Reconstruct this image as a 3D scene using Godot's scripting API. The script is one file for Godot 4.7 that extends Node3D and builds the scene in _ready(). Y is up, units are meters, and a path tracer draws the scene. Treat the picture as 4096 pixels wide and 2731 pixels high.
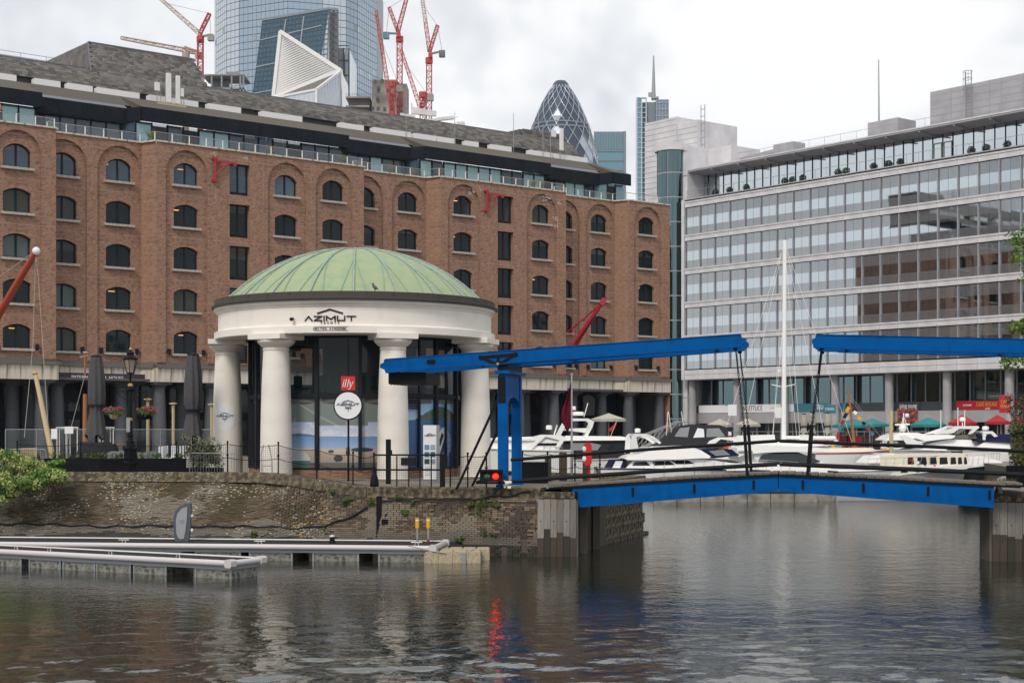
extends Node3D
# A dock basin: rotunda, blue bascule bridge, brick warehouse, glass offices, moored boats, city towers.
# World: x to the right, y up, water at y = 0, the photograph looks along -z from 4.7 m above the water.
const F := 6171.0
const EYE := 4.7
const HOR := 1722.0
var M := {}
var rng := RandomNumberGenerator.new()
var used := {}
var sysfont: SystemFont
var serif: SystemFont

class MB:
	var v := PackedVector3Array()
	var n := PackedVector3Array()
	var c := PackedColorArray()
	var uv := PackedVector2Array()
	var col := Color.WHITE
	var t := Transform3D.IDENTITY
	func tri(a: Vector3, b: Vector3, d: Vector3) -> void:
		a = t * a
		b = t * b
		d = t * d
		var nn := (b - a).cross(d - a).normalized()
		v.append(a); v.append(d); v.append(b)
		n.append(nn); n.append(nn); n.append(nn)
		c.append(col); c.append(col); c.append(col)
	func quad(a: Vector3, b: Vector3, d: Vector3, e: Vector3) -> void:
		tri(a, b, d)
		tri(a, d, e)
	func tris(a: Vector3, b: Vector3, d: Vector3, na: Vector3, nb: Vector3, nd: Vector3) -> void:
		v.append(t * a); v.append(t * d); v.append(t * b)
		n.append((t.basis * na).normalized()); n.append((t.basis * nd).normalized()); n.append((t.basis * nb).normalized())
		c.append(col); c.append(col); c.append(col)
	func box(p: Vector3, s: Vector3, b := Basis.IDENTITY) -> void:
		var x := b.x * s.x * 0.5
		var y := b.y * s.y * 0.5
		var z := b.z * s.z * 0.5
		quad(p - x - y + z, p + x - y + z, p + x + y + z, p - x + y + z)
		quad(p + x - y - z, p - x - y - z, p - x + y - z, p + x + y - z)
		quad(p + x - y + z, p + x - y - z, p + x + y - z, p + x + y + z)
		quad(p - x - y - z, p - x - y + z, p - x + y + z, p - x + y - z)
		quad(p - x + y + z, p + x + y + z, p + x + y - z, p - x + y - z)
		quad(p - x - y - z, p + x - y - z, p + x - y + z, p - x - y + z)
	func ext(x0: float, x1: float, y0: float, y1: float, z0: float, z1: float) -> void:
		box(Vector3(x0 + x1, y0 + y1, z0 + z1) * 0.5, Vector3(x1 - x0, y1 - y0, z1 - z0))
	# a box with its long edges chamfered by k
	func cbox(p: Vector3, s: Vector3, k: float, b := Basis.IDENTITY) -> void:
		var o := PackedVector2Array()
		var w := s.x * 0.5
		var h := s.y * 0.5
		for q in [[w - k, -h], [w, -h + k], [w, h - k], [w - k, h], [-w + k, h], [-w, h - k], [-w, -h + k], [-w + k, -h]]:
			o.append(Vector2(q[0], q[1]))
		var keep := t
		t = t * Transform3D(b, p)
		prism(o, -s.z * 0.5, s.z * 0.5)
		t = keep
	func bar(p: Vector3, q: Vector3, w: float, h: float, up := Vector3.UP) -> void:
		var z := (q - p)
		var l := z.length()
		if l < 0.00001:
			return
		z /= l
		if absf(z.dot(up)) > 0.98:
			up = Vector3.RIGHT
		var x := up.cross(z).normalized()
		box((p + q) * 0.5, Vector3(w, h, l), Basis(x, z.cross(x), z))
	func tube(pts: Array, r, k := 8, caps := true) -> void:
		var rows := []
		var side := Vector3.ZERO
		for i in pts.size():
			var d: Vector3 = (pts[mini(i + 1, pts.size() - 1)] - pts[maxi(i - 1, 0)]).normalized()
			if i == 0:
				side = d.cross(Vector3.UP if absf(d.y) < 0.9 else Vector3.RIGHT).normalized()
			else:
				side = (side - d * side.dot(d)).normalized()
			var o := d.cross(side)
			var rad: float = r[i] if r is Array else r
			var ring := PackedVector3Array()
			for j in k:
				var a := TAU * j / k
				ring.append(pts[i] + (side * cos(a) + o * sin(a)) * rad)
			rows.append(ring)
		loft(rows, true)
		if caps:
			fan(rows[0], true)
			fan(rows[rows.size() - 1], false)
	func fan(ring: PackedVector3Array, flip: bool) -> void:
		for j in range(1, ring.size() - 1):
			if flip:
				tri(ring[0], ring[j + 1], ring[j])
			else:
				tri(ring[0], ring[j], ring[j + 1])
	# rows of points, smooth; the surface faces (along the ring) x (along the rows)
	func loft(rows: Array, closed := false, flip := false) -> void:
		var h := rows.size()
		var w: int = rows[0].size()
		var nor := []
		for i in h:
			var line := PackedVector3Array()
			for j in w:
				var jn := (j + 1) % w if closed else mini(j + 1, w - 1)
				var jp := (j - 1 + w) % w if closed else maxi(j - 1, 0)
				var du: Vector3 = rows[i][jn] - rows[i][jp]
				var dv: Vector3 = rows[mini(i + 1, h - 1)][j] - rows[maxi(i - 1, 0)][j]
				var q := du.cross(dv)
				if q.length_squared() < 1e-14:
					var ii := i + 1 if i == 0 else i - 1
					var du2: Vector3 = rows[ii][jn] - rows[ii][jp]
					q = du2.cross(dv)
				line.append(-q.normalized() if flip else q.normalized())
			nor.append(line)
		for i in h - 1:
			for j in (w if closed else w - 1):
				var jn := (j + 1) % w
				var a: Vector3 = rows[i][j]
				var b: Vector3 = rows[i][jn]
				var d: Vector3 = rows[i + 1][jn]
				var e: Vector3 = rows[i + 1][j]
				if flip:
					tris(a, d, b, nor[i][j], nor[i + 1][jn], nor[i][jn])
					tris(a, e, d, nor[i][j], nor[i + 1][j], nor[i + 1][jn])
				else:
					tris(a, b, d, nor[i][j], nor[i][jn], nor[i + 1][jn])
					tris(a, d, e, nor[i][j], nor[i + 1][jn], nor[i + 1][j])
	# profile of (radius, y) from the bottom up, turned about y at p; crisp between profile points unless smooth
	func lathe(prof: Array, k: int, p := Vector3.ZERO, smooth := false, a0 := 0.0, a1 := TAU) -> void:
		var rows := []
		for q in prof:
			var ring := PackedVector3Array()
			for j in k + 1:
				var a := a0 + (a1 - a0) * j / k
				ring.append(p + Vector3(sin(a) * q[0], q[1], cos(a) * q[0]))
			rows.append(ring)
		if smooth:
			loft(rows)
		else:
			for i in rows.size() - 1:
				loft([rows[i], rows[i + 1]])
	func prism(o: PackedVector2Array, z0: float, z1: float) -> void:
		if Geometry2D.is_polygon_clockwise(o):
			o = o.duplicate()
			o.reverse()
		var idx := Geometry2D.triangulate_polygon(o)
		for i in range(0, idx.size(), 3):
			var a := o[idx[i]]
			var b := o[idx[i + 1]]
			var d := o[idx[i + 2]]
			if (b - a).cross(d - a) < 0:
				var w := b
				b = d
				d = w
			tri(Vector3(a.x, a.y, z1), Vector3(b.x, b.y, z1), Vector3(d.x, d.y, z1))
			tri(Vector3(a.x, a.y, z0), Vector3(d.x, d.y, z0), Vector3(b.x, b.y, z0))
		for i in o.size():
			var a := o[i]
			var b := o[(i + 1) % o.size()]
			quad(Vector3(a.x, a.y, z0), Vector3(b.x, b.y, z0), Vector3(b.x, b.y, z1), Vector3(a.x, a.y, z1))
	# like prism, but the half width runs from w0 at the polygon's bottom to w1 at its top (a cabin with leaning sides)
	func hull2(o: PackedVector2Array, w0: float, w1: float) -> void:
		if Geometry2D.is_polygon_clockwise(o):
			o = o.duplicate()
			o.reverse()
		var lo := 1e9
		var hi := -1e9
		for q in o:
			lo = minf(lo, q.y)
			hi = maxf(hi, q.y)
		var wid := func(y: float) -> float: return lerpf(w0, w1, (y - lo) / maxf(hi - lo, 0.001))
		var idx := Geometry2D.triangulate_polygon(o)
		for i in range(0, idx.size(), 3):
			var a := o[idx[i]]
			var b := o[idx[i + 1]]
			var d := o[idx[i + 2]]
			if (b - a).cross(d - a) < 0:
				var w := b
				b = d
				d = w
			tri(Vector3(a.x, a.y, wid.call(a.y)), Vector3(b.x, b.y, wid.call(b.y)), Vector3(d.x, d.y, wid.call(d.y)))
			tri(Vector3(a.x, a.y, -wid.call(a.y)), Vector3(d.x, d.y, -wid.call(d.y)), Vector3(b.x, b.y, -wid.call(b.y)))
		for i in o.size():
			var a := o[i]
			var b := o[(i + 1) % o.size()]
			quad(Vector3(a.x, a.y, -wid.call(a.y)), Vector3(b.x, b.y, -wid.call(b.y)), Vector3(b.x, b.y, wid.call(b.y)), Vector3(a.x, a.y, wid.call(a.y)))
	func ball(p: Vector3, r: Vector3, k := 10, h := 6) -> void:
		var rows := []
		for i in h + 1:
			var b := PI * (float(i) / h - 0.5)
			var ring := PackedVector3Array()
			for j in k + 1:
				var a := TAU * j / k
				ring.append(p + Vector3(sin(a) * cos(b) * r.x, sin(b) * r.y, cos(a) * cos(b) * r.z))
			rows.append(ring)
		loft(rows)
	func mesh() -> ArrayMesh:
		var m := ArrayMesh.new()
		var a := []
		a.resize(Mesh.ARRAY_MAX)
		a[Mesh.ARRAY_VERTEX] = v
		a[Mesh.ARRAY_NORMAL] = n
		a[Mesh.ARRAY_COLOR] = c
		if uv.size() == v.size():
			a[Mesh.ARRAY_TEX_UV] = uv
		m.add_surface_from_arrays(Mesh.PRIMITIVE_TRIANGLES, a)
		return m

func P(u: float, v: float, d: float) -> Vector3:
	return Vector3((u - 2048.0) / F * d, EYE + (HOR - v) / F * d, -d)

func num(called: String) -> String:
	used[called] = used.get(called, -1) + 1
	return called if used[called] == 0 else "%s_%03d" % [called, used[called]]

func mi(called: String, b, m: Material, parent: Node3D, at := Vector3.ZERO) -> MeshInstance3D:
	var o := MeshInstance3D.new()
	o.name = called
	o.mesh = b.mesh() if b is MB else b
	o.material_override = m
	o.position = at
	parent.add_child(o, true)
	return o

func tag(o: Node3D, label: String, category: String, group := "", kind := "") -> Node3D:
	if label: o.set_meta("label", label)
	if category: o.set_meta("category", category)
	if group: o.set_meta("group", group)
	if kind: o.set_meta("kind", kind)
	return o

func thing(called: String, label: String, category: String, at := Vector3.ZERO, turn := 0.0, group := "") -> Node3D:
	var o := Node3D.new()
	o.name = num(called)
	add_child(o)
	o.position = at
	o.rotation.y = turn
	tag(o, label, category, group)
	return o

# a thing that is one mesh
func one(called: String, b, m: Material, label: String, category: String, at := Vector3.ZERO, group := "") -> MeshInstance3D:
	var o := mi(num(called), b, m, self, at)
	tag(o, label, category, group)
	return o

func struct(called: String, b, m: Material) -> MeshInstance3D:
	var o := mi(num(called), b, m, self)
	o.set_meta("kind", "structure")
	return o

func stuffpart(o: Node3D) -> Node3D:
	o.set_meta("kind", "stuff")
	return o

func nt(freq: float, stops: Array, size := 512, sd := 1, oct := 4, kind := FastNoiseLite.TYPE_SIMPLEX_SMOOTH, tall := 0) -> NoiseTexture2D:
	var t := NoiseTexture2D.new()
	var f := FastNoiseLite.new()
	f.noise_type = kind
	f.seed = sd
	f.frequency = freq
	f.fractal_octaves = oct
	t.noise = f
	t.width = size
	t.height = tall if tall else size
	t.seamless = true
	t.generate_mipmaps = false
	var g := Gradient.new()
	var off := PackedFloat32Array()
	var cs := PackedColorArray()
	for s in stops:
		off.append(s[0])
		cs.append(s[1] if s[1] is Color else Color(s[1], s[1], s[1]))
	g.offsets = off
	g.colors = cs
	t.color_ramp = g
	return t

func mat(called: String, c: Color, rough := 0.7, metal := 0.0, tex: Texture2D = null, scale := 1.0) -> StandardMaterial3D:
	var m := StandardMaterial3D.new()
	m.resource_name = called
	m.albedo_color = c.linear_to_srgb()
	m.roughness = rough
	m.metallic = metal
	if tex:
		m.albedo_texture = tex
		m.uv1_triplanar = true
		m.uv1_scale = Vector3.ONE * scale
	M[called] = m
	return m

func bump(m: StandardMaterial3D, tex: Texture2D, cm: float) -> void:
	m.heightmap_enabled = true
	m.heightmap_texture = tex
	m.heightmap_scale = cm

func glassm(called: String, c: Color, alpha: float, rough := 0.03, spec := 0.6) -> StandardMaterial3D:
	var m := mat(called, c, rough)
	m.transparency = BaseMaterial3D.TRANSPARENCY_ALPHA
	m.albedo_color.a = alpha
	m.metallic_specular = spec
	return m

# lettering as a solid text of the given cap height, centred at `at`
func letters(called: String, s: String, height: float, width: float, parent: Node3D, at: Vector3, m: Material, b := Basis.IDENTITY, depth := 0.02, bold := false, face: SystemFont = null) -> MeshInstance3D:
	var t := TextMesh.new()
	t.text = s
	var f := face if face else sysfont
	t.font = f
	t.font_size = 32
	t.pixel_size = 0.01
	t.depth = 0.02
	t.curve_step = 1.5
	var box := t.get_aabb()
	var o := MeshInstance3D.new()
	o.name = called
	o.mesh = t
	o.material_override = m
	var ky := height / maxf(box.size.y, 0.01)
	var kx := width / maxf(box.size.x, 0.01) if width > 0.0 else ky
	o.transform = Transform3D(b * Basis.from_scale(Vector3(kx, ky, depth / 0.02)), at)
	parent.add_child(o, true)
	return o

const GLYPHS := {
	"A": [[[0, 0], [0.5, 1], [1.0, 0]]],
	"Z": [[[0, 1], [1.05, 1], [0, 0], [1.05, 0]]],
	"I": [[[0, 0], [0, 1]]],
	"M": [[[0, 0], [0, 1], [0.6, 0.3], [1.2, 1], [1.2, 0]]],
	"U": [[[0, 1], [0, 0], [1.0, 0], [1.0, 1]]],
	"T": [[[0, 1], [1.15, 1]], [[0.575, 1], [0.575, 0]]],
}
# the wide capitals under a shallow roof mark, w wide, centred on x = 0 with the letters' foot at y = 0; radius bends it round y
func wordmark(b: MB, w: float, thick: float, radius := 0.0, cafe := false) -> void:
	var adv := {"A": 1.35, "Z": 1.4, "I": 0.36, "M": 1.55, "U": 1.35, "T": 1.15}
	var total := 0.0
	for ch in "AZIMUT":
		total += adv[ch]
	var k := w / total
	var x := -w / 2
	var put := func(p: Vector2, q: Vector2, th: float) -> void:
		var steps := maxi(1, int(p.distance_to(q) / 0.25)) if radius > 0.0 else 1
		for i in steps:
			var a := p.lerp(q, float(i) / steps)
			var d := p.lerp(q, float(i + 1) / steps)
			var aa := Vector3(a.x, a.y, 0)
			var dd := Vector3(d.x, d.y, 0)
			if radius > 0.0:
				aa = Vector3(sin(a.x / radius) * radius, a.y, cos(a.x / radius) * radius)
				dd = Vector3(sin(d.x / radius) * radius, d.y, cos(d.x / radius) * radius)
			var out := Vector3(aa.x, 0, aa.z).normalized() if radius > 0.0 else Vector3.BACK
			var e := (dd - aa).normalized() * th * 0.5
			b.bar(aa - e, dd + e, 0.03, th, out.cross(dd - aa).normalized())
	for ch in "AZIMUT":
		for line in GLYPHS[ch]:
			for i in line.size() - 1:
				put.call(Vector2(x + line[i][0] * k, line[i][1] * k * 0.58), Vector2(x + line[i + 1][0] * k, line[i + 1][1] * k * 0.58), thick)
		x += adv[ch] * k
	put.call(Vector2(-w * 0.24, k * 1.02), Vector2(0, k * 1.55), thick * 1.25)
	put.call(Vector2(0, k * 1.55), Vector2(w * 0.24, k * 1.02), thick * 1.25)
	if cafe:
		for line in [[[-0.18, -0.5], [-0.32, -0.35], [-0.46, -0.6], [-0.34, -0.9], [-0.12, -0.8]], [[0.12, -0.5], [-0.06, -0.45], [-0.1, -0.8], [0.08, -0.78], [0.14, -0.5], [0.18, -0.85], [0.32, -0.6]], [[0.62, -0.05], [0.5, 0.0], [0.36, -0.9], [0.2, -1.5]], [[0.25, -0.62], [0.62, -0.6]], [[0.66, -0.68], [0.9, -0.6], [0.8, -0.42], [0.66, -0.6], [0.74, -0.88], [1.0, -0.82]], [[0.88, -0.28], [1.0, -0.16]]]:
			for i in line.size() - 1:
				put.call(Vector2(line[i][0] - 0.2, line[i][1]) * k * 1.35, Vector2(line[i + 1][0] - 0.2, line[i + 1][1]) * k * 1.35, thick * 0.55)
func _ready() -> void:
	rng.seed = 7
	sysfont = SystemFont.new()
	sysfont.font_names = PackedStringArray(["Droid Sans"])
	serif = SystemFont.new()
	serif.font_names = PackedStringArray(["Droid Serif"])
	# ---- camera, sky, sun, exposure
	var cam := Camera3D.new()
	cam.name = "camera"
	cam.projection = Camera3D.PROJECTION_FRUSTUM
	cam.near = 0.5
	cam.far = 6000.0
	cam.size = 2731.0 / F * cam.near
	cam.frustum_offset = Vector2(0, (HOR - 1365.5) / F * cam.near)
	cam.position = Vector3(0, EYE, 0)
	add_child(cam)
	cam.current = true
	var sun := DirectionalLight3D.new()
	sun.name = "sun"
	sun.light_energy = 0.5
	sun.light_color = Color(1.0, 0.965, 0.91)
	sun.light_angular_distance = 16.0
	sun.shadow_enabled = true
	sun.rotation_degrees = Vector3(-46, -24, 0)
	add_child(sun)
	var we := WorldEnvironment.new()
	we.name = "environment"
	var e := Environment.new()
	e.background_mode = Environment.BG_SKY
	e.sky = Sky.new()
	var pano := PanoramaSkyMaterial.new()
	pano.panorama = sky_picture()
	e.sky.sky_material = pano
	e.background_energy_multiplier = 1.0
	e.tonemap_mode = Environment.TONE_MAPPER_LINEAR
	e.tonemap_exposure = 1.3
	e.fog_enabled = true
	e.fog_density = 0.00006
	e.fog_light_color = Color(0.84, 0.9, 0.97)
	e.sdfgi_enabled = true
	e.ssao_enabled = true
	e.ssil_enabled = true
	we.environment = e
	add_child(we)
	materials()
	# ---- the setting, then the large structures, then the objects
	ground_and_water()
	quay_wall()
	rotunda()
	bridge()
	warehouse()
	offices()
	link_tower()
	city()
	boats()
	terrace()
	offices_quay()
	quayside()
	greenery()
	figures()

# A bright overcast sky: white cloud with soft grey-blue breaks, the same kind of cloud all round.
func sky_picture() -> ImageTexture:
	var w := 1024
	var h := 512
	var im := Image.create(w, h, false, Image.FORMAT_RGBF)
	var a := FastNoiseLite.new()
	a.seed = 21
	a.frequency = 1.5
	a.fractal_octaves = 6
	var b := FastNoiseLite.new()
	b.seed = 5
	b.frequency = 3.2
	b.fractal_octaves = 6
	b.domain_warp_enabled = true
	b.domain_warp_amplitude = 0.22
	b.domain_warp_frequency = 3.0
	# middles of the grey breaks that the view shows: (u, v, half width, half height, depth)
	var holes := [[2080, 260, 300, 170, 0.85], [2330, 110, 420, 110, 0.6], [3020, 400, 170, 130, 0.8], [3210, 290, 150, 100, 0.8], [3060, 590, 110, 80, 0.6], [1720, 60, 200, 110, 0.6], [3500, 110, 220, 80, 0.55], [2750, 60, 260, 70, 0.5]]
	var dirs := []
	for q in holes:
		dirs.append(Vector3((q[0] - 2048.0) / F, (HOR - q[1]) / F, -1).normalized())
	for j in h:
		var el := PI * (0.5 - (j + 0.5) / h)
		for i in w:
			var az := TAU * ((i + 0.5) / w) - PI
			# column order of a Godot panorama: the middle column looks along -z
			var d := Vector3(sin(az) * cos(el), sin(el), -cos(az) * cos(el))
			var s := Vector3(d.x, d.y * 1.8, d.z)
			var k := a.get_noise_3dv(s * 1.2) * 0.6 + b.get_noise_3dv(s * 1.5) * 0.7
			for m in holes.size():
				var q: Array = holes[m]
				var e: Vector3 = d - dirs[m]
				if e.length() < 0.3:
					var ex: float = e.x * F / q[2]
					var ey: float = e.y * F / q[3]
					k -= q[4] * exp(-(ex * ex + ey * ey))
			var white := smoothstep(-0.45, 0.2, k)
			var top := Color(0.80, 0.805, 0.812)
			var grey := Color(0.515, 0.545, 0.59)
			var c := grey.lerp(top, white)
			if d.y < 0.0:
				c = Color(0.25, 0.25, 0.24)
			im.set_pixel(i, j, c)
	return ImageTexture.create_from_image(im)

func materials() -> void:
	var fine := nt(0.02, [[0.0, 0.72], [0.5, 0.9], [1.0, 1.0]], 512, 3, 5)
	var patch := nt(0.008, [[0.0, 0.6], [0.45, 0.86], [1.0, 1.0]], 512, 8, 5)
	var grain := nt(0.06, [[0.0, 0.55], [0.5, 0.85], [1.0, 1.0]], 512, 12, 4)
	var streak := nt(0.02, [[0.0, 0.45], [0.25, 0.82], [0.42, 0.97], [1.0, 1.0]], 512, 31, 3)
	M.fine = fine
	var brick_tex := brick_picture()
	mat("brick", Color(0.35, 0.205, 0.142), 0.9, 0.0, brick_tex, 1.0 / 3.6)
	bump(M.brick, brick_tex, 0.2)
	mat("stone_band", Color(0.60, 0.54, 0.465), 0.85, 0.0, streak, 0.5)
	M.stone_band.uv1_scale = Vector3(0.22, 0.02, 0.22)
	mat("stone_dark", Color(0.2, 0.185, 0.165), 0.9, 0.0, grain, 0.4)
	mat("sill", Color(0.5, 0.46, 0.41), 0.8, 0.0, fine, 0.5)
	mat("cream", Color(0.80, 0.755, 0.695), 0.55, 0.0, nt(0.01, [[0.0, 0.93], [0.5, 0.98], [1.0, 1.0]], 256, 4), 0.3)
	bump(M.cream, fine, 0.15)
	mat("copper", Color(0.315, 0.365, 0.24), 0.85, 0.0, nt(0.012, [[0.0, Color(0.82, 0.93, 0.9)], [0.4, Color(0.94, 0.98, 0.95)], [0.7, Color(1, 1, 0.95)], [1.0, Color(1, 0.96, 0.84)]], 512, 17, 5), 0.2)
	mat("copper_rib", Color(0.34, 0.45, 0.40), 0.7, 0.0, fine, 0.6)
	mat("gutter", Color(0.075, 0.062, 0.055), 0.75, 0.0, grain, 0.5)
	mat("black", Color(0.013, 0.014, 0.017), 0.45)
	mat("black_soft", Color(0.016, 0.017, 0.02), 0.8, 0.0, fine, 0.8)
	mat("dark_frame", Color(0.022, 0.024, 0.03), 0.4)
	mat("blue", Color(0.0, 0.09, 0.33), 0.5, 0.0, nt(0.01, [[0.0, 0.86], [0.5, 0.97], [1.0, 1.0]], 256, 9), 0.4)
	bump(M.blue, fine, 0.1)
	mat("blue_worn", Color(0.01, 0.10, 0.30), 0.5, 0.0, fine, 0.6)
	mat("iron", Color(0.02, 0.021, 0.024), 0.5, 0.2, grain, 1.0)
	mat("plank", Color(1, 1, 1), 0.9, 0.0, nt(0.05, [[0.0, 0.55], [0.4, 0.85], [1.0, 1.0]], 512, 14, 4), 1.0)
	M.plank.uv1_scale = Vector3(1.6, 0.05, 1.6)
	M.plank.vertex_color_use_as_albedo = true
	mat("deck_plank", Color(0.22, 0.185, 0.15), 0.9, 0.0, grain, 0.7)
	mat("paving", Color(0.27, 0.235, 0.195), 0.9, 0.0, patch, 0.15)
	mat("coping", Color(0.23, 0.208, 0.175), 0.92, 0.0, nt(0.014, [[0.0, Color(0.3, 0.27, 0.24)], [0.42, Color(0.52, 0.47, 0.4)], [0.6, Color(0.78, 0.75, 0.66)], [1.0, Color(1, 1, 0.93)]], 512, 23, 5), 0.45)
	bump(M.coping, grain, 0.7)
	mat("mortar", Color(0.115, 0.095, 0.075), 0.95, 0.0, grain, 0.7)
	bump(M.mortar, grain, 1.5)
	mat("vcol", Color(1, 1, 1), 0.9, 0.0, nt(0.05, [[0.0, 0.45], [0.45, 0.85], [1.0, 1.0]], 512, 29, 5), 1.1)
	M.vcol.vertex_color_use_as_albedo = true
	bump(M.vcol, grain, 1.2)
	mat("vplain", Color(1, 1, 1), 0.75)
	M.vplain.vertex_color_use_as_albedo = true
	mat("slate", Color(0.16, 0.148, 0.14), 0.8, 0.0, patch, 0.2)
	mat("roof_moss", Color(0.13, 0.115, 0.09), 0.95, 0.0, grain, 0.4)
	mat("zinc_dark", Color(0.022, 0.026, 0.034), 0.55, 0.2, nt(0.01, [[0.0, 0.8], [1.0, 1.0]], 256, 6), 0.3)
	mat("zinc_pale", Color(0.2, 0.21, 0.25), 0.6, 0.2, fine, 0.4)
	mat("white_paint", Color(0.74, 0.74, 0.74), 0.5)
	mat("white_gel", Color(0.80, 0.80, 0.79), 0.22)
	M.white_gel.clearcoat_enabled = true
	M.white_gel.clearcoat = 0.4
	mat("cream_gel", Color(0.72, 0.66, 0.55), 0.3)
	mat("navy", Color(0.012, 0.016, 0.05), 0.75)
	mat("canvas_grey", Color(0.045, 0.045, 0.052), 0.9, 0.0, fine, 1.0)
	mat("parasol_grey", Color(0.085, 0.083, 0.088), 0.9, 0.0, fine, 0.8)
	mat("parasol_cream", Color(0.52, 0.49, 0.42), 0.9, 0.0, fine, 0.8)
	mat("teal", Color(0.02, 0.24, 0.25), 0.85, 0.0, fine, 0.8)
	mat("red_cloth", Color(0.42, 0.015, 0.03), 0.85, 0.0, fine, 0.8)
	mat("red_paint", Color(0.36, 0.015, 0.03), 0.5)
	mat("red_bright", Color(0.55, 0.016, 0.016), 0.4)
	mat("orange", Color(0.65, 0.09, 0.02), 0.55)
	mat("crane_red", Color(0.42, 0.05, 0.045), 0.6)
	mat("crane_pale", Color(0.42, 0.30, 0.26), 0.6)
	mat("concrete", Color(0.36, 0.345, 0.31), 0.9, 0.0, patch, 0.2)
	mat("concrete_far", Color(0.36, 0.345, 0.31), 0.9, 0.0, patch, 0.03)
	mat("float_grey", Color(0.29, 0.29, 0.28), 0.85, 0.0, nt(0.015, [[0.0, Color(0.35, 0.36, 0.33)], [0.4, Color(0.8, 0.8, 0.76)], [1.0, Color(1, 1, 1)]], 512, 41, 5), 0.6)
	mat("rub_rail", Color(0.52, 0.49, 0.50), 0.45)
	mat("deck_dark", Color(0.055, 0.052, 0.05), 0.9, 0.0, grain, 0.8)
	mat("tan_plastic", Color(0.48, 0.405, 0.28), 0.7, 0.0, fine, 0.8)
	mat("steel", Color(0.5, 0.5, 0.5), 0.35, 0.8)
	mat("steel_dull", Color(0.32, 0.33, 0.34), 0.5, 0.6)
	mat("panel_grey", Color(0.40, 0.395, 0.42), 0.45, 0.0, nt(0.01, [[0.0, 0.88], [1.0, 1.0]], 256, 51), 0.15)
	mat("panel_pale", Color(0.66, 0.65, 0.68), 0.45, 0.0, nt(0.01, [[0.0, 0.9], [1.0, 1.0]], 256, 52), 0.15)
	mat("mullion", Color(0.33, 0.33, 0.36), 0.4, 0.1)
	mat("louvre", Color(0.27, 0.27, 0.29), 0.5, 0.1)
	mat("column_grey", Color(0.095, 0.102, 0.12), 0.6, 0.0, fine, 0.5)
	mat("interior", Color(0.12, 0.115, 0.11), 0.9)
	mat("interior_dark", Color(0.085, 0.087, 0.095), 0.9)
	mat("blind_pale", Color(0.34, 0.44, 0.43), 0.8)
	mat("blind_tan", Color(0.16, 0.15, 0.11), 0.85)
	glassm("pane", Color(0.006, 0.02, 0.024), 0.5, 0.02, 0.36)
	glassm("pane_blue", Color(0.045, 0.085, 0.14), 0.7, 0.03, 0.5)
	glassm("clear", Color(0.35, 0.45, 0.45), 0.05, 0.02, 0.5)
	mat("mirror_glass", Color(0.51, 0.565, 0.60), 0.03, 1.0)
	mat("mirror_dark", Color(0.11, 0.165, 0.175), 0.03, 1.0)
	mat("pane_teal", Color(0.22, 0.36, 0.38), 0.08, 0.35)
	mat("tower_glass", Color(0.34, 0.42, 0.51), 0.15, 0.6)
	mat("tower_glass_pale", Color(0.49, 0.55, 0.61), 0.2, 0.5)
	mat("tower_dark", Color(0.075, 0.125, 0.18), 0.15, 0.5)
	mat("tower_frame", Color(0.20, 0.23, 0.27), 0.5, 0.1)
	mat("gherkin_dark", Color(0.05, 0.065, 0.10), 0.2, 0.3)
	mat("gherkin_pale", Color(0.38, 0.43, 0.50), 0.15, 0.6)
	mat("scalpel_white", Color(0.66, 0.65, 0.64), 0.5, 0.1)
	mat("teal_tower", Color(0.16, 0.30, 0.36), 0.2, 0.5)
	mat("mast_white", Color(0.82, 0.82, 0.82), 0.3)
	mat("rope", Color(0.34, 0.33, 0.30), 0.9)
	mat("wood_pole", Color(0.50, 0.39, 0.23), 0.7)
	mat("wood_mast", Color(0.30, 0.11, 0.045), 0.55)
	mat("wood_red", Color(0.38, 0.06, 0.03), 0.5)
	mat("gold", Color(0.55, 0.36, 0.10), 0.4, 0.6)
	mat("sign_white", Color(0.78, 0.79, 0.82), 0.5)
	mat("sign_plum", Color(0.035, 0.022, 0.028), 0.6)
	mat("sign_teal", Color(0.035, 0.16, 0.22), 0.6)
	mat("sign_slate", Color(0.035, 0.045, 0.055), 0.6)
	mat("sign_red", Color(0.38, 0.012, 0.022), 0.5)
	mat("sign_yellow", Color(0.62, 0.36, 0.05), 0.6)
	mat("yellow", Color(0.68, 0.36, 0.01), 0.5)
	mat("ink", Color(0.02, 0.022, 0.03), 0.5)
	mat("ink_grey", Color(0.17, 0.18, 0.21), 0.6)
	mat("leaf", Color(1, 1, 1), 0.6)
	M.leaf.vertex_color_use_as_albedo = true
	M.leaf.backlight_enabled = true
	M.leaf.backlight = Color(0.32, 0.36, 0.16)
	mat("bark", Color(0.11, 0.085, 0.06), 0.95, 0.0, grain, 0.8)
	mat("soil", Color(0.05, 0.038, 0.028), 0.95)
	mat("skin", Color(0.45, 0.25, 0.17), 0.6)
	mat("feather", Color(0.045, 0.05, 0.058), 0.7)
	for q in [["lamp_red", Color(1.0, 0.07, 0.03), 1.3], ["lamp_warm", Color(1.0, 0.72, 0.38), 2.0]]:
		var m := mat(q[0], q[1], 0.4)
		m.emission_enabled = true
		m.emission = q[1]
		m.emission_energy_multiplier = q[2]
	mat("boat_glass", Color(0.012, 0.02, 0.024), 0.06)
	for q in ["black", "black_soft", "iron", "ink", "dark_frame", "blue", "blue_worn", "navy", "canvas_grey", "zinc_dark", "deck_dark"]:
		M[q].metallic_specular = 0.16
	mat("lamp_green_off", Color(0.01, 0.10, 0.085), 0.15)
	glassm("lantern", Color(0.5, 0.42, 0.3), 0.5, 0.2)
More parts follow.
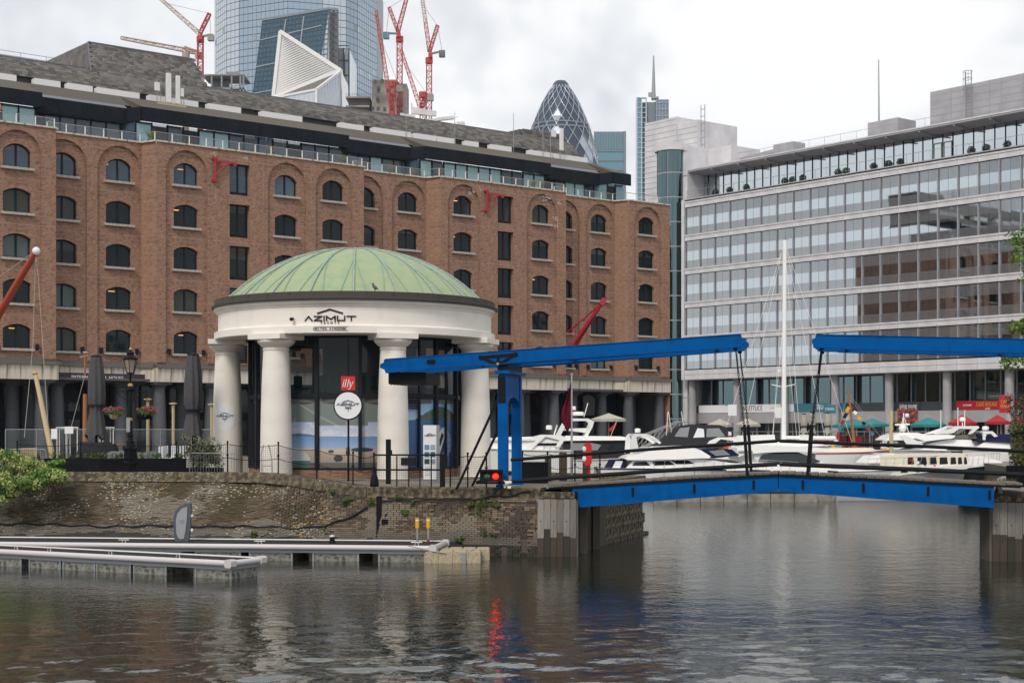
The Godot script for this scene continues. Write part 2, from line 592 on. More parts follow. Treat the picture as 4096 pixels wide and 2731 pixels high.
	# dark dock water: the ripples are relief, the picture in it is what stands around
	var w := mat("water", Color(0.016, 0.018, 0.012), 0.05)
	w.metallic_specular = 0.5
	w.uv1_triplanar = true
	w.uv1_world_triplanar = true
	w.uv1_scale = Vector3.ONE / 6.0
	var wt := nt(0.016, [[0.0, 0.0], [1.0, 1.0]], 1024, 77, 5)
	bump(w, wt, 0.7)

# courses of brick too small to tell apart at this distance: faint joints and brick-to-brick tone
func brick_picture() -> ImageTexture:
	var im := Image.create(512, 512, false, Image.FORMAT_RGB8)
	var r := RandomNumberGenerator.new()
	r.seed = 3
	var pn := FastNoiseLite.new()
	pn.seed = 4
	pn.frequency = 0.012
	for row in 48:
		var y0 := int(row * 512.0 / 48.0)
		var y1 := int((row + 1) * 512.0 / 48.0)
		for k in 16:
			var off := 16 if row % 2 else 0
			var t := r.randf_range(0.8, 1.0)
			var c := Color(t, t * r.randf_range(0.93, 1.03), t * r.randf_range(0.9, 1.05))
			if r.randf() < 0.08:
				c = Color(0.66, 0.66, 0.7)
			for x in range(k * 32 + off, k * 32 + 31 + off):
				for y in range(y0, y1):
					var q := c
					if y == y0:
						q = Color(0.95, 1.0, 1.0)
					im.set_pixel(x % 512, y, q)
			for y in range(y0, y1):
				im.set_pixel((k * 32 + 31 + off) % 512, y, Color(0.92, 0.98, 1.0))
	return ImageTexture.create_from_image(im)

# ------------------------------------------------------------------ ground, water, quay
const SHORE := [[-600, -66], [-25.9, -67.6], [-10.2, -65.1], [-7.5, -62.1], [-5.9, -61.1], [0.7, -58.3], [2.2, -58.1], [5.7, -69.5], [-2.5, -80], [-14, -96], [-15.1, -121.7], [17.5, -149], [37.2, -127.8], [33, -110], [29.5, -90], [22, -70], [17.75, -55.6], [600, -40], [600, -3000], [-600, -3000]]

func ground_and_water() -> void:
	var o := PackedVector2Array()
	for q in SHORE:
		o.append(Vector2(q[0], q[1]))
	var top := MB.new()
	var idx := Geometry2D.triangulate_polygon(o)
	for i in range(0, idx.size(), 3):
		var a := o[idx[i]]
		var b := o[idx[i + 1]]
		var d := o[idx[i + 2]]
		if (b - a).cross(d - a) > 0:
			var w := b
			b = d
			d = w
		top.tri(Vector3(a.x, 2.5, a.y), Vector3(b.x, 2.5, b.y), Vector3(d.x, 2.5, d.y))
	struct("pavement", top, M.paving)
	var side := MB.new()
	for i in range(6, 17):
		var a := o[i]
		var b := o[i + 1]
		side.quad(Vector3(b.x, -1.5, b.y), Vector3(a.x, -1.5, a.y), Vector3(a.x, 2.5, a.y), Vector3(b.x, 2.5, b.y))
	var sw := struct("basin_wall", side, M.mortar)
	# the stone edge of the basin, block by block where it shows beside the bridge
	for i in range(6, 9):
		var a := Vector3(o[i].x, 2.52, o[i].y)
		var b := Vector3(o[i + 1].x, 2.52, o[i + 1].y)
		var l := a.distance_to(b)
		var k := int(l / 1.4)
		for j in k:
			var m := MB.new()
			var p := a.lerp(b, (j + 0.5) / k)
			var x := (b - a).normalized()
			m.cbox(p, Vector3(l / k - 0.02, 0.32, 0.7), 0.03, Basis(x, Vector3.UP, x.cross(Vector3.UP)))
			mi("edge_stone", m, M.coping, sw)
	# water: one sheet, finely rippled where the photograph looks down on it
	var wm := MB.new()
	var nz := FastNoiseLite.new()
	nz.seed = 15
	nz.frequency = 0.75
	nz.fractal_octaves = 3
	var zs := PackedFloat32Array()
	var z := -24.0
	while z > -64.0:
		zs.append(z)
		z -= 0.16 * maxf(1.0, -z / 34.0)
	var rows := []
	for zz in zs:
		var line := PackedVector3Array()
		var half := 0.36 * -zz + 3.0
		for i in 201:
			var x := (i / 200.0 * 2.0 - 1.0) * half
			var edge := minf(1.0, minf(i, 200 - i) / 6.0) * clampf((-24.0 - zz) / 1.5, 0, 1) * clampf((zz + 64.0) / 3.0, 0, 1)
			line.append(Vector3(x, nz.get_noise_3d(x * 0.75, 0, zz * 1.25) * lerpf(0.075, 0.008, smoothstep(27.0, 41.0, -zz)) * edge, zz))
		rows.append(line)
	wm.loft(rows, false)
	var n0: PackedVector3Array = rows[0]
	var n1: PackedVector3Array = rows[rows.size() - 1]
	for i in rows.size() - 1:
		wm.quad(Vector3(-700, 0, rows[i][0].z), rows[i][0], rows[i + 1][0], Vector3(-700, 0, rows[i + 1][0].z)) if false else null
	# flat water round the rippled field, butted to it
	var l0 := n0[0].x
	var l1 := n1[0].x
	wm.quad(Vector3(-700, 0, 200), Vector3(700, 0, 200), Vector3(700, 0, n0[0].z), Vector3(-700, 0, n0[0].z))
	wm.quad(Vector3(-700, 0, n1[0].z), Vector3(700, 0, n1[0].z), Vector3(700, 0, -165), Vector3(-700, 0, -165))
	wm.quad(Vector3(-700, 0, n0[0].z), n0[0], n1[0], Vector3(-700, 0, n1[0].z))
	wm.quad(n0[200], Vector3(700, 0, n0[0].z), Vector3(700, 0, n1[0].z), n1[200])
	struct("water", wm, M.water)

# top edge of the quay's face by picture column, for laying it out: [u, distance, height of coping top], and how far the foot stands forward
const EDGE := [[-420.0, 67.6, 2.93, 3.6], [1000.0, 65.2, 2.93, 3.4], [1110.0, 64.6, 2.9, 2.7], [1300.0, 61.9, 2.68, 1.0], [1450.0, 60.4, 2.5, 0.25], [2168.0, 57.7, 2.56, 0.12]]

func edge_at(u: float) -> Array:
	for i in EDGE.size() - 1:
		if u <= EDGE[i + 1][0] or i == EDGE.size() - 2:
			var k: float = (u - EDGE[i][0]) / (EDGE[i + 1][0] - EDGE[i][0])
			var d := lerpf(EDGE[i][1], EDGE[i + 1][1], k)
			var p := Vector3((u - 2048.0) / F * d, lerpf(EDGE[i][2], EDGE[i + 1][2], k), -d)
			var batter := lerpf(EDGE[i][3], EDGE[i + 1][3], k)
			return [p, batter]
	return []

func quay_wall() -> void:
	var wall := Node3D.new()
	wall.name = num("quay_wall")
	add_child(wall)
	wall.set_meta("kind", "structure")
	# stations every 0.12 m along the top edge
	var tops := []
	var foots := []
	var u := -420.0
	while u <= 2168.0:
		var q := edge_at(u)
		var p: Vector3 = q[0]
		tops.append(p)
		foots.append(Vector3(p.x, -0.25, p.z + q[1]))
		u += 11.6
	var nst := tops.size()
	# body behind the bricks (what shows in the joints)
	var body := MB.new()
	var rows := []
	for k in 13:
		var line := PackedVector3Array()
		for i in nst:
			var a: Vector3 = foots[i]
			var b: Vector3 = tops[i] - Vector3(0, 0.3, 0)
			line.append(a.lerp(b, k / 12.0) + Vector3(0, 0, -0.025))
		rows.append(line)
	body.loft(rows)
	var tp := PackedVector3Array()
	var tb := PackedVector3Array()
	for i in nst:
		tp.append(tops[i] - Vector3(0, 0.3, 0.025))
		tb.append(tops[i] + Vector3(0, -0.3, -0.7))
	body.loft([tp, tb])
	mi("wall_core", body, M.mortar, wall)
	# bricks
	var nz := FastNoiseLite.new()
	nz.seed = 9
	nz.frequency = 0.5
	nz.fractal_octaves = 4
	var cand := []
	var rowh := 0.078
	var hmax := 4.9
	var nrow := int(hmax / rowh)
	for r in nrow:
		var s := (0.12 if r % 2 else 0.0)
		var i := 0
		var carry := s
		# walk along the row at this height
		var prev: Vector3 = Vector3.ZERO
		var run := 0.0
		var want := rng.randf_range(0.2, 0.24)
		var start: Vector3
		var have := false
		for j in nst:
			var a: Vector3 = foots[j]
			var b: Vector3 = tops[j] - Vector3(0, 0.3, 0)
			var slope := b - a
			var h := (r + 0.5) * rowh
			if h + 0.03 > slope.length():
				have = false
				continue
			var p := a + slope.normalized() * h
			if not have:
				have = true
				start = p
				run = -s
				prev = p
				continue
			run += prev.distance_to(p)
			prev = p
			if run >= want:
				cand.append([start.lerp(p, 0.5), p - start, slope.normalized(), r, j])
				start = p
				run = 0.0
				want = rng.randf_range(0.17, 0.24)
	var near := []
	var far := MB.new()
	for q in cand:
		var p: Vector3 = q[0]
		if p.y < -0.1:
			continue
		var x: Vector3 = q[1].normalized()
		var y: Vector3 = (q[2] - x * x.dot(q[2])).normalized()
		var zz := x.cross(y)
		var l: float = minf(q[1].length(), 0.3) - 0.012
		var uu := 2048.0 + p.x / -p.z * F
		var k := nz.get_noise_3dv(p * Vector3(0.7, 1.2, 0.7))
		var k2 := nz.get_noise_3dv(p * 1.9 + Vector3(40, 0, 0))
		if k2 > 0.42:
			continue  # a brick that has fallen out
		var tone := rng.randf()
		var c: Color
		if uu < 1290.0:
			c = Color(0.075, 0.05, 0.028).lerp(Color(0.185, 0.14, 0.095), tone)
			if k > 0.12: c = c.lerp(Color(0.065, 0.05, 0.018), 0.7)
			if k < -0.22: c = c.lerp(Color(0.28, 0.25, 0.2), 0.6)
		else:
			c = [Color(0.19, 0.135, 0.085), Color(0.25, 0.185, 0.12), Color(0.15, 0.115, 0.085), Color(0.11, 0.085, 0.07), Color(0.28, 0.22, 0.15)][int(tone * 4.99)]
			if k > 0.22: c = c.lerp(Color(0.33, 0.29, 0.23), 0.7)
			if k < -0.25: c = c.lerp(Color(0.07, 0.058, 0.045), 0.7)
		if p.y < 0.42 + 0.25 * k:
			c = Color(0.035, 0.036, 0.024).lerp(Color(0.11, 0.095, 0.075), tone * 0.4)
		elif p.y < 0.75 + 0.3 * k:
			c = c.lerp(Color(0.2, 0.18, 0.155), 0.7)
		var bas := Basis(x, y, zz).rotated(y, rng.randf_range(-0.02, 0.02))
		var pr := p + zz * rng.randf_range(-0.008, 0.014)
		var size := Vector3(l, 0.064, 0.06)
		if uu > 1560.0 and uu < 2125.0 and p.y > 0.9 and near.size() < 330:
			near.append([pr, bas, size, c])
		else:
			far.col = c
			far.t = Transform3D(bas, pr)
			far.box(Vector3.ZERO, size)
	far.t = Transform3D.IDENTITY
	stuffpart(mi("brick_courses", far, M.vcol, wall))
	# the nearest courses singly: shared meshes, a few tones
	var tones := []
	for q in 9:
		var m: StandardMaterial3D = M.vcol.duplicate()
		m.vertex_color_use_as_albedo = false
		m.resource_name = "quay_brick"
		var cc: Color = [Color(0.19, 0.135, 0.085), Color(0.25, 0.185, 0.12), Color(0.15, 0.115, 0.085), Color(0.11, 0.085, 0.07), Color(0.28, 0.22, 0.15), Color(0.3, 0.26, 0.2), Color(0.09, 0.075, 0.06), Color(0.22, 0.155, 0.1), Color(0.2, 0.175, 0.145)][q]
		m.albedo_color = cc.linear_to_srgb()
		tones.append([m, cc])
	var shapes := []
	for q in 4:
		var m := MB.new()
		m.cbox(Vector3.ZERO, Vector3(0.155 + q * 0.022, 0.064, 0.06), 0.006)
		shapes.append(m.mesh())
	for i in near.size():
		var q: Array = near[i]
		if i < 296:
			var best := 0
			for k in tones.size():
				if Vector3(q[3].r - tones[k][1].r, q[3].g - tones[k][1].g, q[3].b - tones[k][1].b).length() < Vector3(q[3].r - tones[best][1].r, q[3].g - tones[best][1].g, q[3].b - tones[best][1].b).length():
					best = k
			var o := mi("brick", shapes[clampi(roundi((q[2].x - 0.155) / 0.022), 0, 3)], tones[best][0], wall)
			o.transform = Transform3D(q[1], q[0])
	# coping stones
	u = -420.0
	while u < 2160.0:
		var step := rng.randf_range(105, 175)
		var a: Vector3 = edge_at(u)[0]
		var b: Vector3 = edge_at(minf(u + step, 2168.0))[0]
		var bt: float = edge_at(u)[1]
		var x := (b - a).normalized()
		var m := MB.new()
		var lean := clampf(bt / 3.4, 0, 1) * 0.55
		var up := Vector3(0, 1, 0)
		var out := x.cross(up).normalized()
		var w := a.distance_to(b) - 0.012
		# front face leans with the wall below it
		var y0 := -0.40
		var ps := [Vector2(lean * 0.4 + 0.035, y0), Vector2(0.02, -0.03), Vector2(-0.02, 0.0), Vector2(-0.62, 0.0), Vector2(-0.62, y0)]
		var ring0 := PackedVector3Array()
		var ring1 := PackedVector3Array()
		for q in ps:
			var jx: float = rng.randf_range(-0.012, 0.012)
			ring0.append(a + x * 0.006 + out * (q.x + jx) + up * q.y)
			ring1.append(a + x * w + out * (q.x + jx) + up * q.y)
		for k in ps.size():
			var k2 := (k + 1) % ps.size()
			m.quad(ring0[k], ring1[k], ring1[k2], ring0[k2])
		m.fan(ring0, false)
		m.fan(ring1, true)
		mi("coping_stone", m, M.coping, wall)
		u += step
	# lichen and moss growing on the battered part
	var li := MB.new()
	var k := 0
	while k < 11000:
		k += 1
		var uu := rng.randf_range(40, 1330)
		var q := edge_at(uu)
		var a: Vector3 = q[0] + Vector3(0, -0.25, q[1])
		a.y = -0.25
		var b: Vector3 = q[0] - Vector3(0, 0.3, 0)
		var h := rng.randf_range(0.25, 1.0)
		var p := a.lerp(b, h)
		var d := nz.get_noise_3dv(p * 0.8 + Vector3(9, 0, 3))
		if d < rng.randf_range(-0.2, 0.42):
			continue
		var orange := rng.randf() < (0.3 if uu > 640 else 0.05) and nz.get_noise_3dv(p * 0.6 + Vector3(70, 0, 0)) > -0.05
		li.col = Color(0.4, 0.22, 0.03) if orange else Color(0.4, 0.4, 0.33).lerp(Color(0.15, 0.15, 0.1), rng.randf())
		var y := (b - a).normalized()
		var x := Vector3(1, 0, 0.02).normalized()
		var nn := x.cross(y).normalized()
		p += nn * 0.045
		if k % 6 == 0:
			var dn := rng.randf()
			p = q[0] + Vector3(0, -0.02 - dn * 0.36, 0.035 + dn * clampf(q[1] / 3.4, 0, 1) * 0.22)
		var r := 0.005 + 0.027 * pow(rng.randf(), 2.6)
		var ring := []
		for j in 7:
			var an := TAU * j / 7.0
			ring.append(p + (x * cos(an) * 1.9 + y * sin(an)) * r * rng.randf_range(0.6, 1.3))
		for j in 7:
			li.tri(p + nn * 0.006, ring[j], ring[(j + 1) % 7])
	stuffpart(one("lichen", li, M.vplain, "pale and orange lichen spotting the sloping quay wall", "lichen"))
	piers()

func piers() -> void:
	# timber-faced piers that carry the bridge: [name words, front corner, along, planks]
	var L := thing("timber_pier", "weathered grey plank pier below the traffic signal end of the bridge", "pier", Vector3(0.95, 0, -57.6), deg_to_rad(-4))
	var R := thing("timber_pier", "weathered grey plank pier below the dark planter on the far bank", "pier", Vector3(17.3, 0, -55.5), deg_to_rad(-3))
	for q in [[L, 6, 1.45, 2.18], [R, 12, 3.2, 2.15]]:
		var o: Node3D = q[0]
		var core := MB.new()
		core.ext(0.02, q[2] - 0.02, -1.0, q[3] - 0.02, -1.6, -0.09)
		mi("core", core, M.mortar, o)
		var n: int = q[1]
		for i in n:
			var w: float = q[2] / n
			var m := MB.new()
			var jog := rng.randf_range(-0.02, 0.02)
			var hh := 3.1 + rng.randf_range(-0.03, 0.02)
			var wet := 1.62 + rng.randf_range(0.0, 0.4)
			var tn := rng.randf_range(0.2, 0.36)
			m.col = Color(tn, tn * 0.93, tn * 0.84)
			m.cbox(Vector3(0, wet / 2, 0), Vector3(w - 0.012, hh - wet, 0.09), 0.008)
			m.col = Color(0.075, 0.062, 0.045) if rng.randf() < 0.6 else Color(0.045, 0.045, 0.032)
			m.cbox(Vector3(0, (wet - hh) / 2, 0.001), Vector3(w - 0.012, wet, 0.09), 0.008)
			var pl := mi("plank", m, M.plank, o, Vector3((i + 0.5) * w, q[3] - 1.58, jog - 0.03))
			if i % 2 == 0:
				var bt := MB.new()
				bt.tube([Vector3(0, 0.72, 0.03), Vector3(0, 0.72, 0.065)], 0.022, 8)
				mi("bolt", bt, M.iron, pl)
		for i in 5:
			var m := MB.new()
			m.col = Color(0.13, 0.115, 0.095)
			m.cbox(Vector3.ZERO, Vector3(0.27, 3.0, 0.09), 0.01)
			var p := mi("plank", m, M.plank, o, Vector3(-0.05 if o == R else q[2] + 0.02, q[3] - 1.6 - i * 0.05, -0.16 - i * 0.29))
			p.rotation.y = PI / 2
		var cap := MB.new()
		cap.cbox(Vector3(q[2] / 2, q[3] + 0.11, -0.75), Vector3(q[2] - 0.1, 0.22, 1.6), 0.05)
		mi("cap_stone", cap, M.coping, o)
	# rough masonry of the channel behind the plank face
	var ch := thing("channel_wall", "rough mossy masonry wall of the channel under the bridge", "wall")
	var a := Vector3(2.35, 0, -59.6)
	var b := Vector3(5.75, 0, -69.6)
	var x := (b - a).normalized()
	var out := Vector3(-x.z, 0, x.x)
	for r in 6:
		var s := 0.0
		while s < a.distance_to(b):
			var w := rng.randf_range(0.7, 1.3)
			var m := MB.new()
			m.cbox(Vector3.ZERO, Vector3(w - 0.03, 0.43, 0.3), 0.03)
			var p := a + x * (s + w / 2) + out * rng.randf_range(-0.03, 0.03) + Vector3(0, -0.1 + r * 0.44, 0)
			mi("block", m, M.coping, ch).transform = Transform3D(Basis(x, Vector3.UP, x.cross(Vector3.UP)), p)
			s += w
	var m := MB.new()
	m.col = Color(0.2, 0.175, 0.14)
	m.ext(-0.14, 0.14, -1, 1.9, -0.14, 0.14)
	for q in [Vector3(2.75, 0, -59.2), Vector3(3.35, 0, -61.3)]:
		mi("fender_post", m, M.plank, ch, q)
	var rt := thing("channel_wall", "pale block wall of the channel beside the dark planter", "wall")
	a = Vector3(17.55, 0, -56.8)
	b = Vector3(21.9, 0, -70)
	x = (b - a).normalized()
	for r in 6:
		var s := 0.0
		while s < 12.0:
			var w := rng.randf_range(0.8, 1.4)
			var mm := MB.new()
			mm.cbox(Vector3.ZERO, Vector3(w - 0.03, 0.43, 0.3), 0.03)
			mi("block", mm, M.coping, rt).transform = Transform3D(Basis(x, Vector3.UP, x.cross(Vector3.UP)), a + x * (s + w / 2) + Vector3(0, -0.1 + r * 0.44, 0))
			s += w

# ------------------------------------------------------------------ the domed rotunda
const RC := Vector3(-7.5, 0, -74.0)

func rotunda() -> void:
	var o := thing("domed_pavilion", "round cream pavilion with green copper dome and thick white columns", "pavilion", RC)
	var y0 := 2.5
	# paved step and columns
	var st := MB.new()
	st.lathe([[7.0, y0], [7.0, y0 + 0.06], [0.0, y0 + 0.06]], 72)
	mi("base_step", st, M.paving, o)
	var shaft := MB.new()
	shaft.lathe([[0.735, 0.0], [0.735, 0.04], [0.715, 0.06], [0.705, 1.2], [0.675, 3.0], [0.625, 4.6], [0.565, 5.72], [0.565, 5.74]], 40, Vector3.ZERO, true)
	var neck := MB.new()
	neck.lathe([[0.565, 5.70], [0.60, 5.72], [0.60, 5.76], [0.57, 5.78], [0.57, 5.84]], 40)
	neck.lathe([[0.57, 5.84], [0.62, 5.86], [0.70, 5.93], [0.80, 6.02], [0.845, 6.09], [0.84, 6.15], [0.78, 6.2]], 40, Vector3.ZERO, true)
	var sm := shaft.mesh()
	var nm := neck.mesh()
	var ab := MB.new()
	ab.cbox(Vector3(0, 6.30, 0), Vector3(1.80, 0.24, 1.75), 0.015)
	var am := ab.mesh()
	for k in 7:
		var a := deg_to_rad(21.5 + k * 360.0 / 7.0)
		var c := Node3D.new()
		c.name = "column"
		o.add_child(c, true)
		c.position = Vector3(sin(a) * 6.06, y0 + 0.06, cos(a) * 6.06)
		c.rotation.y = a
		mi("shaft", sm, M.cream, c)
		mi("capital", nm, M.cream, c)
		mi("abacus", am, M.cream, c)
	# entablature: lower band, frieze, cornice
	var en := MB.new()
	en.lathe([[5.3, 8.95], [6.62, 8.95], [6.68, 8.98], [6.68, 9.28], [6.62, 9.31], [6.52, 9.34], [6.50, 9.36], [6.50, 10.12], [6.55, 10.16], [6.56, 10.22], [6.66, 10.27], [6.70, 10.33], [6.70, 10.40], [6.0, 10.42]], 112)
	en.lathe([[5.3, 10.0], [5.3, 8.95]], 64)
	mi("entablature", en, M.cream, o)
	var gu := MB.new()
	gu.lathe([[6.66, 10.40], [6.80, 10.41], [6.82, 10.50], [6.70, 10.52], [6.68, 10.54], [6.66, 10.80], [6.50, 10.82], [6.30, 10.72]], 112)
	var gut := mi("gutter", gu, M.gutter, o)
	# short joints of the lead gutter
	for k in 36:
		var a := TAU * k / 36.0
		var m := MB.new()
		m.box(Vector3(0, 10.66, 6.672), Vector3(0.03, 0.27, 0.02))
		mi("gutter_joint", m, M.gutter, gut).rotation.y = a
	# dome: 20 copper sheets, each a little hollow between rolled ribs
	var prof := []
	for i in 17:
		var q := i / 16.0
		var ang := lerpf(0.805, 0.0, q)
		prof.append([maxf(8.71 * sin(ang), 0.05), 10.70 + 2.67 - 8.71 * (1.0 - cos(ang))])
	var nseg := 20
	for k in nseg:
		var a0 := TAU * (k + 0.27) / nseg
		var a1 := TAU * (k + 1.27) / nseg
		var rows := []
		for q in prof:
			var line := PackedVector3Array()
			for j in 7:
				var f := j / 6.0
				var a := lerpf(a0, a1, f)
				var sag: float = 0.05 * sin(f * PI) * (q[0] / 6.3)
				var r: float = q[0] - sag
				line.append(Vector3(sin(a) * r, q[1] - sag * 0.4, cos(a) * r))
			rows.append(line)
		var sheet := MB.new()
		sheet.loft(rows)
		var sh := mi("copper_sheet", sheet, M.copper, o)
		# one rolled rib on its seam, with straps
		var pts := []
		for q in prof:
			pts.append(Vector3(sin(a0) * (q[0] + 0.02), q[1] + 0.02, cos(a0) * (q[0] + 0.03)))
		var rib := MB.new()
		rib.tube(pts, 0.05, 6)
		for s in [4, 8, 11]:
			rib.tube([pts[s].lerp(pts[s + 1], 0.4), pts[s].lerp(pts[s + 1], 0.5)], 0.066, 6)
		mi("rib", rib, M.copper_rib, sh)
		# folded welts that fan out beside the rib near the eaves
		var we := MB.new()
		for sgn in [-1.0, 1.0]:
			var wp := []
			for i in 8:
				var q: Array = prof[i]
				var a: float = a0 + sgn * (0.10 - 0.088 * i / 7.0)
				wp.append(Vector3(sin(a) * (q[0] + 0.0), q[1] + 0.004, cos(a) * (q[0] + 0.0)))
			we.tube(wp, 0.014, 5)
		mi("welt", we, M.copper_rib, sh)
	# glazed drum: 16 facets of dark frame, glass above a transom, prints below on the front
	var floor_ := MB.new()
	floor_.lathe([[5.05, 2.56], [5.05, 2.92], [4.8, 2.93], [0, 2.93]], 64)
	mi("brick_plinth", floor_, M.brick, o)
	var up := MB.new()
	up.lathe([[4.9, 5.95], [4.9, 6.15], [0, 6.15]], 48)
	up.lathe([[0, 5.95], [4.9, 5.95]], 48)
	mi("upper_floor", up, M.interior, o)
	var ce := MB.new()
	ce.lathe([[0, 8.94], [5.3, 8.94]], 48)
	mi("ceiling", ce, M.interior, o)
	var cr := MB.new()
	cr.lathe([[1.6, 2.9], [1.6, 8.94]], 24)
	mi("service_core", cr, M.interior, o)
	var R := 5.0
	var poster_a := print_sea_deck()
	var poster_b := print_bay()
	for k in 16:
		var a0 := deg_to_rad(-14.5 + k * 22.5)
		var a1 := a0 + deg_to_rad(22.5)
		var p0 := Vector3(sin(a0) * R, 0, cos(a0) * R)
		var p1 := Vector3(sin(a1) * R, 0, cos(a1) * R)
		var bay := Node3D.new()
		bay.name = "glazed_bay"
		o.add_child(bay, true)
		var f := MB.new()
		f.bar(p0 + Vector3(0, 2.93, 0), p0 + Vector3(0, 8.94, 0), 0.16, 0.2, Vector3(p0.x, 0, p0.z).normalized())
		mi("mullion", f, M.dark_frame, bay)
		for y in [2.98, 6.27, 8.9]:
			var tr := MB.new()
			tr.bar(p0 + Vector3(0, y, 0), p1 + Vector3(0, y, 0), 0.12, 0.2 if y == 6.27 else 0.09)
			mi("transom", tr, M.dark_frame, bay)
		if k in [2, 3, 13, 14]:
			var mid := p0.lerp(p1, 0.5)
			var mm := MB.new()
			mm.bar(mid + Vector3(0, 3.03, 0), mid + Vector3(0, 8.85, 0), 0.09, 0.1, mid.normalized())
			mi("mullion", mm, M.dark_frame, bay)
		var g := MB.new()
		g.quad(p0 + Vector3(0, 6.38, 0), p1 + Vector3(0, 6.38, 0), p1 + Vector3(0, 8.86, 0), p0 + Vector3(0, 8.86, 0))
		mi("pane", g, M.pane, bay)
		# lower light: clear glass, or the photographic print that fills it
		var print_tex: Texture2D = null
		var u0 := 0.0
		var u1 := 1.0
		if k in [15, 0, 1]:
			print_tex = poster_a
			var n := [15, 0, 1].find(k)
			u0 = n / 3.0
			u1 = (n + 1) / 3.0
		elif k in [2, 3]:
			print_tex = poster_b
			u0 = (k - 2) / 2.0
			u1 = u0 + 0.5
		var lo := MB.new()
		var s := 0.985
		var ya := 3.03
		var yb := 6.16
		lo.quad(p0 * s + Vector3(0, ya, 0), p1 * s + Vector3(0, ya, 0), p1 * s + Vector3(0, yb, 0), p0 * s + Vector3(0, yb, 0))
		# corner order of the two triangles as MB writes them: a d b, a e d
		lo.uv = PackedVector2Array([Vector2(u0, 1), Vector2(u1, 0), Vector2(u1, 1), Vector2(u0, 1), Vector2(u0, 0), Vector2(u1, 0)])
		if print_tex:
			var pm := StandardMaterial3D.new()
			pm.resource_name = "window_print"
			pm.albedo_texture = print_tex
			pm.roughness = 0.25
			mi("window_print", lo, pm, bay)
		else:
			mi("pane", lo, M.pane, bay)
		if k == 2:
			var lv := MB.new()
			for i in 5:
				var y := 5.72 + i * 0.09
				lv.bar(p0.lerp(p1, 0.05) * 1.01 + Vector3(0, y, 0), p0.lerp(p1, 0.48) * 1.01 + Vector3(0, y, 0), 0.05, 0.05)
			mi("louvre", lv, M.dark_frame, bay)
	# door handle bar and a cased door leaf in the bay behind the second column
	var dh := MB.new()
	var da := deg_to_rad(-62.0)
	dh.tube([Vector3(sin(da) * 5.1, 3.5, cos(da) * 5.1), Vector3(sin(da) * 5.1, 4.3, cos(da) * 5.1)], 0.03, 6)
	mi("door_handle", dh, M.iron, o)
	# lettering on the frieze, bent round it
	var lg := MB.new()
	wordmark(lg, 2.24, 0.055, 6.52)
	var el := mi("lettering", lg, M.ink, o, Vector3(0, 9.52, 0))
	el.rotation.y = deg_to_rad(-4.2)
	ring_text("YACHTS", 0.115, 0.92, 6.52, 9.415, -4.2, o)
	ring_text("UNITED KINGDOM", 0.105, 1.45, 6.70, 9.15, -4.2, o)
	var ln := MB.new()
	for y in [9.07, 9.23]:
		for i in 10:
			var a := deg_to_rad(-4.2) + (i / 9.0 - 0.5) * 0.2
			var b := a + 0.0235
			ln.bar(Vector3(sin(a) * 6.69, y, cos(a) * 6.69), Vector3(sin(b) * 6.69, y, cos(b) * 6.69), 0.012, 0.012)
	mi("lettering", ln, M.ink, o)
	# a small floodlight head on the frieze
	var fl := MB.new()
	var fa := deg_to_rad(-19)
	var fp := Vector3(sin(fa) * 6.55, 9.62, cos(fa) * 6.55)
	fl.tube([fp, fp + Vector3(-0.05, -0.04, 0.22)], [0.05, 0.085], 10)
	mi("floodlight", fl, M.ink, o)
	# round sticker on the leftmost column, bent round the shaft
	var ca := deg_to_rad(21.5 - 2 * 360.0 / 7.0)
	var cp := Vector3(sin(ca) * 6.06, 0, cos(ca) * 6.06)
	var sk := Node3D.new()
	sk.name = "round_sticker"
	o.add_child(sk, true)
	sk.position = cp + Vector3(0, 5.31, 0)
	sk.rotation.y = deg_to_rad(-1)
	var disc := MB.new()
	var rr := 0.692
	var hub := Vector3(0, 0, rr)
	for j in 40:
		var q := []
		for jj in [j, j + 1]:
			var an: float = TAU * jj / 40.0
			var x := cos(an) * 0.49
			q.append(Vector3(sin(x / rr) * rr, sin(an) * 0.63, cos(x / rr) * rr))
		for s in 4:
			var f0 := s / 4.0
			var f1 := (s + 1) / 4.0
			var an0: float = TAU * j / 40.0
			var an1: float = TAU * (j + 1) / 40.0
			var cor := []
			for w in [[f0, an0], [f1, an0], [f1, an1], [f0, an1]]:
				var x: float = cos(w[1]) * 0.49 * w[0]
				cor.append(Vector3(sin(x / rr) * rr, sin(w[1]) * 0.63 * w[0], cos(x / rr) * rr))
			disc.quad(cor[0], cor[1], cor[2], cor[3])
	mi("disc", disc, M.sign_white, sk)
	var sl := MB.new()
	wordmark(sl, 0.82, 0.028, rr + 0.004, true)
	mi("lettering", sl, M.ink_grey, sk, Vector3(0, 0.05, 0))
	# seating seen through the upper glass
	for q in [[-0.55, 0.3], [-0.25, 0.9], [0.35, 0.4]]:
		var ch := thing("dining_chair", ["dark upholstered chair upstairs behind the pavilion glass"][0], "chair", RC + Vector3(sin(q[0]) * 4.1, 6.15, cos(q[0]) * 4.1), q[1] * 3.0, "chairs on the pavilion's upper floor")
		var m := MB.new()
		m.cbox(Vector3(0, 0.46, 0), Vector3(0.48, 0.1, 0.48), 0.03)
		mi("seat", m, M.canvas_grey, ch)
		m = MB.new()
		m.cbox(Vector3(0, 0.78, -0.22), Vector3(0.46, 0.55, 0.08), 0.03)
		mi("backrest", m, M.canvas_grey, ch)
		m = MB.new()
		m.tube([Vector3(0, 0, 0), Vector3(0, 0.44, 0)], 0.016, 6)
		for s in [Vector3(0.2, 0, 0.2), Vector3(-0.2, 0, 0.2), Vector3(0.2, 0, -0.2), Vector3(-0.2, 0, -0.2)]:
			mi("leg", m, M.iron, ch, s)

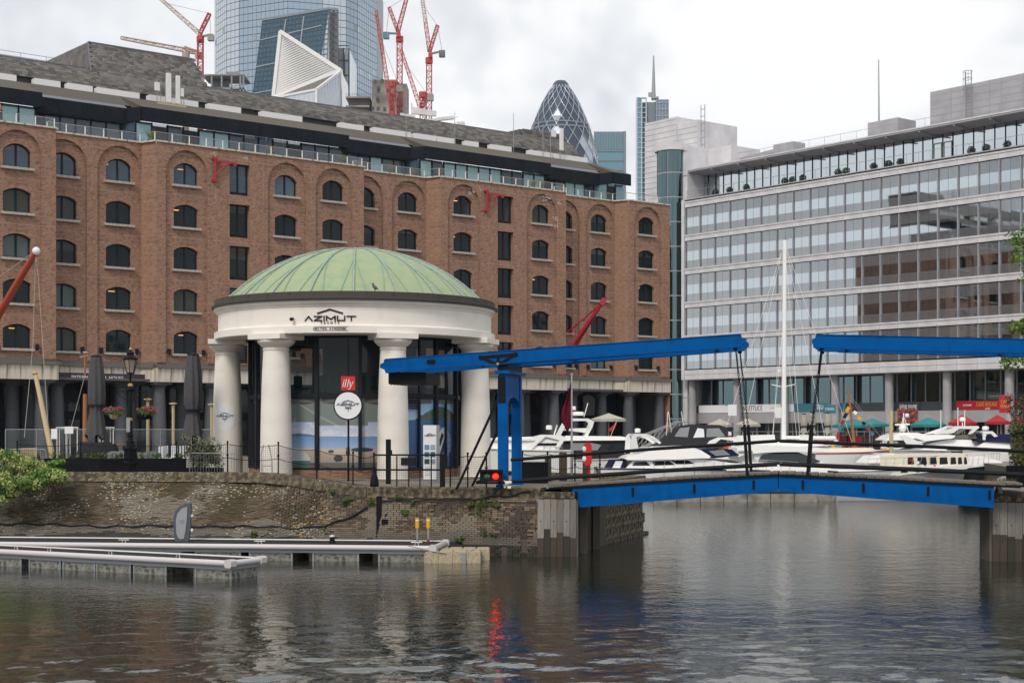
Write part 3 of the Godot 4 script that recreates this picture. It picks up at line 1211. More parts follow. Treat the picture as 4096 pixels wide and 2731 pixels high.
func ring_text(s: String, h: float, w: float, r: float, y: float, mid_deg: float, parent: Node3D) -> void:
	var n := s.length()
	for i in n:
		if s[i] == " ":
			continue
		var a := deg_to_rad(mid_deg) + (float(i) + 0.5 - n / 2.0) * w / n / r
		letters("letter", s[i], h, 0.0, parent, Vector3(sin(a) * r, y, cos(a) * r), M.ink, Basis(Vector3.UP, a), 0.02)

# print: saloon roof, pale sky, sea, a table of beige deck with white sofas
func print_sea_deck() -> ImageTexture:
	var w := 384
	var h := 160
	var im := Image.create(w, h, false, Image.FORMAT_RGB8)
	var nz := FastNoiseLite.new()
	nz.frequency = 0.03
	nz.seed = 2
	for y in h:
		for x in w:
			var f := y / float(h)
			var c: Color
			var k := nz.get_noise_2d(x, y * 3.0) * 0.03
			var roof := 0.34 + (0.05 if x > 120 and x < 280 else 0.0)
			if f < roof:
				c = Color(0.40, 0.44, 0.42) if f < 0.28 or (x + y) % 90 > 8 else Color(0.5, 0.53, 0.5)
				if x > 30 and absf((x - 30) * 0.4 - y) < 2.0: c = Color(0.55, 0.58, 0.55)
			elif f < 0.55:
				c = Color(0.62, 0.70, 0.84).lerp(Color(0.80, 0.80, 0.86), (f - 0.34) / 0.21)
				var cl := nz.get_noise_2d(x * 0.8 + 90, y * 1.6)
				if cl > 0.15: c = c.lerp(Color(0.9, 0.88, 0.9), 0.5)
				if x < 120 and f > 0.535 - 0.03 * sin(x * 0.026): c = Color(0.28, 0.40, 0.58)
			elif f < 0.72:
				c = Color(0.38, 0.54, 0.75).lerp(Color(0.55, 0.66, 0.82), (f - 0.55) / 0.17)
				c = c.lightened(k)
			elif f < 0.92:
				c = Color(0.78, 0.69, 0.60).lerp(Color(0.64, 0.56, 0.5), (f - 0.72) / 0.2)
			else:
				c = Color(0.36, 0.34, 0.31)
			# sofas
			if Vector2((x - 40) / 62.0, (y - 146) / 32.0).length() < 1.0: c = Color(0.8, 0.82, 0.84) if f < 0.9 else Color(0.25, 0.42, 0.38)
			if Vector2((x - 352) / 46.0, (y - 140) / 26.0).length() < 1.0: c = Color(0.78, 0.79, 0.8)
			if Vector2((x - 190) / 14.0, (y - 138) / 8.0).length() < 1.0: c = Color(0.16, 0.16, 0.14)
			if Vector2((x - 262) / 34.0, (y - 118) / 5.0).length() < 1.0: c = Color(0.1, 0.13, 0.2)
			if Vector2((x - 168) / 9.0, (y - 122) / 4.0).length() < 1.0: c = Color(0.2, 0.2, 0.18)
			if x > 212 and x < 226 and y > 112 and y < 130: c = Color(0.42, 0.32, 0.22) if y < 122 else Color(0.08, 0.08, 0.1)
			im.set_pixel(x, y, c.lerp(Color(0.75, 0.77, 0.8), 0.18))
	return ImageTexture.create_from_image(im)

# print: a wooded headland, blue sea, a white motor yacht turning with its wake
func print_bay() -> ImageTexture:
	var w := 256
	var h := 200
	var im := Image.create(w, h, false, Image.FORMAT_RGB8)
	var nz := FastNoiseLite.new()
	nz.frequency = 0.08
	nz.seed = 6
	for y in h:
		for x in w:
			var c := Color(0.42, 0.62, 0.88).lerp(Color(0.70, 0.80, 0.9), y / 60.0)
			var top := 62.0 - 40.0 * sin(clampf((x - 50) / 240.0, 0, 1) * PI) - 4.0 * nz.get_noise_2d(x * 2.0, 3)
			if y > top and y < 64: c = Color(0.20, 0.30, 0.27).lerp(Color(0.42, 0.44, 0.36), clampf(nz.get_noise_2d(x * 1.5, y * 1.5) * 1.5, 0, 1))
			if y >= 64: c = Color(0.14, 0.34, 0.58).lerp(Color(0.10, 0.24, 0.46), (y - 64) / 136.0).lightened(0.06 * nz.get_noise_2d(x, y * 4))
			var q := Vector2((x - 120) / 118.0, (y - 130) / 62.0)
			if q.length() < 1.0 and q.length() > 0.7 and x > 150 and y > 80 and nz.get_noise_2d(x * 3.0, y * 3.0) > -0.1: c = c.lerp(Color(0.8, 0.87, 0.93), 0.5)
			var s := Vector2(x - 168, y - 128)
			var along := s.dot(Vector2(0.55, -0.83))
			var across := s.dot(Vector2(0.83, 0.55))
			if absf(along) < 52 and absf(across) < 26.0 * (1.0 - pow(absf(along) / 54.0, 3.0)): c = Color(0.86, 0.88, 0.9) if across < 12 else Color(0.16, 0.2, 0.26)
			if absf(along - 8) < 20 and absf(across + 4) < 8: c = Color(0.1, 0.13, 0.18)
			im.set_pixel(x, y, c.lerp(Color(0.7, 0.75, 0.8), 0.15))
	return ImageTexture.create_from_image(im)

# ------------------------------------------------------------------ the blue bascule bridge
# its own axes: x across the channel from the left pivot, z towards the camera; origin under the near left pivot
func bridge() -> void:
	var at := Vector3(-0.49, 0, -58.5)
	var turn := deg_to_rad(-12)
	var W := 2.5   # near beam to far beam
	leaf(thing("drawbridge_leaf", "blue bascule bridge leaf with counterweight, on the signal side of the channel", "bridge", at, turn, "two leaves of the blue drawbridge"), W, false)
	leaf(thing("drawbridge_leaf", "blue bascule bridge leaf reaching to the planted far bank", "bridge", at, turn, "two leaves of the blue drawbridge"), W, true)

func leaf(o: Node3D, W: float, right: bool) -> void:
	# [x, top of beam] of tail, pivot, tip; girder [x, top, bottom] of heel and meeting end
	var tail := Vector2(-4.66, 7.40)
	var pivot := Vector2(0.0, 7.72)
	var tip := Vector2(9.22, 8.22)
	var heel := Vector3(2.84, 2.53, 1.80)
	var meet := Vector3(10.44, 3.05, 2.49)
	var post_x := 0.16
	var sg := 1.0
	if right:
		tail = Vector2(25.6, 7.66)
		pivot = Vector2(20.9, 7.88)
		tip = Vector2(11.68, 8.17)
		heel = Vector3(18.0, 2.70, 1.96)
		meet = Vector3(10.47, 3.05, 2.49)
		post_x = 20.75
		sg = -1.0
	var bdep := 0.50
	for zz in [0.0, -W]:
		# the balance beam: a box with notched ends
		var near := Vector2(tip.x - 0.55 * sg, tip.y)
		var dirn := (tip - tail).normalized()
		var dn := Vector2(0, -bdep)
		var ol := PackedVector2Array([
			tail + Vector2(0.16 * sg, 0.03), tip + Vector2(-0.12 * sg, 0), tip + Vector2(-0.10 * sg, -0.10), tip + Vector2(0.02 * sg, -0.17), tip + Vector2(0.02 * sg, -0.30), tip + Vector2(-0.12 * sg, -0.40), tip + Vector2(-0.16 * sg, -0.47),
			pivot + Vector2(0.6 * sg, -0.52), pivot + Vector2(-0.9 * sg, -0.53), tail + Vector2(0.22 * sg, -0.49), tail + Vector2(0.18 * sg, -0.36), tail + Vector2(0.0, -0.28), tail + Vector2(0.0, -0.16), tail + Vector2(0.14 * sg, -0.08)])
		var b := MB.new()
		b.prism(ol, zz - 0.16, zz + 0.16)
		var beam := mi("balance_beam", b, M.blue, o)
		# flange plates along the top and the bottom
		var fl := MB.new()
		fl.bar(Vector3(tail.x + 0.2 * sg, tail.y + 0.045, zz), Vector3(tip.x - 0.13 * sg, tip.y + 0.012, zz), 0.38, 0.025)
		fl.bar(Vector3(pivot.x - 0.6 * sg, pivot.y - 0.535, zz), Vector3(tip.x - 0.9 * sg, tip.y - 0.505, zz), 0.40, 0.03)
		mi("flange", fl, M.blue, beam)
		# black pivot bracket: an open triangle with its pin
		var br := MB.new()
		var z2: float = zz + 0.18
		for sd in ([z2] if zz == 0.0 else [zz + 0.18]):
			var pp := Vector3(pivot.x, pivot.y - 0.52, sd)
			var qa := Vector3(pivot.x - 0.68, pivot.y - 0.24, sd)
			var qb := Vector3(pivot.x + 0.68, pivot.y - 0.14, sd)
			br.bar(pp, qa, 0.03, 0.10)
			br.bar(pp, qb, 0.03, 0.10)
			br.bar(qa, qb, 0.03, 0.10)
			br.bar(pp, (qa + qb) * 0.5, 0.03, 0.10)
			br.tube([qa + Vector3(0, 0, -0.01), qa + Vector3(0, 0, 0.025)], 0.085, 10)
			br.tube([qb + Vector3(0, 0, -0.01), qb + Vector3(0, 0, 0.025)], 0.085, 10)
		mi("pivot_bracket", br, M.iron, beam)
		var pin := MB.new()
		pin.tube([Vector3(pivot.x, pivot.y - 0.5, zz + 0.15), Vector3(pivot.x, pivot.y - 0.5, zz + 0.24)], 0.05, 12)
		mi("pin", pin, M.steel_dull, beam)
		if not right:
			var bp := MB.new()
			bp.cbox(Vector3(-2.62, 7.33, zz + 0.17), Vector3(0.34, 0.16, 0.04), 0.03)
			bp.tube([Vector3(-2.70, 7.33, zz + 0.17), Vector3(-2.70, 7.33, zz + 0.21)], 0.035, 8)
			bp.tube([Vector3(-2.54, 7.33, zz + 0.17), Vector3(-2.54, 7.33, zz + 0.21)], 0.035, 8)
			mi("bearing_plate", bp, M.iron, beam)
		# hanger: rod from the tip, chain, then the square bar down to the girder
		var hx := tip.x - 0.32 * sg
		var gx: float = 9.23 if not right else 11.62
		var rod := MB.new()
		var top := Vector3(hx, tip.y - 0.45, zz)
		var bot := Vector3(gx, 4.72, zz)
		rod.cbox(top + Vector3(0, -0.02, 0), Vector3(0.16, 0.2, 0.1), 0.03)
		rod.tube([top, top.lerp(bot, 0.32)], 0.028, 8)
		mi("hanger_rod", rod, M.iron, o)
		var link := MB.new()
		var ring := []
		for j in 13:
			var an := TAU * j / 12.0
			ring.append(Vector3(cos(an) * 0.032, sin(an) * 0.06, 0))
		link.tube(ring, 0.013, 5, false)
		var lm := link.mesh()
		var c0 := top.lerp(bot, 0.32)
		var n := int(c0.distance_to(bot) / 0.085)
		for j in n:
			var l := mi("chain_link", lm, M.iron, o, c0.lerp(bot, (j + 0.5) / n))
			l.rotation.y = PI / 2 if j % 2 else 0.25
			l.rotation.z = atan2(bot.x - c0.x, c0.y - bot.y)
		var hb := MB.new()
		var foot := Vector3(gx + (0.13 if not right else -0.15), 2.62, zz)
		hb.bar(bot + Vector3(0, 0.0, 0), foot, 0.115, 0.115, Vector3.BACK)
		hb.tube([bot + Vector3(0, 0.06, -0.09), bot + Vector3(0, 0.06, 0.09)], 0.07, 10)
		hb.tube([bot + Vector3(0, 0.16, -0.05), bot + Vector3(0, 0.16, 0.05)], 0.05, 10)
		mi("hanger_bar", hb, M.iron, o)
		# deck girder with tapering depth, its flange and the black strap plates
		var g := MB.new()
		var gm := PackedVector2Array([Vector2(heel.x, heel.z), Vector2(meet.x, meet.z), Vector2(meet.x, meet.y), Vector2(heel.x + (meet.x - heel.x) * 0.5, heel.y + (meet.y - heel.y) * 0.56), Vector2(heel.x, heel.y)])
		g.prism(gm, zz - 0.10, zz + 0.10)
		var gi := mi("deck_girder", g, M.blue, o)
		var gf := MB.new()
		gf.bar(Vector3(heel.x - 0.9 * sg, heel.y + 0.0, zz), Vector3(heel.x + (meet.x - heel.x) * 0.5, heel.y + (meet.y - heel.y) * 0.56 + 0.03, zz), 0.34, 0.07)
		gf.bar(Vector3(heel.x + (meet.x - heel.x) * 0.5, heel.y + (meet.y - heel.y) * 0.56 + 0.03, zz), Vector3(meet.x, meet.y + 0.03, zz), 0.34, 0.07)
		mi("girder_flange", gf, M.iron, gi)
		for f in [0.02, 0.30, 0.60, 0.885]:
			var x := lerpf(heel.x, meet.x, f)
			var m := MB.new()
			m.cbox(Vector3(x, lerpf(heel.y, meet.y, f) - 0.3 + 0.02, zz + 0.105), Vector3(0.10, 0.36, 0.03), 0.035)
			mi("strap_plate", m, M.iron, gi)
		# hand rails in two lines, carried by the portal post and the hanger bar
		for hgt in [0.36, 1.22]:
			var m := MB.new()
			var r0 := Vector3(post_x + 0.3 * sg, lerpf(2.42, 2.5, 0.0) + hgt * 0.96, zz + 0.02)
			if right:
				r0 = Vector3(post_x + 1.5, 2.62 + hgt * 0.98, zz + 0.02)
			var r1 := Vector3(meet.x - 0.03 * sg, 3.10 + hgt, zz + 0.02)
			var rm := r0.lerp(r1, 0.55) + Vector3(0, 0.03, 0)
			m.tube([r0, rm, r1], 0.062 if zz == 0.0 else 0.05, 8)
			mi("hand_rail", m, M.iron, o)
	# planks of the deck
	var pn := 30
	for j in pn:
		var f := (j + 0.5) / pn
		var x := lerpf(heel.x - 1.0 * sg, meet.x, f)
		var ff := clampf((x - heel.x) / (meet.x - heel.x), 0, 1)
		var y := heel.y + (meet.y - heel.y) * (ff * 0.56 / 0.5 if ff < 0.5 else 0.56 + (ff - 0.5) / 0.5 * 0.44)
		var m := MB.new()
		m.cbox(Vector3.ZERO, Vector3(0.262, 0.07, W - 0.02), 0.012)
		mi("deck_plank", m, M.deck_plank, o, Vector3(x, y + 0.105 + rng.randf_range(-0.008, 0.008), -W / 2))
	# portal: two posts, a header with an arched soffit
	for zz in [0.0, -W]:
		var m := MB.new()
		m.cbox(Vector3(post_x, 4.68, zz), Vector3(0.36, 4.24, 0.30), 0.015)
		m.ext(post_x - 0.24, post_x + 0.24, 2.56, 2.66, zz - 0.2, zz + 0.2)
		var ps := mi("portal_post", m, M.blue, o)
		var rp := MB.new()
		rp.ext(post_x - 0.16, post_x + 0.13, 5.75, 6.75, zz + 0.153, zz + 0.172)
		mi("gusset_plate", rp, M.blue_worn if right else M.iron, ps)
		var st := MB.new()
		st.bar(Vector3(post_x - 0.2 * sg, 5.9, zz), Vector3(post_x - 1.75 * sg, 2.45, zz + 0.35), 0.10, 0.10)
		mi("strut", st, M.iron, o)
	var hd := MB.new()
	var arch := PackedVector2Array()
	arch.append(Vector2(-W - 0.14, 6.85))
	arch.append(Vector2(-W - 0.14, 5.6))
	for j in 9:
		var an := PI * (1.0 - j / 8.0)
		arch.append(Vector2(-W / 2 + cos(an) * (W / 2 - 0.15), 5.6 + sin(an) * 0.38))
	arch.append(Vector2(0.14, 5.6))
	arch.append(Vector2(0.14, 6.85))
	hd.t = Transform3D(Basis(Vector3(0, 0, 1), Vector3.UP, Vector3(-1, 0, 0)), Vector3(post_x, 0, 0))
	hd.prism(arch, -0.14, 0.14)
	hd.t = Transform3D.IDENTITY
	hd.ext(post_x - 0.3, post_x + 0.3, 6.85, 6.97, -W - 0.26, 0.26)
	mi("portal_head", hd, M.blue, o)
	var cb := MB.new()
	cb.ext(post_x - 0.2, post_x + 0.2, 6.97, 7.2, -W - 0.1, 0.1)
	mi("bearing_block", cb, M.iron, o)
	# cross ties between the two beams and the counterweight under the tail
	var ti := MB.new()
	for x in [tip.x - 1.2 * sg, pivot.x + 2.5 * sg, pivot.x - 1.2 * sg]:
		var y := lerpf(pivot.y, tip.y, clampf((x - pivot.x) / (tip.x - pivot.x), 0, 1)) - 0.3
		ti.bar(Vector3(x, y, 0), Vector3(x, y, -W), 0.1, 0.2)
	mi("cross_tie", ti, M.blue, o)
	var cw := MB.new()
	cw.cbox(Vector3(tail.x + 0.98 * sg, tail.y - 0.68, -W / 2), Vector3(1.5, 0.46, W - 0.4), 0.03)
	var cwi := mi("counterweight", cw, M.iron, o)
	var tb := MB.new()
	tb.tube([Vector3(tail.x - 0.36 * sg, tail.y - 0.18, -W + 0.3), Vector3(tail.x - 0.1 * sg, tail.y - 0.2, -W + 0.3)], 0.03, 6)
	tb.tube([Vector3(tail.x - 0.36 * sg, tail.y - 0.26, -W + 0.3), Vector3(tail.x - 0.1 * sg, tail.y - 0.28, -W + 0.3)], 0.03, 6)
	mi("tail_rod", tb, M.blue_worn, o)
	var rv := MB.new()
	rv.ball(Vector3.ZERO, Vector3(0.025, 0.03, 0.025), 6, 4)
	var rvm := rv.mesh()
	for j in 12:
		mi("rivet", rvm, M.iron, cwi, Vector3(tail.x + (0.32 + j * 0.12) * sg, tail.y - 0.925, 0.0 - 0.25))

# ------------------------------------------------------------------ the brick warehouse (x along its front, z out of it)
const AO := Vector3(-38.2, 0, -118.7)
const ATURN := 0.66741
const APATH := [[-9.0, 0.0], [3.18, 0.0], [3.18, -1.5], [11.05, -1.5], [11.67, 0.0], [31.71, 0.0], [31.71, -1.5], [39.6, -1.5], [40.25, 0.0], [55.46, 0.0], [55.46, -1.5], [63.34, -1.5], [63.89, 0.0], [69.75, 0.0]]
# bays: x from, x to, setback, arched columns, loading-door columns
const ABAYS := [[-9.0, 3.18, 0.0, [-4.6, 0.15], []], [2.0, 11.05, -1.5, [4.45, 9.13], []], [11.67, 31.71, 0.0, [14.38, 23.85, 28.61], [19.25]], [30.4, 39.6, -1.5, [32.88, 37.64], []], [40.25, 55.46, 0.0, [42.9, 52.4], [47.85]], [54.2, 63.34, -1.5, [56.63, 61.33], []], [63.89, 69.75, 0.0, [66.56], []]]
const AROWS := [25.01, 21.52, 18.03, 14.54, 11.05]

func arc_y(x: float, half: float, side: float, crown: float) -> float:
	# height of a segmental arch over its springing at distance x from the middle
	var rise := crown - side
	var r := (half * half + rise * rise) / (2.0 * rise)
	return side + sqrt(maxf(r * r - x * x, 0.0)) - (r - rise)

func warehouse() -> void:
	var o := thing("brick_warehouse", "long red-brown brick dockside warehouse with arched windows and slate roof", "building", AO, ATURN)
	var wall := MB.new()
	var reveal := MB.new()
	var windows := []
	var y0 := 10.12
	var ytop := 28.3
	for bay in ABAYS:
		var z: float = bay[2]
		var cols := []
		for c in bay[3]: cols.append([c, 1.9, true])
		for c in bay[4]: cols.append([c, 0.95, false])
		cols.sort_custom(func(p, q): return p[0] < q[0])
		var x: float = bay[0]
		for q in cols:
			var c: float = q[0]
			var hw: float = q[1]
			if c - hw > x:
				wall.quad(Vector3(x, y0, z), Vector3(c - hw, y0, z), Vector3(c - hw, ytop, z), Vector3(x, ytop, z))
			x = c + hw
			if q[2]:
				arch_column(wall, reveal, c, z, y0, ytop, windows)
			else:
				door_column(wall, reveal, c, z, y0, ytop, windows)
		if bay[1] > x:
			wall.quad(Vector3(x, y0, z), Vector3(bay[1], y0, z), Vector3(bay[1], ytop, z), Vector3(x, ytop, z))
	# returns between the bays, the end wall, the parapet's top
	for i in APATH.size() - 1:
		var a := Vector3(APATH[i][0], 0, APATH[i][1])
		var b := Vector3(APATH[i + 1][0], 0, APATH[i + 1][1])
		if absf(a.z - b.z) > 0.1:
			wall.quad(a + Vector3(0, y0, 0), b + Vector3(0, y0, 0), b + Vector3(0, ytop, 0), a + Vector3(0, ytop, 0))
	wall.quad(Vector3(69.75, 2.5, 0), Vector3(69.75, 2.5, -14), Vector3(69.75, ytop, -14), Vector3(69.75, ytop, 0))
	mi("wall", wall, M.brick, o)
	mi("reveals", reveal, M.brick, o)
	# pale joint lines of the floors and vertical movement joints
	var jl := MB.new()
	for bay in ABAYS:
		var z: float = bay[2]
		var xs: float = maxf(bay[0], -9.0)
		for y in [27.55, 24.1, 20.6, 17.1, 13.6]:
			jl.ext(xs, bay[1], y - 0.011, y + 0.011, z - 0.01, z + 0.004)
	for q in [[6.8, -1.5], [17.0, 0.0], [21.55, 0.0], [26.25, 0.0], [35.2, -1.5], [45.4, 0.0], [50.1, 0.0], [59.0, -1.5]]:
		jl.ext(q[0] - 0.013, q[0] + 0.013, 24.1, 27.9, q[1] - 0.01, q[1] + 0.005)
	mi("mortar_line", jl, mat("joint", Color(0.36, 0.28, 0.235), 0.9), o)
	# chalky bloom on the brick below the parapet
	var bl := MB.new()
	for q in [[53.0, 27.45, 0.9], [54.6, 27.2, 0.4], [44.2, 27.5, 0.7], [43.6, 27.1, 0.3], [16.8, 27.85, 0.35], [19.8, 27.8, 0.3], [54.2, 25.6, 0.5], [54.25, 24.9, 0.4]]:
		for k in 26:
			var p := Vector3(q[0] + rng.randfn(0, 0.4) * q[2], q[1] + rng.randfn(0, 0.28) * q[2], 0.006)
			var w: float = rng.randf_range(0.04, 0.16) * q[2]
			var h := rng.randf_range(0.02, 0.05)
			bl.col = Color(0.42, 0.33, 0.28).lerp(Color(0.55, 0.5, 0.46), rng.randf())
			bl.ext(p.x - w, p.x + w, p.y - h, p.y + h, 0.0, 0.005)
	stuffpart(mi("salt_bloom", bl, M.vplain, o))
	# windows
	var n := 0
	var pane_cache := {}
	for q in windows:
		n += 1
		make_window(o, q, n)
	# interiors: slabs and a back wall
	var inn := MB.new()
	for y in [28.2, 24.15, 20.65, 17.15, 13.65, 10.2]:
		inn.ext(-9, 69.6, y - 0.3, y, -9, -2.3)
	inn.ext(-9, 69.6, 10, 28, -9.2, -9)
	for x in [-2.5, 2.6, 11.4, 16.8, 21.6, 26.3, 31.5, 40, 45.4, 50.2, 55.3, 63.5]:
		inn.ext(x - 0.1, x + 0.1, 10, 28, -9, -2.4)
	mi("floors", inn, M.interior, o)
	warehouse_roof(o)
	warehouse_base(o)
	# red swing cranes on the wall
	for q in [16.83, 45.42]:
		var label := "red iron swing crane on the brick wall with chalky patches above the balcony" if q < 20 else "red iron swing crane on the brick wall nearer the grey office block"
		var c := thing("wall_crane", ["red iron swing crane bolted to brick wall, further from the grey offices", "red iron swing crane bolted to brick wall, closer to the grey offices"][0 if q < 20 else 1], "wall crane", AO + Vector3(q, 0, 0).rotated(Vector3.UP, ATURN), ATURN, "red cranes on the warehouse wall")
		var m := MB.new()
		m.tube([Vector3(0, 25.62, 0.22), Vector3(0, 27.5, 0.22)], 0.1, 8)
		mi("post", m, M.red_paint, c)
		for y in [25.62, 27.46]:
			m = MB.new()
			m.cbox(Vector3(0, y, 0.15), Vector3(0.42, 0.22, 0.3), 0.03)
			mi("bracket", m, M.red_paint, c)
		m = MB.new()
		m.bar(Vector3(0, 27.3, 0.22), Vector3(1.75, 27.2, 0.35), 0.09, 0.12)
		m.tube([Vector3(1.75, 27.1, 0.3), Vector3(1.75, 27.1, 0.42)], 0.17, 10)
		mi("jib", m, M.red_paint, c)
		m = MB.new()
		var pts := []
		for j in 9:
			var f := j / 8.0
			pts.append(Vector3(0.05 + 1.45 * f, 25.95 + 1.2 * sin(f * PI / 2), 0.22 + 0.1 * f))
		m.tube(pts, 0.06, 6)
		var ring := []
		for j in 13:
			ring.append(Vector3(0.36 + cos(TAU * j / 12.0) * 0.2, 27.0 + sin(TAU * j / 12.0) * 0.2, 0.25))
		m.tube(ring, 0.035, 5, false)
		mi("brace", m, M.red_paint, c)

func arch_column(wall: MB, rev: MB, c: float, z: float, y0: float, ytop: float, windows: Array) -> void:
	var spring := 25.95
	var N := 14
	var rec := z - 0.2
	# above the big arch, and the edge of the recess
	for i in N:
		var xa := -1.9 + 3.8 * i / N
		var xb := -1.9 + 3.8 * (i + 1) / N
		var ya := spring + sqrt(maxf(1.9 * 1.9 - xa * xa, 0))
		var yb := spring + sqrt(maxf(1.9 * 1.9 - xb * xb, 0))
		wall.quad(Vector3(c + xa, ya, z), Vector3(c + xb, yb, z), Vector3(c + xb, ytop, z), Vector3(c + xa, ytop, z))
		rev.quad(Vector3(c + xa, ya, rec), Vector3(c + xb, yb, rec), Vector3(c + xb, yb, z), Vector3(c + xa, ya, z))
	rev.quad(Vector3(c - 1.9, y0, z), Vector3(c - 1.9, y0, rec), Vector3(c - 1.9, spring, rec), Vector3(c - 1.9, spring, z))
	rev.quad(Vector3(c + 1.9, y0, rec), Vector3(c + 1.9, y0, z), Vector3(c + 1.9, spring, z), Vector3(c + 1.9, spring, rec))
	# rows of header bricks round the arch, a little proud
	for i in 16:
		var a0 := PI * (1.0 - i / 16.0)
		var a1 := PI * (1.0 - (i + 1) / 16.0)
		var ri := 1.915
		var ro := 2.30
		var q := [Vector3(c + cos(a0) * ri, spring + sin(a0) * ri, z + 0.025), Vector3(c + cos(a1) * ri, spring + sin(a1) * ri, z + 0.025), Vector3(c + cos(a1) * ro, spring + sin(a1) * ro, z + 0.025), Vector3(c + cos(a0) * ro, spring + sin(a0) * ro, z + 0.025)]
		wall.quad(q[0], q[1], q[2], q[3])
		var back := Vector3(0, 0, -0.03)
		rev.quad(q[3], q[2], q[2] + back, q[3] + back)
	# the recessed panel with its five openings
	wall.quad(Vector3(c - 1.9, y0, rec), Vector3(c - 1.1, y0, rec), Vector3(c - 1.1, 27.9, rec), Vector3(c - 1.9, 27.9, rec))
	wall.quad(Vector3(c + 1.1, y0, rec), Vector3(c + 1.9, y0, rec), Vector3(c + 1.9, 27.9, rec), Vector3(c + 1.1, 27.9, rec))
	var above := 27.9
	for r in 5:
		var yb: float = AROWS[r]
		var side := yb + (1.25 if r == 0 else 1.52)
		var crown := yb + (1.84 if r == 0 else 1.88)
		for i in 10:
			var xa := -1.1 + 2.2 * i / 10
			var xb := -1.1 + 2.2 * (i + 1) / 10
			var ya := arc_y(xa, 1.1, side, crown)
			var yc := arc_y(xb, 1.1, side, crown)
			wall.quad(Vector3(c + xa, ya, rec), Vector3(c + xb, yc, rec), Vector3(c + xb, above, rec), Vector3(c + xa, above, rec))
			rev.quad(Vector3(c + xa, ya, rec - 0.35), Vector3(c + xb, yc, rec - 0.35), Vector3(c + xb, yc, rec), Vector3(c + xa, ya, rec))
		rev.quad(Vector3(c - 1.1, yb, rec), Vector3(c - 1.1, yb, rec - 0.35), Vector3(c - 1.1, side, rec - 0.35), Vector3(c - 1.1, side, rec))
		rev.quad(Vector3(c + 1.1, yb, rec - 0.35), Vector3(c + 1.1, yb, rec), Vector3(c + 1.1, side, rec), Vector3(c + 1.1, side, rec - 0.35))
		rev.quad(Vector3(c - 1.1, yb, rec), Vector3(c + 1.1, yb, rec), Vector3(c + 1.1, yb, rec - 0.35), Vector3(c - 1.1, yb, rec - 0.35))
		above = yb
		windows.append({"x": c, "z": rec - 0.3, "y": yb, "side": side, "crown": crown, "w": 1.1, "row": r, "arch": true})
	wall.quad(Vector3(c - 1.1, y0, rec), Vector3(c + 1.1, y0, rec), Vector3(c + 1.1, AROWS[4], rec), Vector3(c - 1.1, AROWS[4], rec))

func door_column(wall: MB, rev: MB, c: float, z: float, y0: float, ytop: float, windows: Array) -> void:
	var spans := [[24.62, 27.24], [21.03, 23.82], [17.44, 20.3], [13.9, 16.75], [10.4, 13.2]]
	var above := ytop
	for r in 5:
		var lo: float = spans[r][0]
		var hi: float = spans[r][1]
		wall.quad(Vector3(c - 0.95, hi, z), Vector3(c + 0.95, hi, z), Vector3(c + 0.95, above, z), Vector3(c - 0.95, above, z))
		var b := z - 0.45
		rev.quad(Vector3(c - 0.95, lo, z), Vector3(c - 0.95, lo, b), Vector3(c - 0.95, hi, b), Vector3(c - 0.95, hi, z))
		rev.quad(Vector3(c + 0.95, lo, b), Vector3(c + 0.95, lo, z), Vector3(c + 0.95, hi, z), Vector3(c + 0.95, hi, b))
		rev.quad(Vector3(c - 0.95, hi, b), Vector3(c + 0.95, hi, b), Vector3(c + 0.95, hi, z), Vector3(c - 0.95, hi, z))
		above = lo
		windows.append({"x": c, "z": b + 0.02, "y": lo, "side": hi, "crown": hi + 0.001, "w": 0.95, "row": r, "arch": false})
	wall.quad(Vector3(c - 0.95, y0, z), Vector3(c + 0.95, y0, z), Vector3(c + 0.95, above, z), Vector3(c - 0.95, above, z))

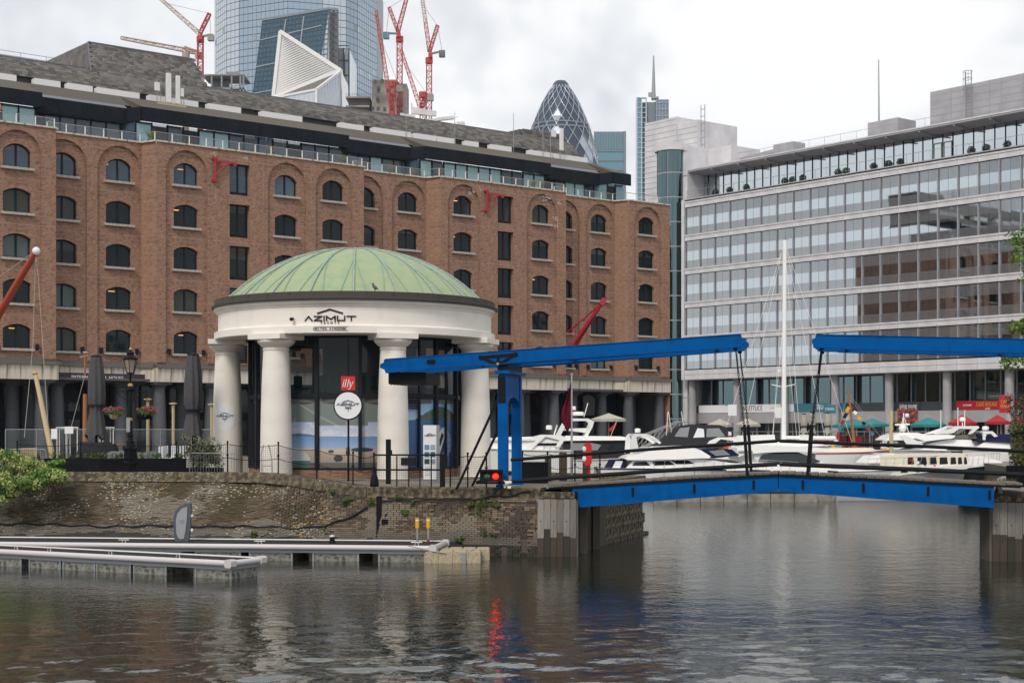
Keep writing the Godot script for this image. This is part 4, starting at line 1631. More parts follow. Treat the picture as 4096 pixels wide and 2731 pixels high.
func make_window(o: Node3D, q: Dictionary, n: int) -> void:
	var w := Node3D.new()
	w.name = "window"
	o.add_child(w, true)
	w.position = Vector3(q.x, 0, q.z)
	var hw: float = q.w - 0.02
	var lo: float = q.y
	var side: float = q.side
	var crown: float = q.crown
	var f := MB.new()
	var fw := 0.09
	f.ext(-hw, -hw + fw, lo, side, -0.05, 0.05)
	f.ext(hw - fw, hw, lo, side, -0.05, 0.05)
	f.ext(-hw + fw, hw - fw, lo, lo + (fw if q.arch else 0.3), -0.05, 0.05)
	f.ext(-0.07, 0.07, lo + fw, crown - 0.04, -0.045, 0.055)
	if q.arch:
		for i in 8:
			var xa := -hw + 2 * hw * i / 8.0
			var xb := -hw + 2 * hw * (i + 1) / 8.0
			f.bar(Vector3(xa, arc_y(xa, 1.1, side, crown) - 0.05, 0), Vector3(xb, arc_y(xb, 1.1, side, crown) - 0.05, 0), 0.1, 0.1)
	else:
		f.ext(-hw + fw, hw - fw, side - fw, side, -0.05, 0.05)
	mi("frame", f, M.dark_frame, w)
	var r: int = q.row
	var pm: Material = M.pane
	if r == 0 and q.x < 24.0:
		pm = M.pane_blue
	for s in [-1.0, 1.0]:
		var g := MB.new()
		var xi := 0.06
		for i in 4:
			var xa: float = lerpf(xi, hw - 0.08, i / 4.0)
			var xb: float = lerpf(xi, hw - 0.08, (i + 1) / 4.0)
			var ya := (arc_y(xa, 1.1, side, crown) if q.arch else side) - 0.06
			var yb := (arc_y(xb, 1.1, side, crown) if q.arch else side) - 0.06
			if s > 0:
				g.quad(Vector3(xa, lo + 0.08, 0), Vector3(xb, lo + 0.08, 0), Vector3(xb, yb, 0), Vector3(xa, ya, 0))
			else:
				g.quad(Vector3(-xb, lo + 0.08, 0), Vector3(-xa, lo + 0.08, 0), Vector3(-xa, ya, 0), Vector3(-xb, yb, 0))
		mi("pane", g, pm, w)
	# roller blinds at different heights in some of the rooms
	var rr := RandomNumberGenerator.new()
	rr.seed = n * 31 + 5
	var roll := rr.randf()
	var drop := 0.0
	var bm: Material = M.blind_tan
	if roll < 0.1:
		drop = 1.0
		bm = M.blind_pale if rr.randf() < 0.3 else M.blind_tan
	elif roll < 0.4:
		drop = rr.randf_range(0.15, 0.45)
		bm = M.blind_pale if rr.randf() < 0.25 else M.blind_tan
	if r == 0 and absf(q.x - 23.85) < 0.1:
		drop = 1.0
		bm = M.blind_pale
	if r == 1 and q.x < 8.0:
		drop = 1.0
		bm = M.blind_tan
	if drop > 0.0:
		var top := crown - 0.02
		var b := MB.new()
		b.ext(-hw + 0.05, hw - 0.05, maxf(lo + 0.06, top - drop * (top - lo)), top, -0.16, -0.14)
		mi("blind", b, bm, w)
	if roll > 0.72:
		var l := MB.new()
		var lx := rr.randf_range(-0.6, 0.4)
		l.ext(lx, lx + 0.5, crown - 0.25, crown - 0.2, -1.7, -1.5)
		mi("ceiling_lamp", l, M.lamp_warm, w)
	if q.arch:
		var s := MB.new()
		s.cbox(Vector3(0, lo - 0.1, 0.36), Vector3(2.6, 0.19, 0.42), 0.015)
		mi("sill", s, M.sill, w)
		if r == 4:
			for sx in [-1.55, 1.55]:
				var lm := MB.new()
				lm.ext(sx - 0.12, sx + 0.12, lo + 0.0, lo + 0.36, 0.32, 0.55)
				lm.ext(sx - 0.06, sx + 0.06, lo - 0.12, lo, 0.36, 0.5)
				mi("wall_light", lm, M.ink, w)

# the front's plan moved back by dz, corners kept
func apath(dz: float, xr := 69.75) -> Array:
	var out := []
	for q in APATH:
		out.append(Vector3(minf(q[0], xr), 0, q[1] - dz))
	return out

func warehouse_roof(o: Node3D) -> void:
	# parapet coping
	for i in APATH.size() - 1:
		var a := Vector3(APATH[i][0], 28.36, APATH[i][1] - 0.12)
		var b := Vector3(APATH[i + 1][0], 28.36, APATH[i + 1][1] - 0.12)
		var m := MB.new()
		m.bar(a, b, 0.46, 0.13)
		mi("parapet_coping", m, M.stone_band, o)
	# terrace floor and balustrade
	var tf := MB.new()
	tf.ext(-9, 69.6, 28.0, 28.28, -3.4, -1.9)
	mi("terrace_floor", tf, M.stone_dark, o)
	for i in APATH.size() - 1:
		var a := Vector3(APATH[i][0], 0, APATH[i][1] - 0.35)
		var b := Vector3(APATH[i + 1][0], 0, APATH[i + 1][1] - 0.35)
		var l := a.distance_to(b)
		var n := maxi(1, roundi(l / 1.5))
		var rail := MB.new()
		rail.bar(a + Vector3(0, 29.16, 0), b + Vector3(0, 29.16, 0), 0.05, 0.05)
		mi("balustrade_rail", rail, M.steel_dull, o)
		for j in n:
			var p := a.lerp(b, float(j) / n)
			var q := a.lerp(b, float(j + 1) / n)
			var pm := MB.new()
			pm.ext(-0.035, 0.035, 28.4, 29.16, -0.035, 0.035)
			mi("baluster", pm, M.white_paint, o, p)
			var g := MB.new()
			g.quad(p + Vector3(0, 28.5, 0), q + Vector3(0, 28.5, 0), q + Vector3(0, 29.1, 0), p + Vector3(0, 29.1, 0))
			mi("balustrade_glass", g, M.clear, o)
	# glazed top storey
	var xr := 65.4
	var ri := RandomNumberGenerator.new()
	ri.seed = 12
	for i in APATH.size() - 1:
		var a := Vector3(APATH[i][0] - 0.7, 0, APATH[i][1] - 2.5)
		var b := Vector3(minf(APATH[i + 1][0] - 0.7, xr), 0, APATH[i + 1][1] - 2.5)
		var l := a.distance_to(b)
		if l < 0.2:
			continue
		var n := maxi(1, roundi(l / 1.4))
		for j in n:
			var p := a.lerp(b, float(j) / n)
			var q := a.lerp(b, float(j + 1) / n)
			var e := (q - p).normalized()
			var roll := ri.randf()
			var far := a.x > 26
			var pm: Material = M.pane_blue
			if roll < (0.5 if far else 0.18): pm = M.pane_teal
			elif roll < (0.6 if far else 0.3): pm = M.pane
			var g := MB.new()
			g.quad(p + e * 0.06 + Vector3(0, 28.3, 0), q - e * 0.06 + Vector3(0, 28.3, 0), q - e * 0.06 + Vector3(0, 30.3, 0), p + e * 0.06 + Vector3(0, 30.3, 0))
			mi("glazing_pane", g, pm, o)
			var f := MB.new()
			f.bar(p + Vector3(0, 28.3, 0), p + Vector3(0, 30.3, 0), 0.12, 0.12, Vector3.RIGHT)
			mi("glazing_mullion", f, M.dark_frame, o)
			if roll > 0.72:
				var bm := MB.new()
				bm.quad(p + Vector3(0, 29.5, -0.25), q + Vector3(0, 29.5, -0.25), q + Vector3(0, 30.3, -0.25), p + Vector3(0, 30.3, -0.25))
				mi("blind", bm, M.blind_pale, o)
			elif roll > 0.62 and not far:
				var lm := MB.new()
				lm.tube([(p + q) * 0.5 + Vector3(-0.16, 29.62, -0.9), (p + q) * 0.5 + Vector3(0.05, 29.62, -0.9)], 0.05, 6)
				mi("ceiling_lamp", lm, M.lamp_warm, o)
		# dark zinc fascia above it
		a = Vector3(APATH[i][0] - 0.45, 0, APATH[i][1] - 1.8)
		b = Vector3(minf(APATH[i + 1][0] - 0.45, xr + 0.5), 0, APATH[i + 1][1] - 1.8)
		l = a.distance_to(b)
		n = maxi(1, roundi(l / 1.75))
		for j in n:
			var p := a.lerp(b, float(j) / n)
			var q := a.lerp(b, float(j + 1) / n)
			var m := MB.new()
			m.bar(p + Vector3(0, 30.82, -0.1) + (q - p).normalized() * 0.008, q + Vector3(0, 30.82, -0.1) - (q - p).normalized() * 0.008, 0.2, 1.16)
			mi("fascia_panel", m, M.zinc_dark, o)
	var so := MB.new()
	so.ext(-9, xr + 0.4, 30.2, 30.26, -8, -3.4)
	so.ext(-9, xr, 28.0, 30.3, -8.2, -8)
	so.ext(xr - 0.1, xr + 0.0, 28.3, 30.3, -8, -2.6)
	mi("soffit", so, M.interior_dark, o)
	# lower slope grown with moss; set-back bays show a strip of pale zinc instead
	var sl := MB.new()
	for bay in ABAYS:
		var xa: float = maxf(bay[0], -9.0) - 0.45
		var xb: float = minf(bay[1] - 0.45, xr + 0.5)
		if bay[2] < -1.0:
			var pz := MB.new()
			pz.quad(Vector3(xa, 31.4, -3.3), Vector3(xb, 31.4, -3.3), Vector3(xb, 31.75, -3.9), Vector3(xa, 31.75, -3.9))
			mi("roof_flashing", pz, M.zinc_pale, o)
			sl.quad(Vector3(xa - 0.6, 31.76, -3.9), Vector3(xb + 0.6, 31.76, -3.9), Vector3(xb + 0.6, 33.0, -6.2), Vector3(xa - 0.6, 33.0, -6.2))
		else:
			sl.quad(Vector3(xa, 31.4, -1.8), Vector3(xb, 31.4, -1.8), Vector3(minf(xb, 64.0), 33.0, -6.2), Vector3(xa, 33.0, -6.2))
			sl.tri(Vector3(xa, 31.4, -1.8), Vector3(xa, 33.0, -6.2), Vector3(xa, 31.4, -6.2))
	sl.quad(Vector3(xr + 0.5, 31.4, -1.8), Vector3(xr + 0.5, 31.4, -12), Vector3(64.0, 33.0, -12), Vector3(64.0, 33.0, -6.2))
	sl.quad(Vector3(-9.4, 33.0, -6.2), Vector3(64, 33.0, -6.2), Vector3(64, 33.02, -7.6), Vector3(-9.4, 33.02, -7.6))
	mi("lower_roof", sl, M.roof_moss, o)
	var dk := MB.new()
	dk.ext(-9.4, 62.6, 33.0, 33.9, -14, -7.5)
	mi("clerestory", dk, M.interior_dark, o)
	# white plant boxes standing in the gap
	for q in [[-1.2, 3.6], [3.9, 2.2], [6.7, 2.2], [9.3, 3.8], [14.0, 4.6], [19.6, 3.2], [24.9, 4.2], [36.9, 4.3], [41.6, 2.6], [44.3, 2.2], [47.8, 1.6], [51.0, 2.6], [56.0, 3.0], [59.2, 2.8], [33.2, 2.6], [62.0, 1.8]]:
		var m := MB.new()
		m.cbox(Vector3(q[0] + q[1] / 2, 33.28, -6.7), Vector3(q[1], 0.5, 0.7), 0.02)
		mi("plant_box", m, M.white_paint, o)
	# upper slate roof, curved; slates laid in courses, the nearest singly
	var prof := [Vector2(-7.15, 33.72), Vector2(-7.3, 34.1), Vector2(-7.55, 34.5), Vector2(-7.9, 34.88), Vector2(-8.35, 35.2), Vector2(-8.9, 35.48), Vector2(-9.5, 35.68)]
	var core := MB.new()
	for i in prof.size() - 1:
		var p: Vector2 = prof[i]
		var q: Vector2 = prof[i + 1]
		core.quad(Vector3(-9.4, p.y - 0.03, p.x - 0.02), Vector3(63, p.y - 0.03, p.x - 0.02), Vector3(63, q.y - 0.03, q.x - 0.02), Vector3(-9.4, q.y - 0.03, q.x - 0.02))
	core.quad(Vector3(-9.4, 35.66, -9.5), Vector3(63, 35.66, -9.5), Vector3(63, 35.7, -14), Vector3(-9.4, 35.7, -14))
	core.quad(Vector3(63, 33.7, -7.1), Vector3(63, 33.7, -14), Vector3(63, 35.7, -14), Vector3(63, 35.7, -9.5))
	# the raised lift-house roof
	var bl := [Vector3(10.1, 38.2, -10.2), Vector3(20.0, 38.2, -10.2), Vector3(20.5, 34.4, -8.2), Vector3(9.6, 34.4, -8.2)]
	core.quad(bl[3] + Vector3(0, 0, -0.04), bl[2] + Vector3(0, 0, -0.04), bl[1] + Vector3(0, 0, -0.04), bl[0] + Vector3(0, 0, -0.04))
	core.quad(bl[2], bl[2] + Vector3(0, 0, -9), bl[1] + Vector3(0, 0, -7), bl[1])
	core.quad(Vector3(9.0, 34.4, -21), bl[3], bl[0], Vector3(9.9, 38.2, -21))
	core.quad(bl[0], bl[1], bl[1] + Vector3(0, 0, -10.8), Vector3(9.9, 38.2, -21))
	# the lower raised end near the grey offices
	core.ext(57.2, 63.1, 35.4, 36.3, -14, -9.6)
	mi("upper_roof", core, M.slate, o)
	var lead := MB.new()
	lead.bar(bl[0], bl[1], 0.2, 0.1)
	lead.bar(bl[0], bl[3], 0.1, 0.1)
	lead.bar(Vector3(-9.4, 35.72, -9.5), Vector3(9.4, 35.72, -9.5), 0.25, 0.08)
	lead.bar(Vector3(20.4, 35.72, -9.5), Vector3(57.2, 35.72, -9.5), 0.25, 0.08)
	mi("lead_ridge", lead, M.zinc_pale, o)
	var many := MB.new()
	var singles := 0
	var variants := []
	for k in 3:
		var s := MB.new()
		s.box(Vector3.ZERO, Vector3(0.56 - k * 0.05, 0.36, 0.014))
		variants.append(s.mesh())
	var tones := []
	for k in 5:
		var t: StandardMaterial3D = M.slate.duplicate()
		t.albedo_color = Color(0.1 + k * 0.03, 0.093 + k * 0.028, 0.088 + k * 0.026).linear_to_srgb()
		tones.append(t)
	var strips := []
	for i in prof.size() - 1:
		for h in 2:
			var p: Vector2 = prof[i].lerp(prof[i + 1], h * 0.5)
			var q: Vector2 = prof[i].lerp(prof[i + 1], h * 0.5 + 0.5)
			strips.append([Vector3(0, p.y, p.x), Vector3(0, q.y, q.x), -9.3, 62.9])
	for i in 17:
		var f0 := i / 17.0
		var f1 := (i + 1) / 17.0
		var a: Vector3 = bl[3].lerp(bl[0], f0)
		var b: Vector3 = bl[3].lerp(bl[0], f1)
		strips.append([Vector3(0, a.y, a.z), Vector3(0, b.y, b.z), a.x, lerpf(20.5, 20.0, f0)])
	for i in 4:
		strips.append([Vector3(0, 35.45 + i * 0.22, -9.35 - i * 0.03), Vector3(0, 35.67 + i * 0.22, -9.38 - i * 0.03), 57.2, 63.1])
	var rowi := 0
	for s in strips:
		rowi += 1
		var up: Vector3 = (s[1] - s[0]).normalized()
		var x := Vector3.RIGHT
		var nn := x.cross(up)
		var xx: float = s[2] + (0.25 if rowi % 2 else 0.0)
		var in_block := rowi > 12 and rowi <= 29
		while xx < s[3]:
			var w := rng.randf_range(0.42, 0.56)
			var mid: Vector3 = (s[0] + s[1]) * 0.5
			# the long roof is hidden where the raised block stands
			if not (rowi <= 12 and mid.y > 34.5 and xx > 9.9 and xx < 19.9):
				var p := Vector3(xx + w / 2, mid.y, mid.z) + nn * (0.02 + rng.randf_range(0, 0.008))
				var bs := Basis(x, up, nn).rotated(x, -0.05)
				if in_block and singles < 290 and xx < 19.9 and rowi > 14:
					singles += 1
					mi("slate", variants[rng.randi() % 3], tones[rng.randi() % 5], o).transform = Transform3D(bs, p)
				else:
					var t := rng.randf_range(0.1, 0.25)
					many.col = Color(t, t * 0.93, t * 0.88)
					many.t = Transform3D(bs, p)
					many.box(Vector3.ZERO, Vector3(w - 0.012, s[0].distance_to(s[1]) + 0.06, 0.014))
			xx += w
	many.t = Transform3D.IDENTITY
	stuffpart(mi("slate_courses", many, M.vcol, o))
	# roof-edge rail over the long roof
	var rl := MB.new()
	for y in [36.35, 36.0]:
		rl.tube([Vector3(-9, y, -10.2), Vector3(8.6, y, -10.2)], 0.025, 5)
	for k in 9:
		rl.tube([Vector3(-9 + k * 2.2, 35.7, -10.2), Vector3(-9 + k * 2.2, 36.35, -10.2)], 0.025, 5)
	mi("roof_rail", rl, M.steel_dull, o)
	# masts and panel aerials
	antenna_frame(o)

func antenna_frame(o: Node3D) -> void:
	var base := AO + Vector3(0, 0, 0)
	var t := thing("antenna_mast", "scaffold frame of white phone-mast panels on the mossy roof", "antenna", AO + Vector3(15.4, 32.4, -5.2).rotated(Vector3.UP, ATURN), ATURN)
	var m := MB.new()
	m.cbox(Vector3(0, 0.15, 0), Vector3(2.6, 0.16, 0.8), 0.02)
	mi("platform", m, M.wood_pole, t)
	m = MB.new()
	for x in [-1.25, -0.9, 1.0, 1.25]:
		m.tube([Vector3(x, 0.1, 0), Vector3(x, 2.2, 0)], 0.03, 6)
	for y in [0.9, 1.8]:
		m.tube([Vector3(-1.25, y, 0), Vector3(1.25, y, 0)], 0.025, 6)
	for x in [-0.4, 0.1, 0.55]:
		m.tube([Vector3(x, 0.2, -0.1), Vector3(x, 2.3, -0.1)], 0.03, 6)
	mi("frame", m, M.steel_dull, t)
	for q in [[-1.3, 1.6, 0.42, 0.72], [-0.25, 1.65, 0.42, 2.5], [0.62, 1.6, 0.34, 2.4], [1.0, 1.4, 0.28, 0.7]]:
		m = MB.new()
		m.cbox(Vector3(q[0], q[1], 0.14), Vector3(q[2], q[3], 0.2), 0.04)
		mi("aerial_panel", m, M.white_paint, t)
	var t2 := thing("antenna_mast", "slim white phone-mast panels at the far end of the slate roof", "antenna", AO + Vector3(58.8, 33.0, -6.2).rotated(Vector3.UP, ATURN), ATURN)
	m = MB.new()
	for x in [-1.2, -0.2, 1.1]:
		m.tube([Vector3(x, 0, 0), Vector3(x, 3.3, 0)], 0.035, 6)
	m.tube([Vector3(-1.2, 2.6, 0), Vector3(1.1, 2.6, 0)], 0.03, 6)
	mi("frame", m, M.steel_dull, t2)
	for q in [[0.15, 2.5, 0.5, 0.7], [1.2, 2.0, 0.4, 2.3]]:
		m = MB.new()
		m.cbox(Vector3(q[0], q[1], 0.12), Vector3(q[2], q[3], 0.2), 0.04)
		mi("aerial_panel", m, M.white_paint, t2)
	for q in [[40.6, 3.6, "thin aerial pole by the middle of the slate roof"], [46.4, 3.2, "forked thin aerial standing among the white plant boxes"], [53.8, 4.0, "bare aerial pole before the raised end of the slate roof"]]:
		m = MB.new()
		m.tube([Vector3.ZERO, Vector3(0, q[1], 0)], 0.03, 6)
		if q[0] < 50:
			m.tube([Vector3(-0.45, q[1] * 0.75, 0), Vector3(0.3, q[1] * 0.85, 0)], 0.02, 5)
			m.tube([Vector3(-0.3, q[1] * 0.6, 0), Vector3(0.2, q[1] * 0.66, 0)], 0.02, 5)
		one("aerial_pole", m, M.steel_dull, q[2], "aerial", AO + Vector3(q[0], 33.0, -6.3).rotated(Vector3.UP, ATURN), "aerials on the warehouse roof")

func warehouse_base(o: Node3D) -> void:
	# stone band with a stained moulding, on painted columns, over a dark arcade
	for i in APATH.size() - 1:
		var a := Vector3(APATH[i][0], 0, APATH[i][1] - 0.1)
		var b := Vector3(APATH[i + 1][0], 0, APATH[i + 1][1] - 0.1)
		var l := a.distance_to(b)
		var n := maxi(1, roundi(l / 2.4))
		for j in n:
			var p := a.lerp(b, float(j) / n)
			var q := a.lerp(b, float(j + 1) / n)
			var e := (q - p).normalized() * 0.006
			var m := MB.new()
			m.bar(p + e + Vector3(0, 9.25, 0), q - e + Vector3(0, 9.25, 0), 0.5, 1.14)
			mi("band_stone", m, M.stone_band, o)
		var c := MB.new()
		c.bar(a + Vector3(0, 9.96, 0), b + Vector3(0, 9.96, 0), 0.86, 0.28)
		c.bar(a + Vector3(0, 10.2, -0.1), b + Vector3(0, 10.2, -0.1), 0.4, 0.2)
		mi("cornice", c, M.stone_dark, o)
	var ce := MB.new()
	ce.ext(-9, 69.7, 8.72, 8.9, -6.5, -0.4)
	mi("arcade_ceiling", ce, M.interior_dark, o)
	var bk := MB.new()
	bk.ext(-9, 69.7, 2.5, 8.72, -6.8, -6.5)
	bk.ext(69.3, 69.6, 2.5, 8.72, -6.5, -2.0)
	mi("arcade_wall", bk, M.interior_dark, o)
	var x := -8.0
	while x < 69.0:
		var g := MB.new()
		g.quad(Vector3(x + 0.1, 2.7, -5.6), Vector3(x + 2.5, 2.7, -5.6), Vector3(x + 2.5, 8.5, -5.6), Vector3(x + 0.1, 8.5, -5.6))
		mi("shopfront_pane", g, M.pane, o)
		var f := MB.new()
		f.ext(x - 0.08, x + 0.08, 2.5, 8.7, -5.7, -5.5)
		f.ext(x - 0.1, x + 2.6, 5.6, 6.3, -5.68, -5.56)
		mi("shopfront_frame", f, M.dark_frame, o)
		x += 2.6
	var sh := MB.new()
	sh.lathe([[0.62, 0.0], [0.62, 0.25], [0.58, 0.3], [0.57, 2.0], [0.52, 4.2], [0.46, 5.6], [0.46, 5.66]], 24, Vector3.ZERO, true)
	sh.lathe([[0.5, 5.66], [0.5, 5.72], [0.46, 5.74]], 24)
	sh.lathe([[0.46, 5.72], [0.56, 5.8], [0.7, 5.92], [0.7, 5.98]], 24, Vector3.ZERO, true)
	sh.cbox(Vector3(0, 6.09, 0), Vector3(1.6, 0.24, 1.5), 0.02)
	var sm := sh.mesh()
	for q in [[-6.0, 0.0], [2.35, 0.0], [4.2, -1.5], [9.6, -1.5], [12.3, 0.0], [17.0, 0.0], [21.7, 0.0], [26.2, 0.0], [30.8, 0.0], [34.9, -1.5], [39.0, -1.5], [41.2, 0.0], [45.6, 0.0], [50.2, 0.0], [54.6, 0.0], [58.3, -1.5], [62.3, -1.5], [64.6, 0.0], [69.0, 0.0]]:
		mi("column", sm, M.column_grey, o, Vector3(q[0], 2.5, q[1] - 0.85))
		mi("column", sm, M.column_grey, o, Vector3(q[0] - 1.2, 2.5, q[1] - 3.9))
	# long name board under the band
	var t := thing("name_board", "dark plum fascia board with pale capitals over the arcade", "sign", AO + Vector3(3.3, 0, -1.05).rotated(Vector3.UP, ATURN), ATURN)
	var m := MB.new()
	m.ext(0.0, 9.6, 8.55, 9.3, 0.0, 0.14)
	m.ext(9.45, 9.6, 8.55, 9.3, -0.8, 0.0)
	mi("board", m, M.sign_plum, t)
	letters("lettering", "INTERNATIONAL HOUSE", 0.3, 4.4, t, Vector3(3.7, 8.93, 0.15), M.sign_white)
	# mirrored lettering on the glass at the arcade's end
	letters("lettering", "COMMOD", 0.42, 2.6, o, Vector3(-1.0, 7.4, -5.4), M.ink_grey, Basis(Vector3(-1, 0, 0), Vector3.UP, Vector3(0, 0, -1)))

# ------------------------------------------------------------------ the glass and metal office block (x along its front towards the camera, z out)
const BO := Vector3(21.61, -0.6345, -194.1)
const BS := 1.135
const BTURN := -0.89016
const BMOD := 2.21
const BN := 21

func offices() -> void:
	var o := thing("office_block", "grey metal and glass office block with long ribbon windows", "building", BO, BTURN)
	o.scale = Vector3.ONE * BS
	var x0 := 0.25
	var xe := x0 + BN * BMOD
	var lows := [26.32, 22.62, 18.92, 15.21, 11.5]
	var highs := [29.28, 25.57, 21.87, 18.16, 14.45]
	# solid behind the glass
	var body := MB.new()
	body.ext(0.0, xe + 0.3, 10.35, 30.2, -14, -0.35)
	mi("core", body, M.interior_dark, o)
	var ed := MB.new()
	ed.ext(-0.25, 0.16, 10.3, 30.24, -14, 0.1)
	mi("end_wall", ed, M.panel_pale, o)
	var gm := MB.new()
	gm.quad(Vector3(0.05, 0, 0), Vector3(BMOD / 2 - 0.015, 0, 0), Vector3(BMOD / 2 - 0.015, 2.96, 0), Vector3(0.05, 2.96, 0))
	var g1 := gm.mesh()
	gm = MB.new()
	gm.quad(Vector3(BMOD / 2 + 0.015, 0, 0), Vector3(BMOD - 0.05, 0, 0), Vector3(BMOD - 0.05, 2.96, 0), Vector3(BMOD / 2 + 0.015, 2.96, 0))
	var g2 := gm.mesh()
	var sp := MB.new()
	sp.cbox(Vector3(BMOD / 2, 0.32, 0), Vector3(BMOD - 0.03, 0.5, 0.16), 0.012)
	var spm := sp.mesh()
	var rl := MB.new()
	rl.cbox(Vector3(BMOD / 2, 0.64, 0.03), Vector3(BMOD - 0.03, 0.16, 0.24), 0.012)
	var rlm := rl.mesh()
	var mu := MB.new()
	mu.box(Vector3(0, 1.48, 0.06), Vector3(0.1, 2.96, 0.2))
	var mum := mu.mesh()
	var rr := RandomNumberGenerator.new()
	rr.seed = 3
	for f in 5:
		for i in BN:
			var x := x0 + i * BMOD
			var w := Node3D.new()
			w.name = "window"
			o.add_child(w, true)
			w.position = Vector3(x, lows[f], -0.12)
			var a := mi("pane", g1, M.mirror_glass, w)
			var b := mi("pane", g2, M.mirror_glass, w)
			a.rotation.y = rr.randf_range(-0.006, 0.006)
			b.rotation.y = rr.randf_range(-0.006, 0.006)
			mi("mullion", mum, M.mullion, w)
			mi("spandrel_panel", spm, M.panel_pale, o, Vector3(x, highs[f] + 0.02, 0.0))
			mi("spandrel_rail", rlm, M.panel_pale, o, Vector3(x, highs[f] + 0.02, 0.0))
			if f == 4:
				for y in [10.33, 10.86]:
					var lo := MB.new()
					lo.cbox(Vector3(BMOD / 2, 0.25, 0), Vector3(BMOD - 0.03, 0.5, 0.2), 0.012)
					mi("soffit_panel", lo, M.panel_pale, o, Vector3(x, y, 0.02))
		# brise-soleil bars across the top and the foot of the ribbon window
		var lv := MB.new()
		for k in 11:
			var y: float = highs[f] - 0.06 - k * 0.095
			lv.ext(x0, xe, y - 0.014, y + 0.014, -0.06, -0.035)
		for k in 9:
			var y: float = lows[f] + 0.06 + k * 0.095
			lv.ext(x0, xe, y - 0.014, y + 0.014, -0.06, -0.035)
		stuffpart(mi("louvre_bars", lv, M.louvre, o))
	var so := MB.new()
	so.ext(-0.2, xe, 10.28, 10.34, -12, 0.1)
	mi("soffit", so, M.panel_grey, o)
	# set-back top storey: terrace, glass, doors, sloping canopy
	var tf := MB.new()
	tf.ext(-0.2, xe, 30.2, 30.3, -14, 0.0)
	mi("terrace_floor", tf, M.panel_grey, o)
	var nb := int(xe / 1.15)
	for i in nb:
		var xa := -0.7 + i * 1.15
		var door := i in [0, 1, 27, 28, 38, 39]
		var g := MB.new()
		g.quad(Vector3(xa + 0.02, 30.3, -3.5), Vector3(xa + 1.13, 30.3, -3.5), Vector3(xa + 1.13, 33.3, -3.5), Vector3(xa + 0.02, 33.3, -3.5))
		mi("terrace_pane", g, M.mirror_glass, o)
		var f := MB.new()
		f.ext(xa - 0.025, xa + 0.025, 30.3, 33.3, -3.52, -3.42)
		mi("terrace_mullion", f, M.dark_frame, o)
		if door:
			f = MB.new()
			for q in [[0.06, 0.14], [1.0, 1.08]]:
				f.ext(xa + q[0], xa + q[1], 30.3, 32.5, -3.5, -3.4)
			f.ext(xa + 0.14, xa + 1.0, 32.42, 32.5, -3.5, -3.4)
			mi("door_frame", f, M.steel_dull, o)
	var bk := MB.new()
	bk.ext(-0.7, xe, 30.3, 33.6, -14, -3.7)
	mi("storey_core", bk, M.interior, o)
	for i in 12:
		var xa := -0.5 + i * 3.9
		var c := MB.new()
		var s := [Vector2(-1.0, 33.62), Vector2(-1.0, 33.5), Vector2(-3.5, 33.32), Vector2(-4.2, 33.6)]
		var keep := Transform3D(Basis(Vector3(0, 0, 1), Vector3.UP, Vector3(-1, 0, 0)), Vector3(0, 0, 0))
		c.t = keep
		c.prism(PackedVector2Array(s), -xa - 3.88, -xa)
		mi("canopy_panel", c, M.panel_grey, o)
		var ar := MB.new()
		ar.bar(Vector3(xa + 3.8, 33.36, -0.95), Vector3(xa + 3.8, 33.18, -3.4), 0.1, 0.12)
		mi("canopy_arm", ar, M.mullion, o)
	var fr := MB.new()
	fr.ext(-0.5, xe, 33.66, 33.8, -1.1, -0.96)
	fr.ext(-0.5, xe, 33.8, 34.6, -5.0, -4.6)
	fr.quad(Vector3(-0.5, 33.7, -1.0), Vector3(xe, 33.7, -1.0), Vector3(xe, 34.3, -4.8), Vector3(-0.5, 34.3, -4.8))
	mi("roof_edge", fr, M.panel_pale, o)
	var rf := MB.new()
	rf.ext(-0.7, xe, 34.2, 34.4, -16, -4.8)
	mi("roof", rf, M.panel_grey, o)
	for q in [[0.2, xe, 31.25, -0.35, 30.3, 1.4], [3.0, xe, 35.55, -5.2, 34.4, 2.1]]:
		var ra := MB.new()
		ra.tube([Vector3(q[0], q[2], q[3]), Vector3(q[1], q[2], q[3])], 0.022, 5)
		var x: float = q[0]
		while x < q[1]:
			ra.tube([Vector3(x, q[4], q[3]), Vector3(x, q[2], q[3])], 0.018, 5)
			x += q[5]
		mi("guard_rail", ra, M.steel_dull, o)
	# box balls of clipped bay on the terrace
	for x in [3.9, 6.0, 8.4, 13.8, 14.8, 16.2, 20.8, 21.8, 25.2, 27.0, 28.4, 36.4, 38.0, 40.2]:
		var pb := MB.new()
		leafball(pb, Vector3(x, 30.72, -1.0), 0.4, 420, 0.1, Color(0.012, 0.035, 0.028), Color(0.02, 0.05, 0.03))
		one("clipped_shrub", pb, M.leaf, "dark clipped shrub ball on the office roof terrace", "shrub", Vector3.ZERO, "clipped shrubs on the office terrace").transform = Transform3D(Basis(Vector3.UP, BTURN).scaled(Vector3.ONE * BS), BO)
	# rooftop plant rooms, mast, ladder
	var pr := MB.new()
	pr.ext(26.8, 46.0, 34.4, 38.75, -12, -8)
	var prm := mi("plant_room", pr, M.panel_grey, o)
	var pj := MB.new()
	for k in 6:
		pj.ext(26.8, 46.0, 35.0 + k * 0.66, 35.04 + k * 0.66, -8.0, -7.985)
	for x in [29.2, 33.6, 34.9, 37.3, 40.5]:
		pj.ext(x, x + 0.08, 34.4, 38.75, -8.0, -7.97)
	mi("panel_joint", pj, M.mullion, prm)
	pr = MB.new()
	pr.ext(19.8, 23.6, 34.4, 36.6, -10, -7)
	mi("lift_house", pr, M.panel_grey, o)
	pr = MB.new()
	pr.ext(7.8, 10.6, 34.4, 35.95, -8, -6)
	pr.bar(Vector3(7.8, 35.3, -6.3), Vector3(1.0, 34.7, -5.6), 0.5, 0.4)
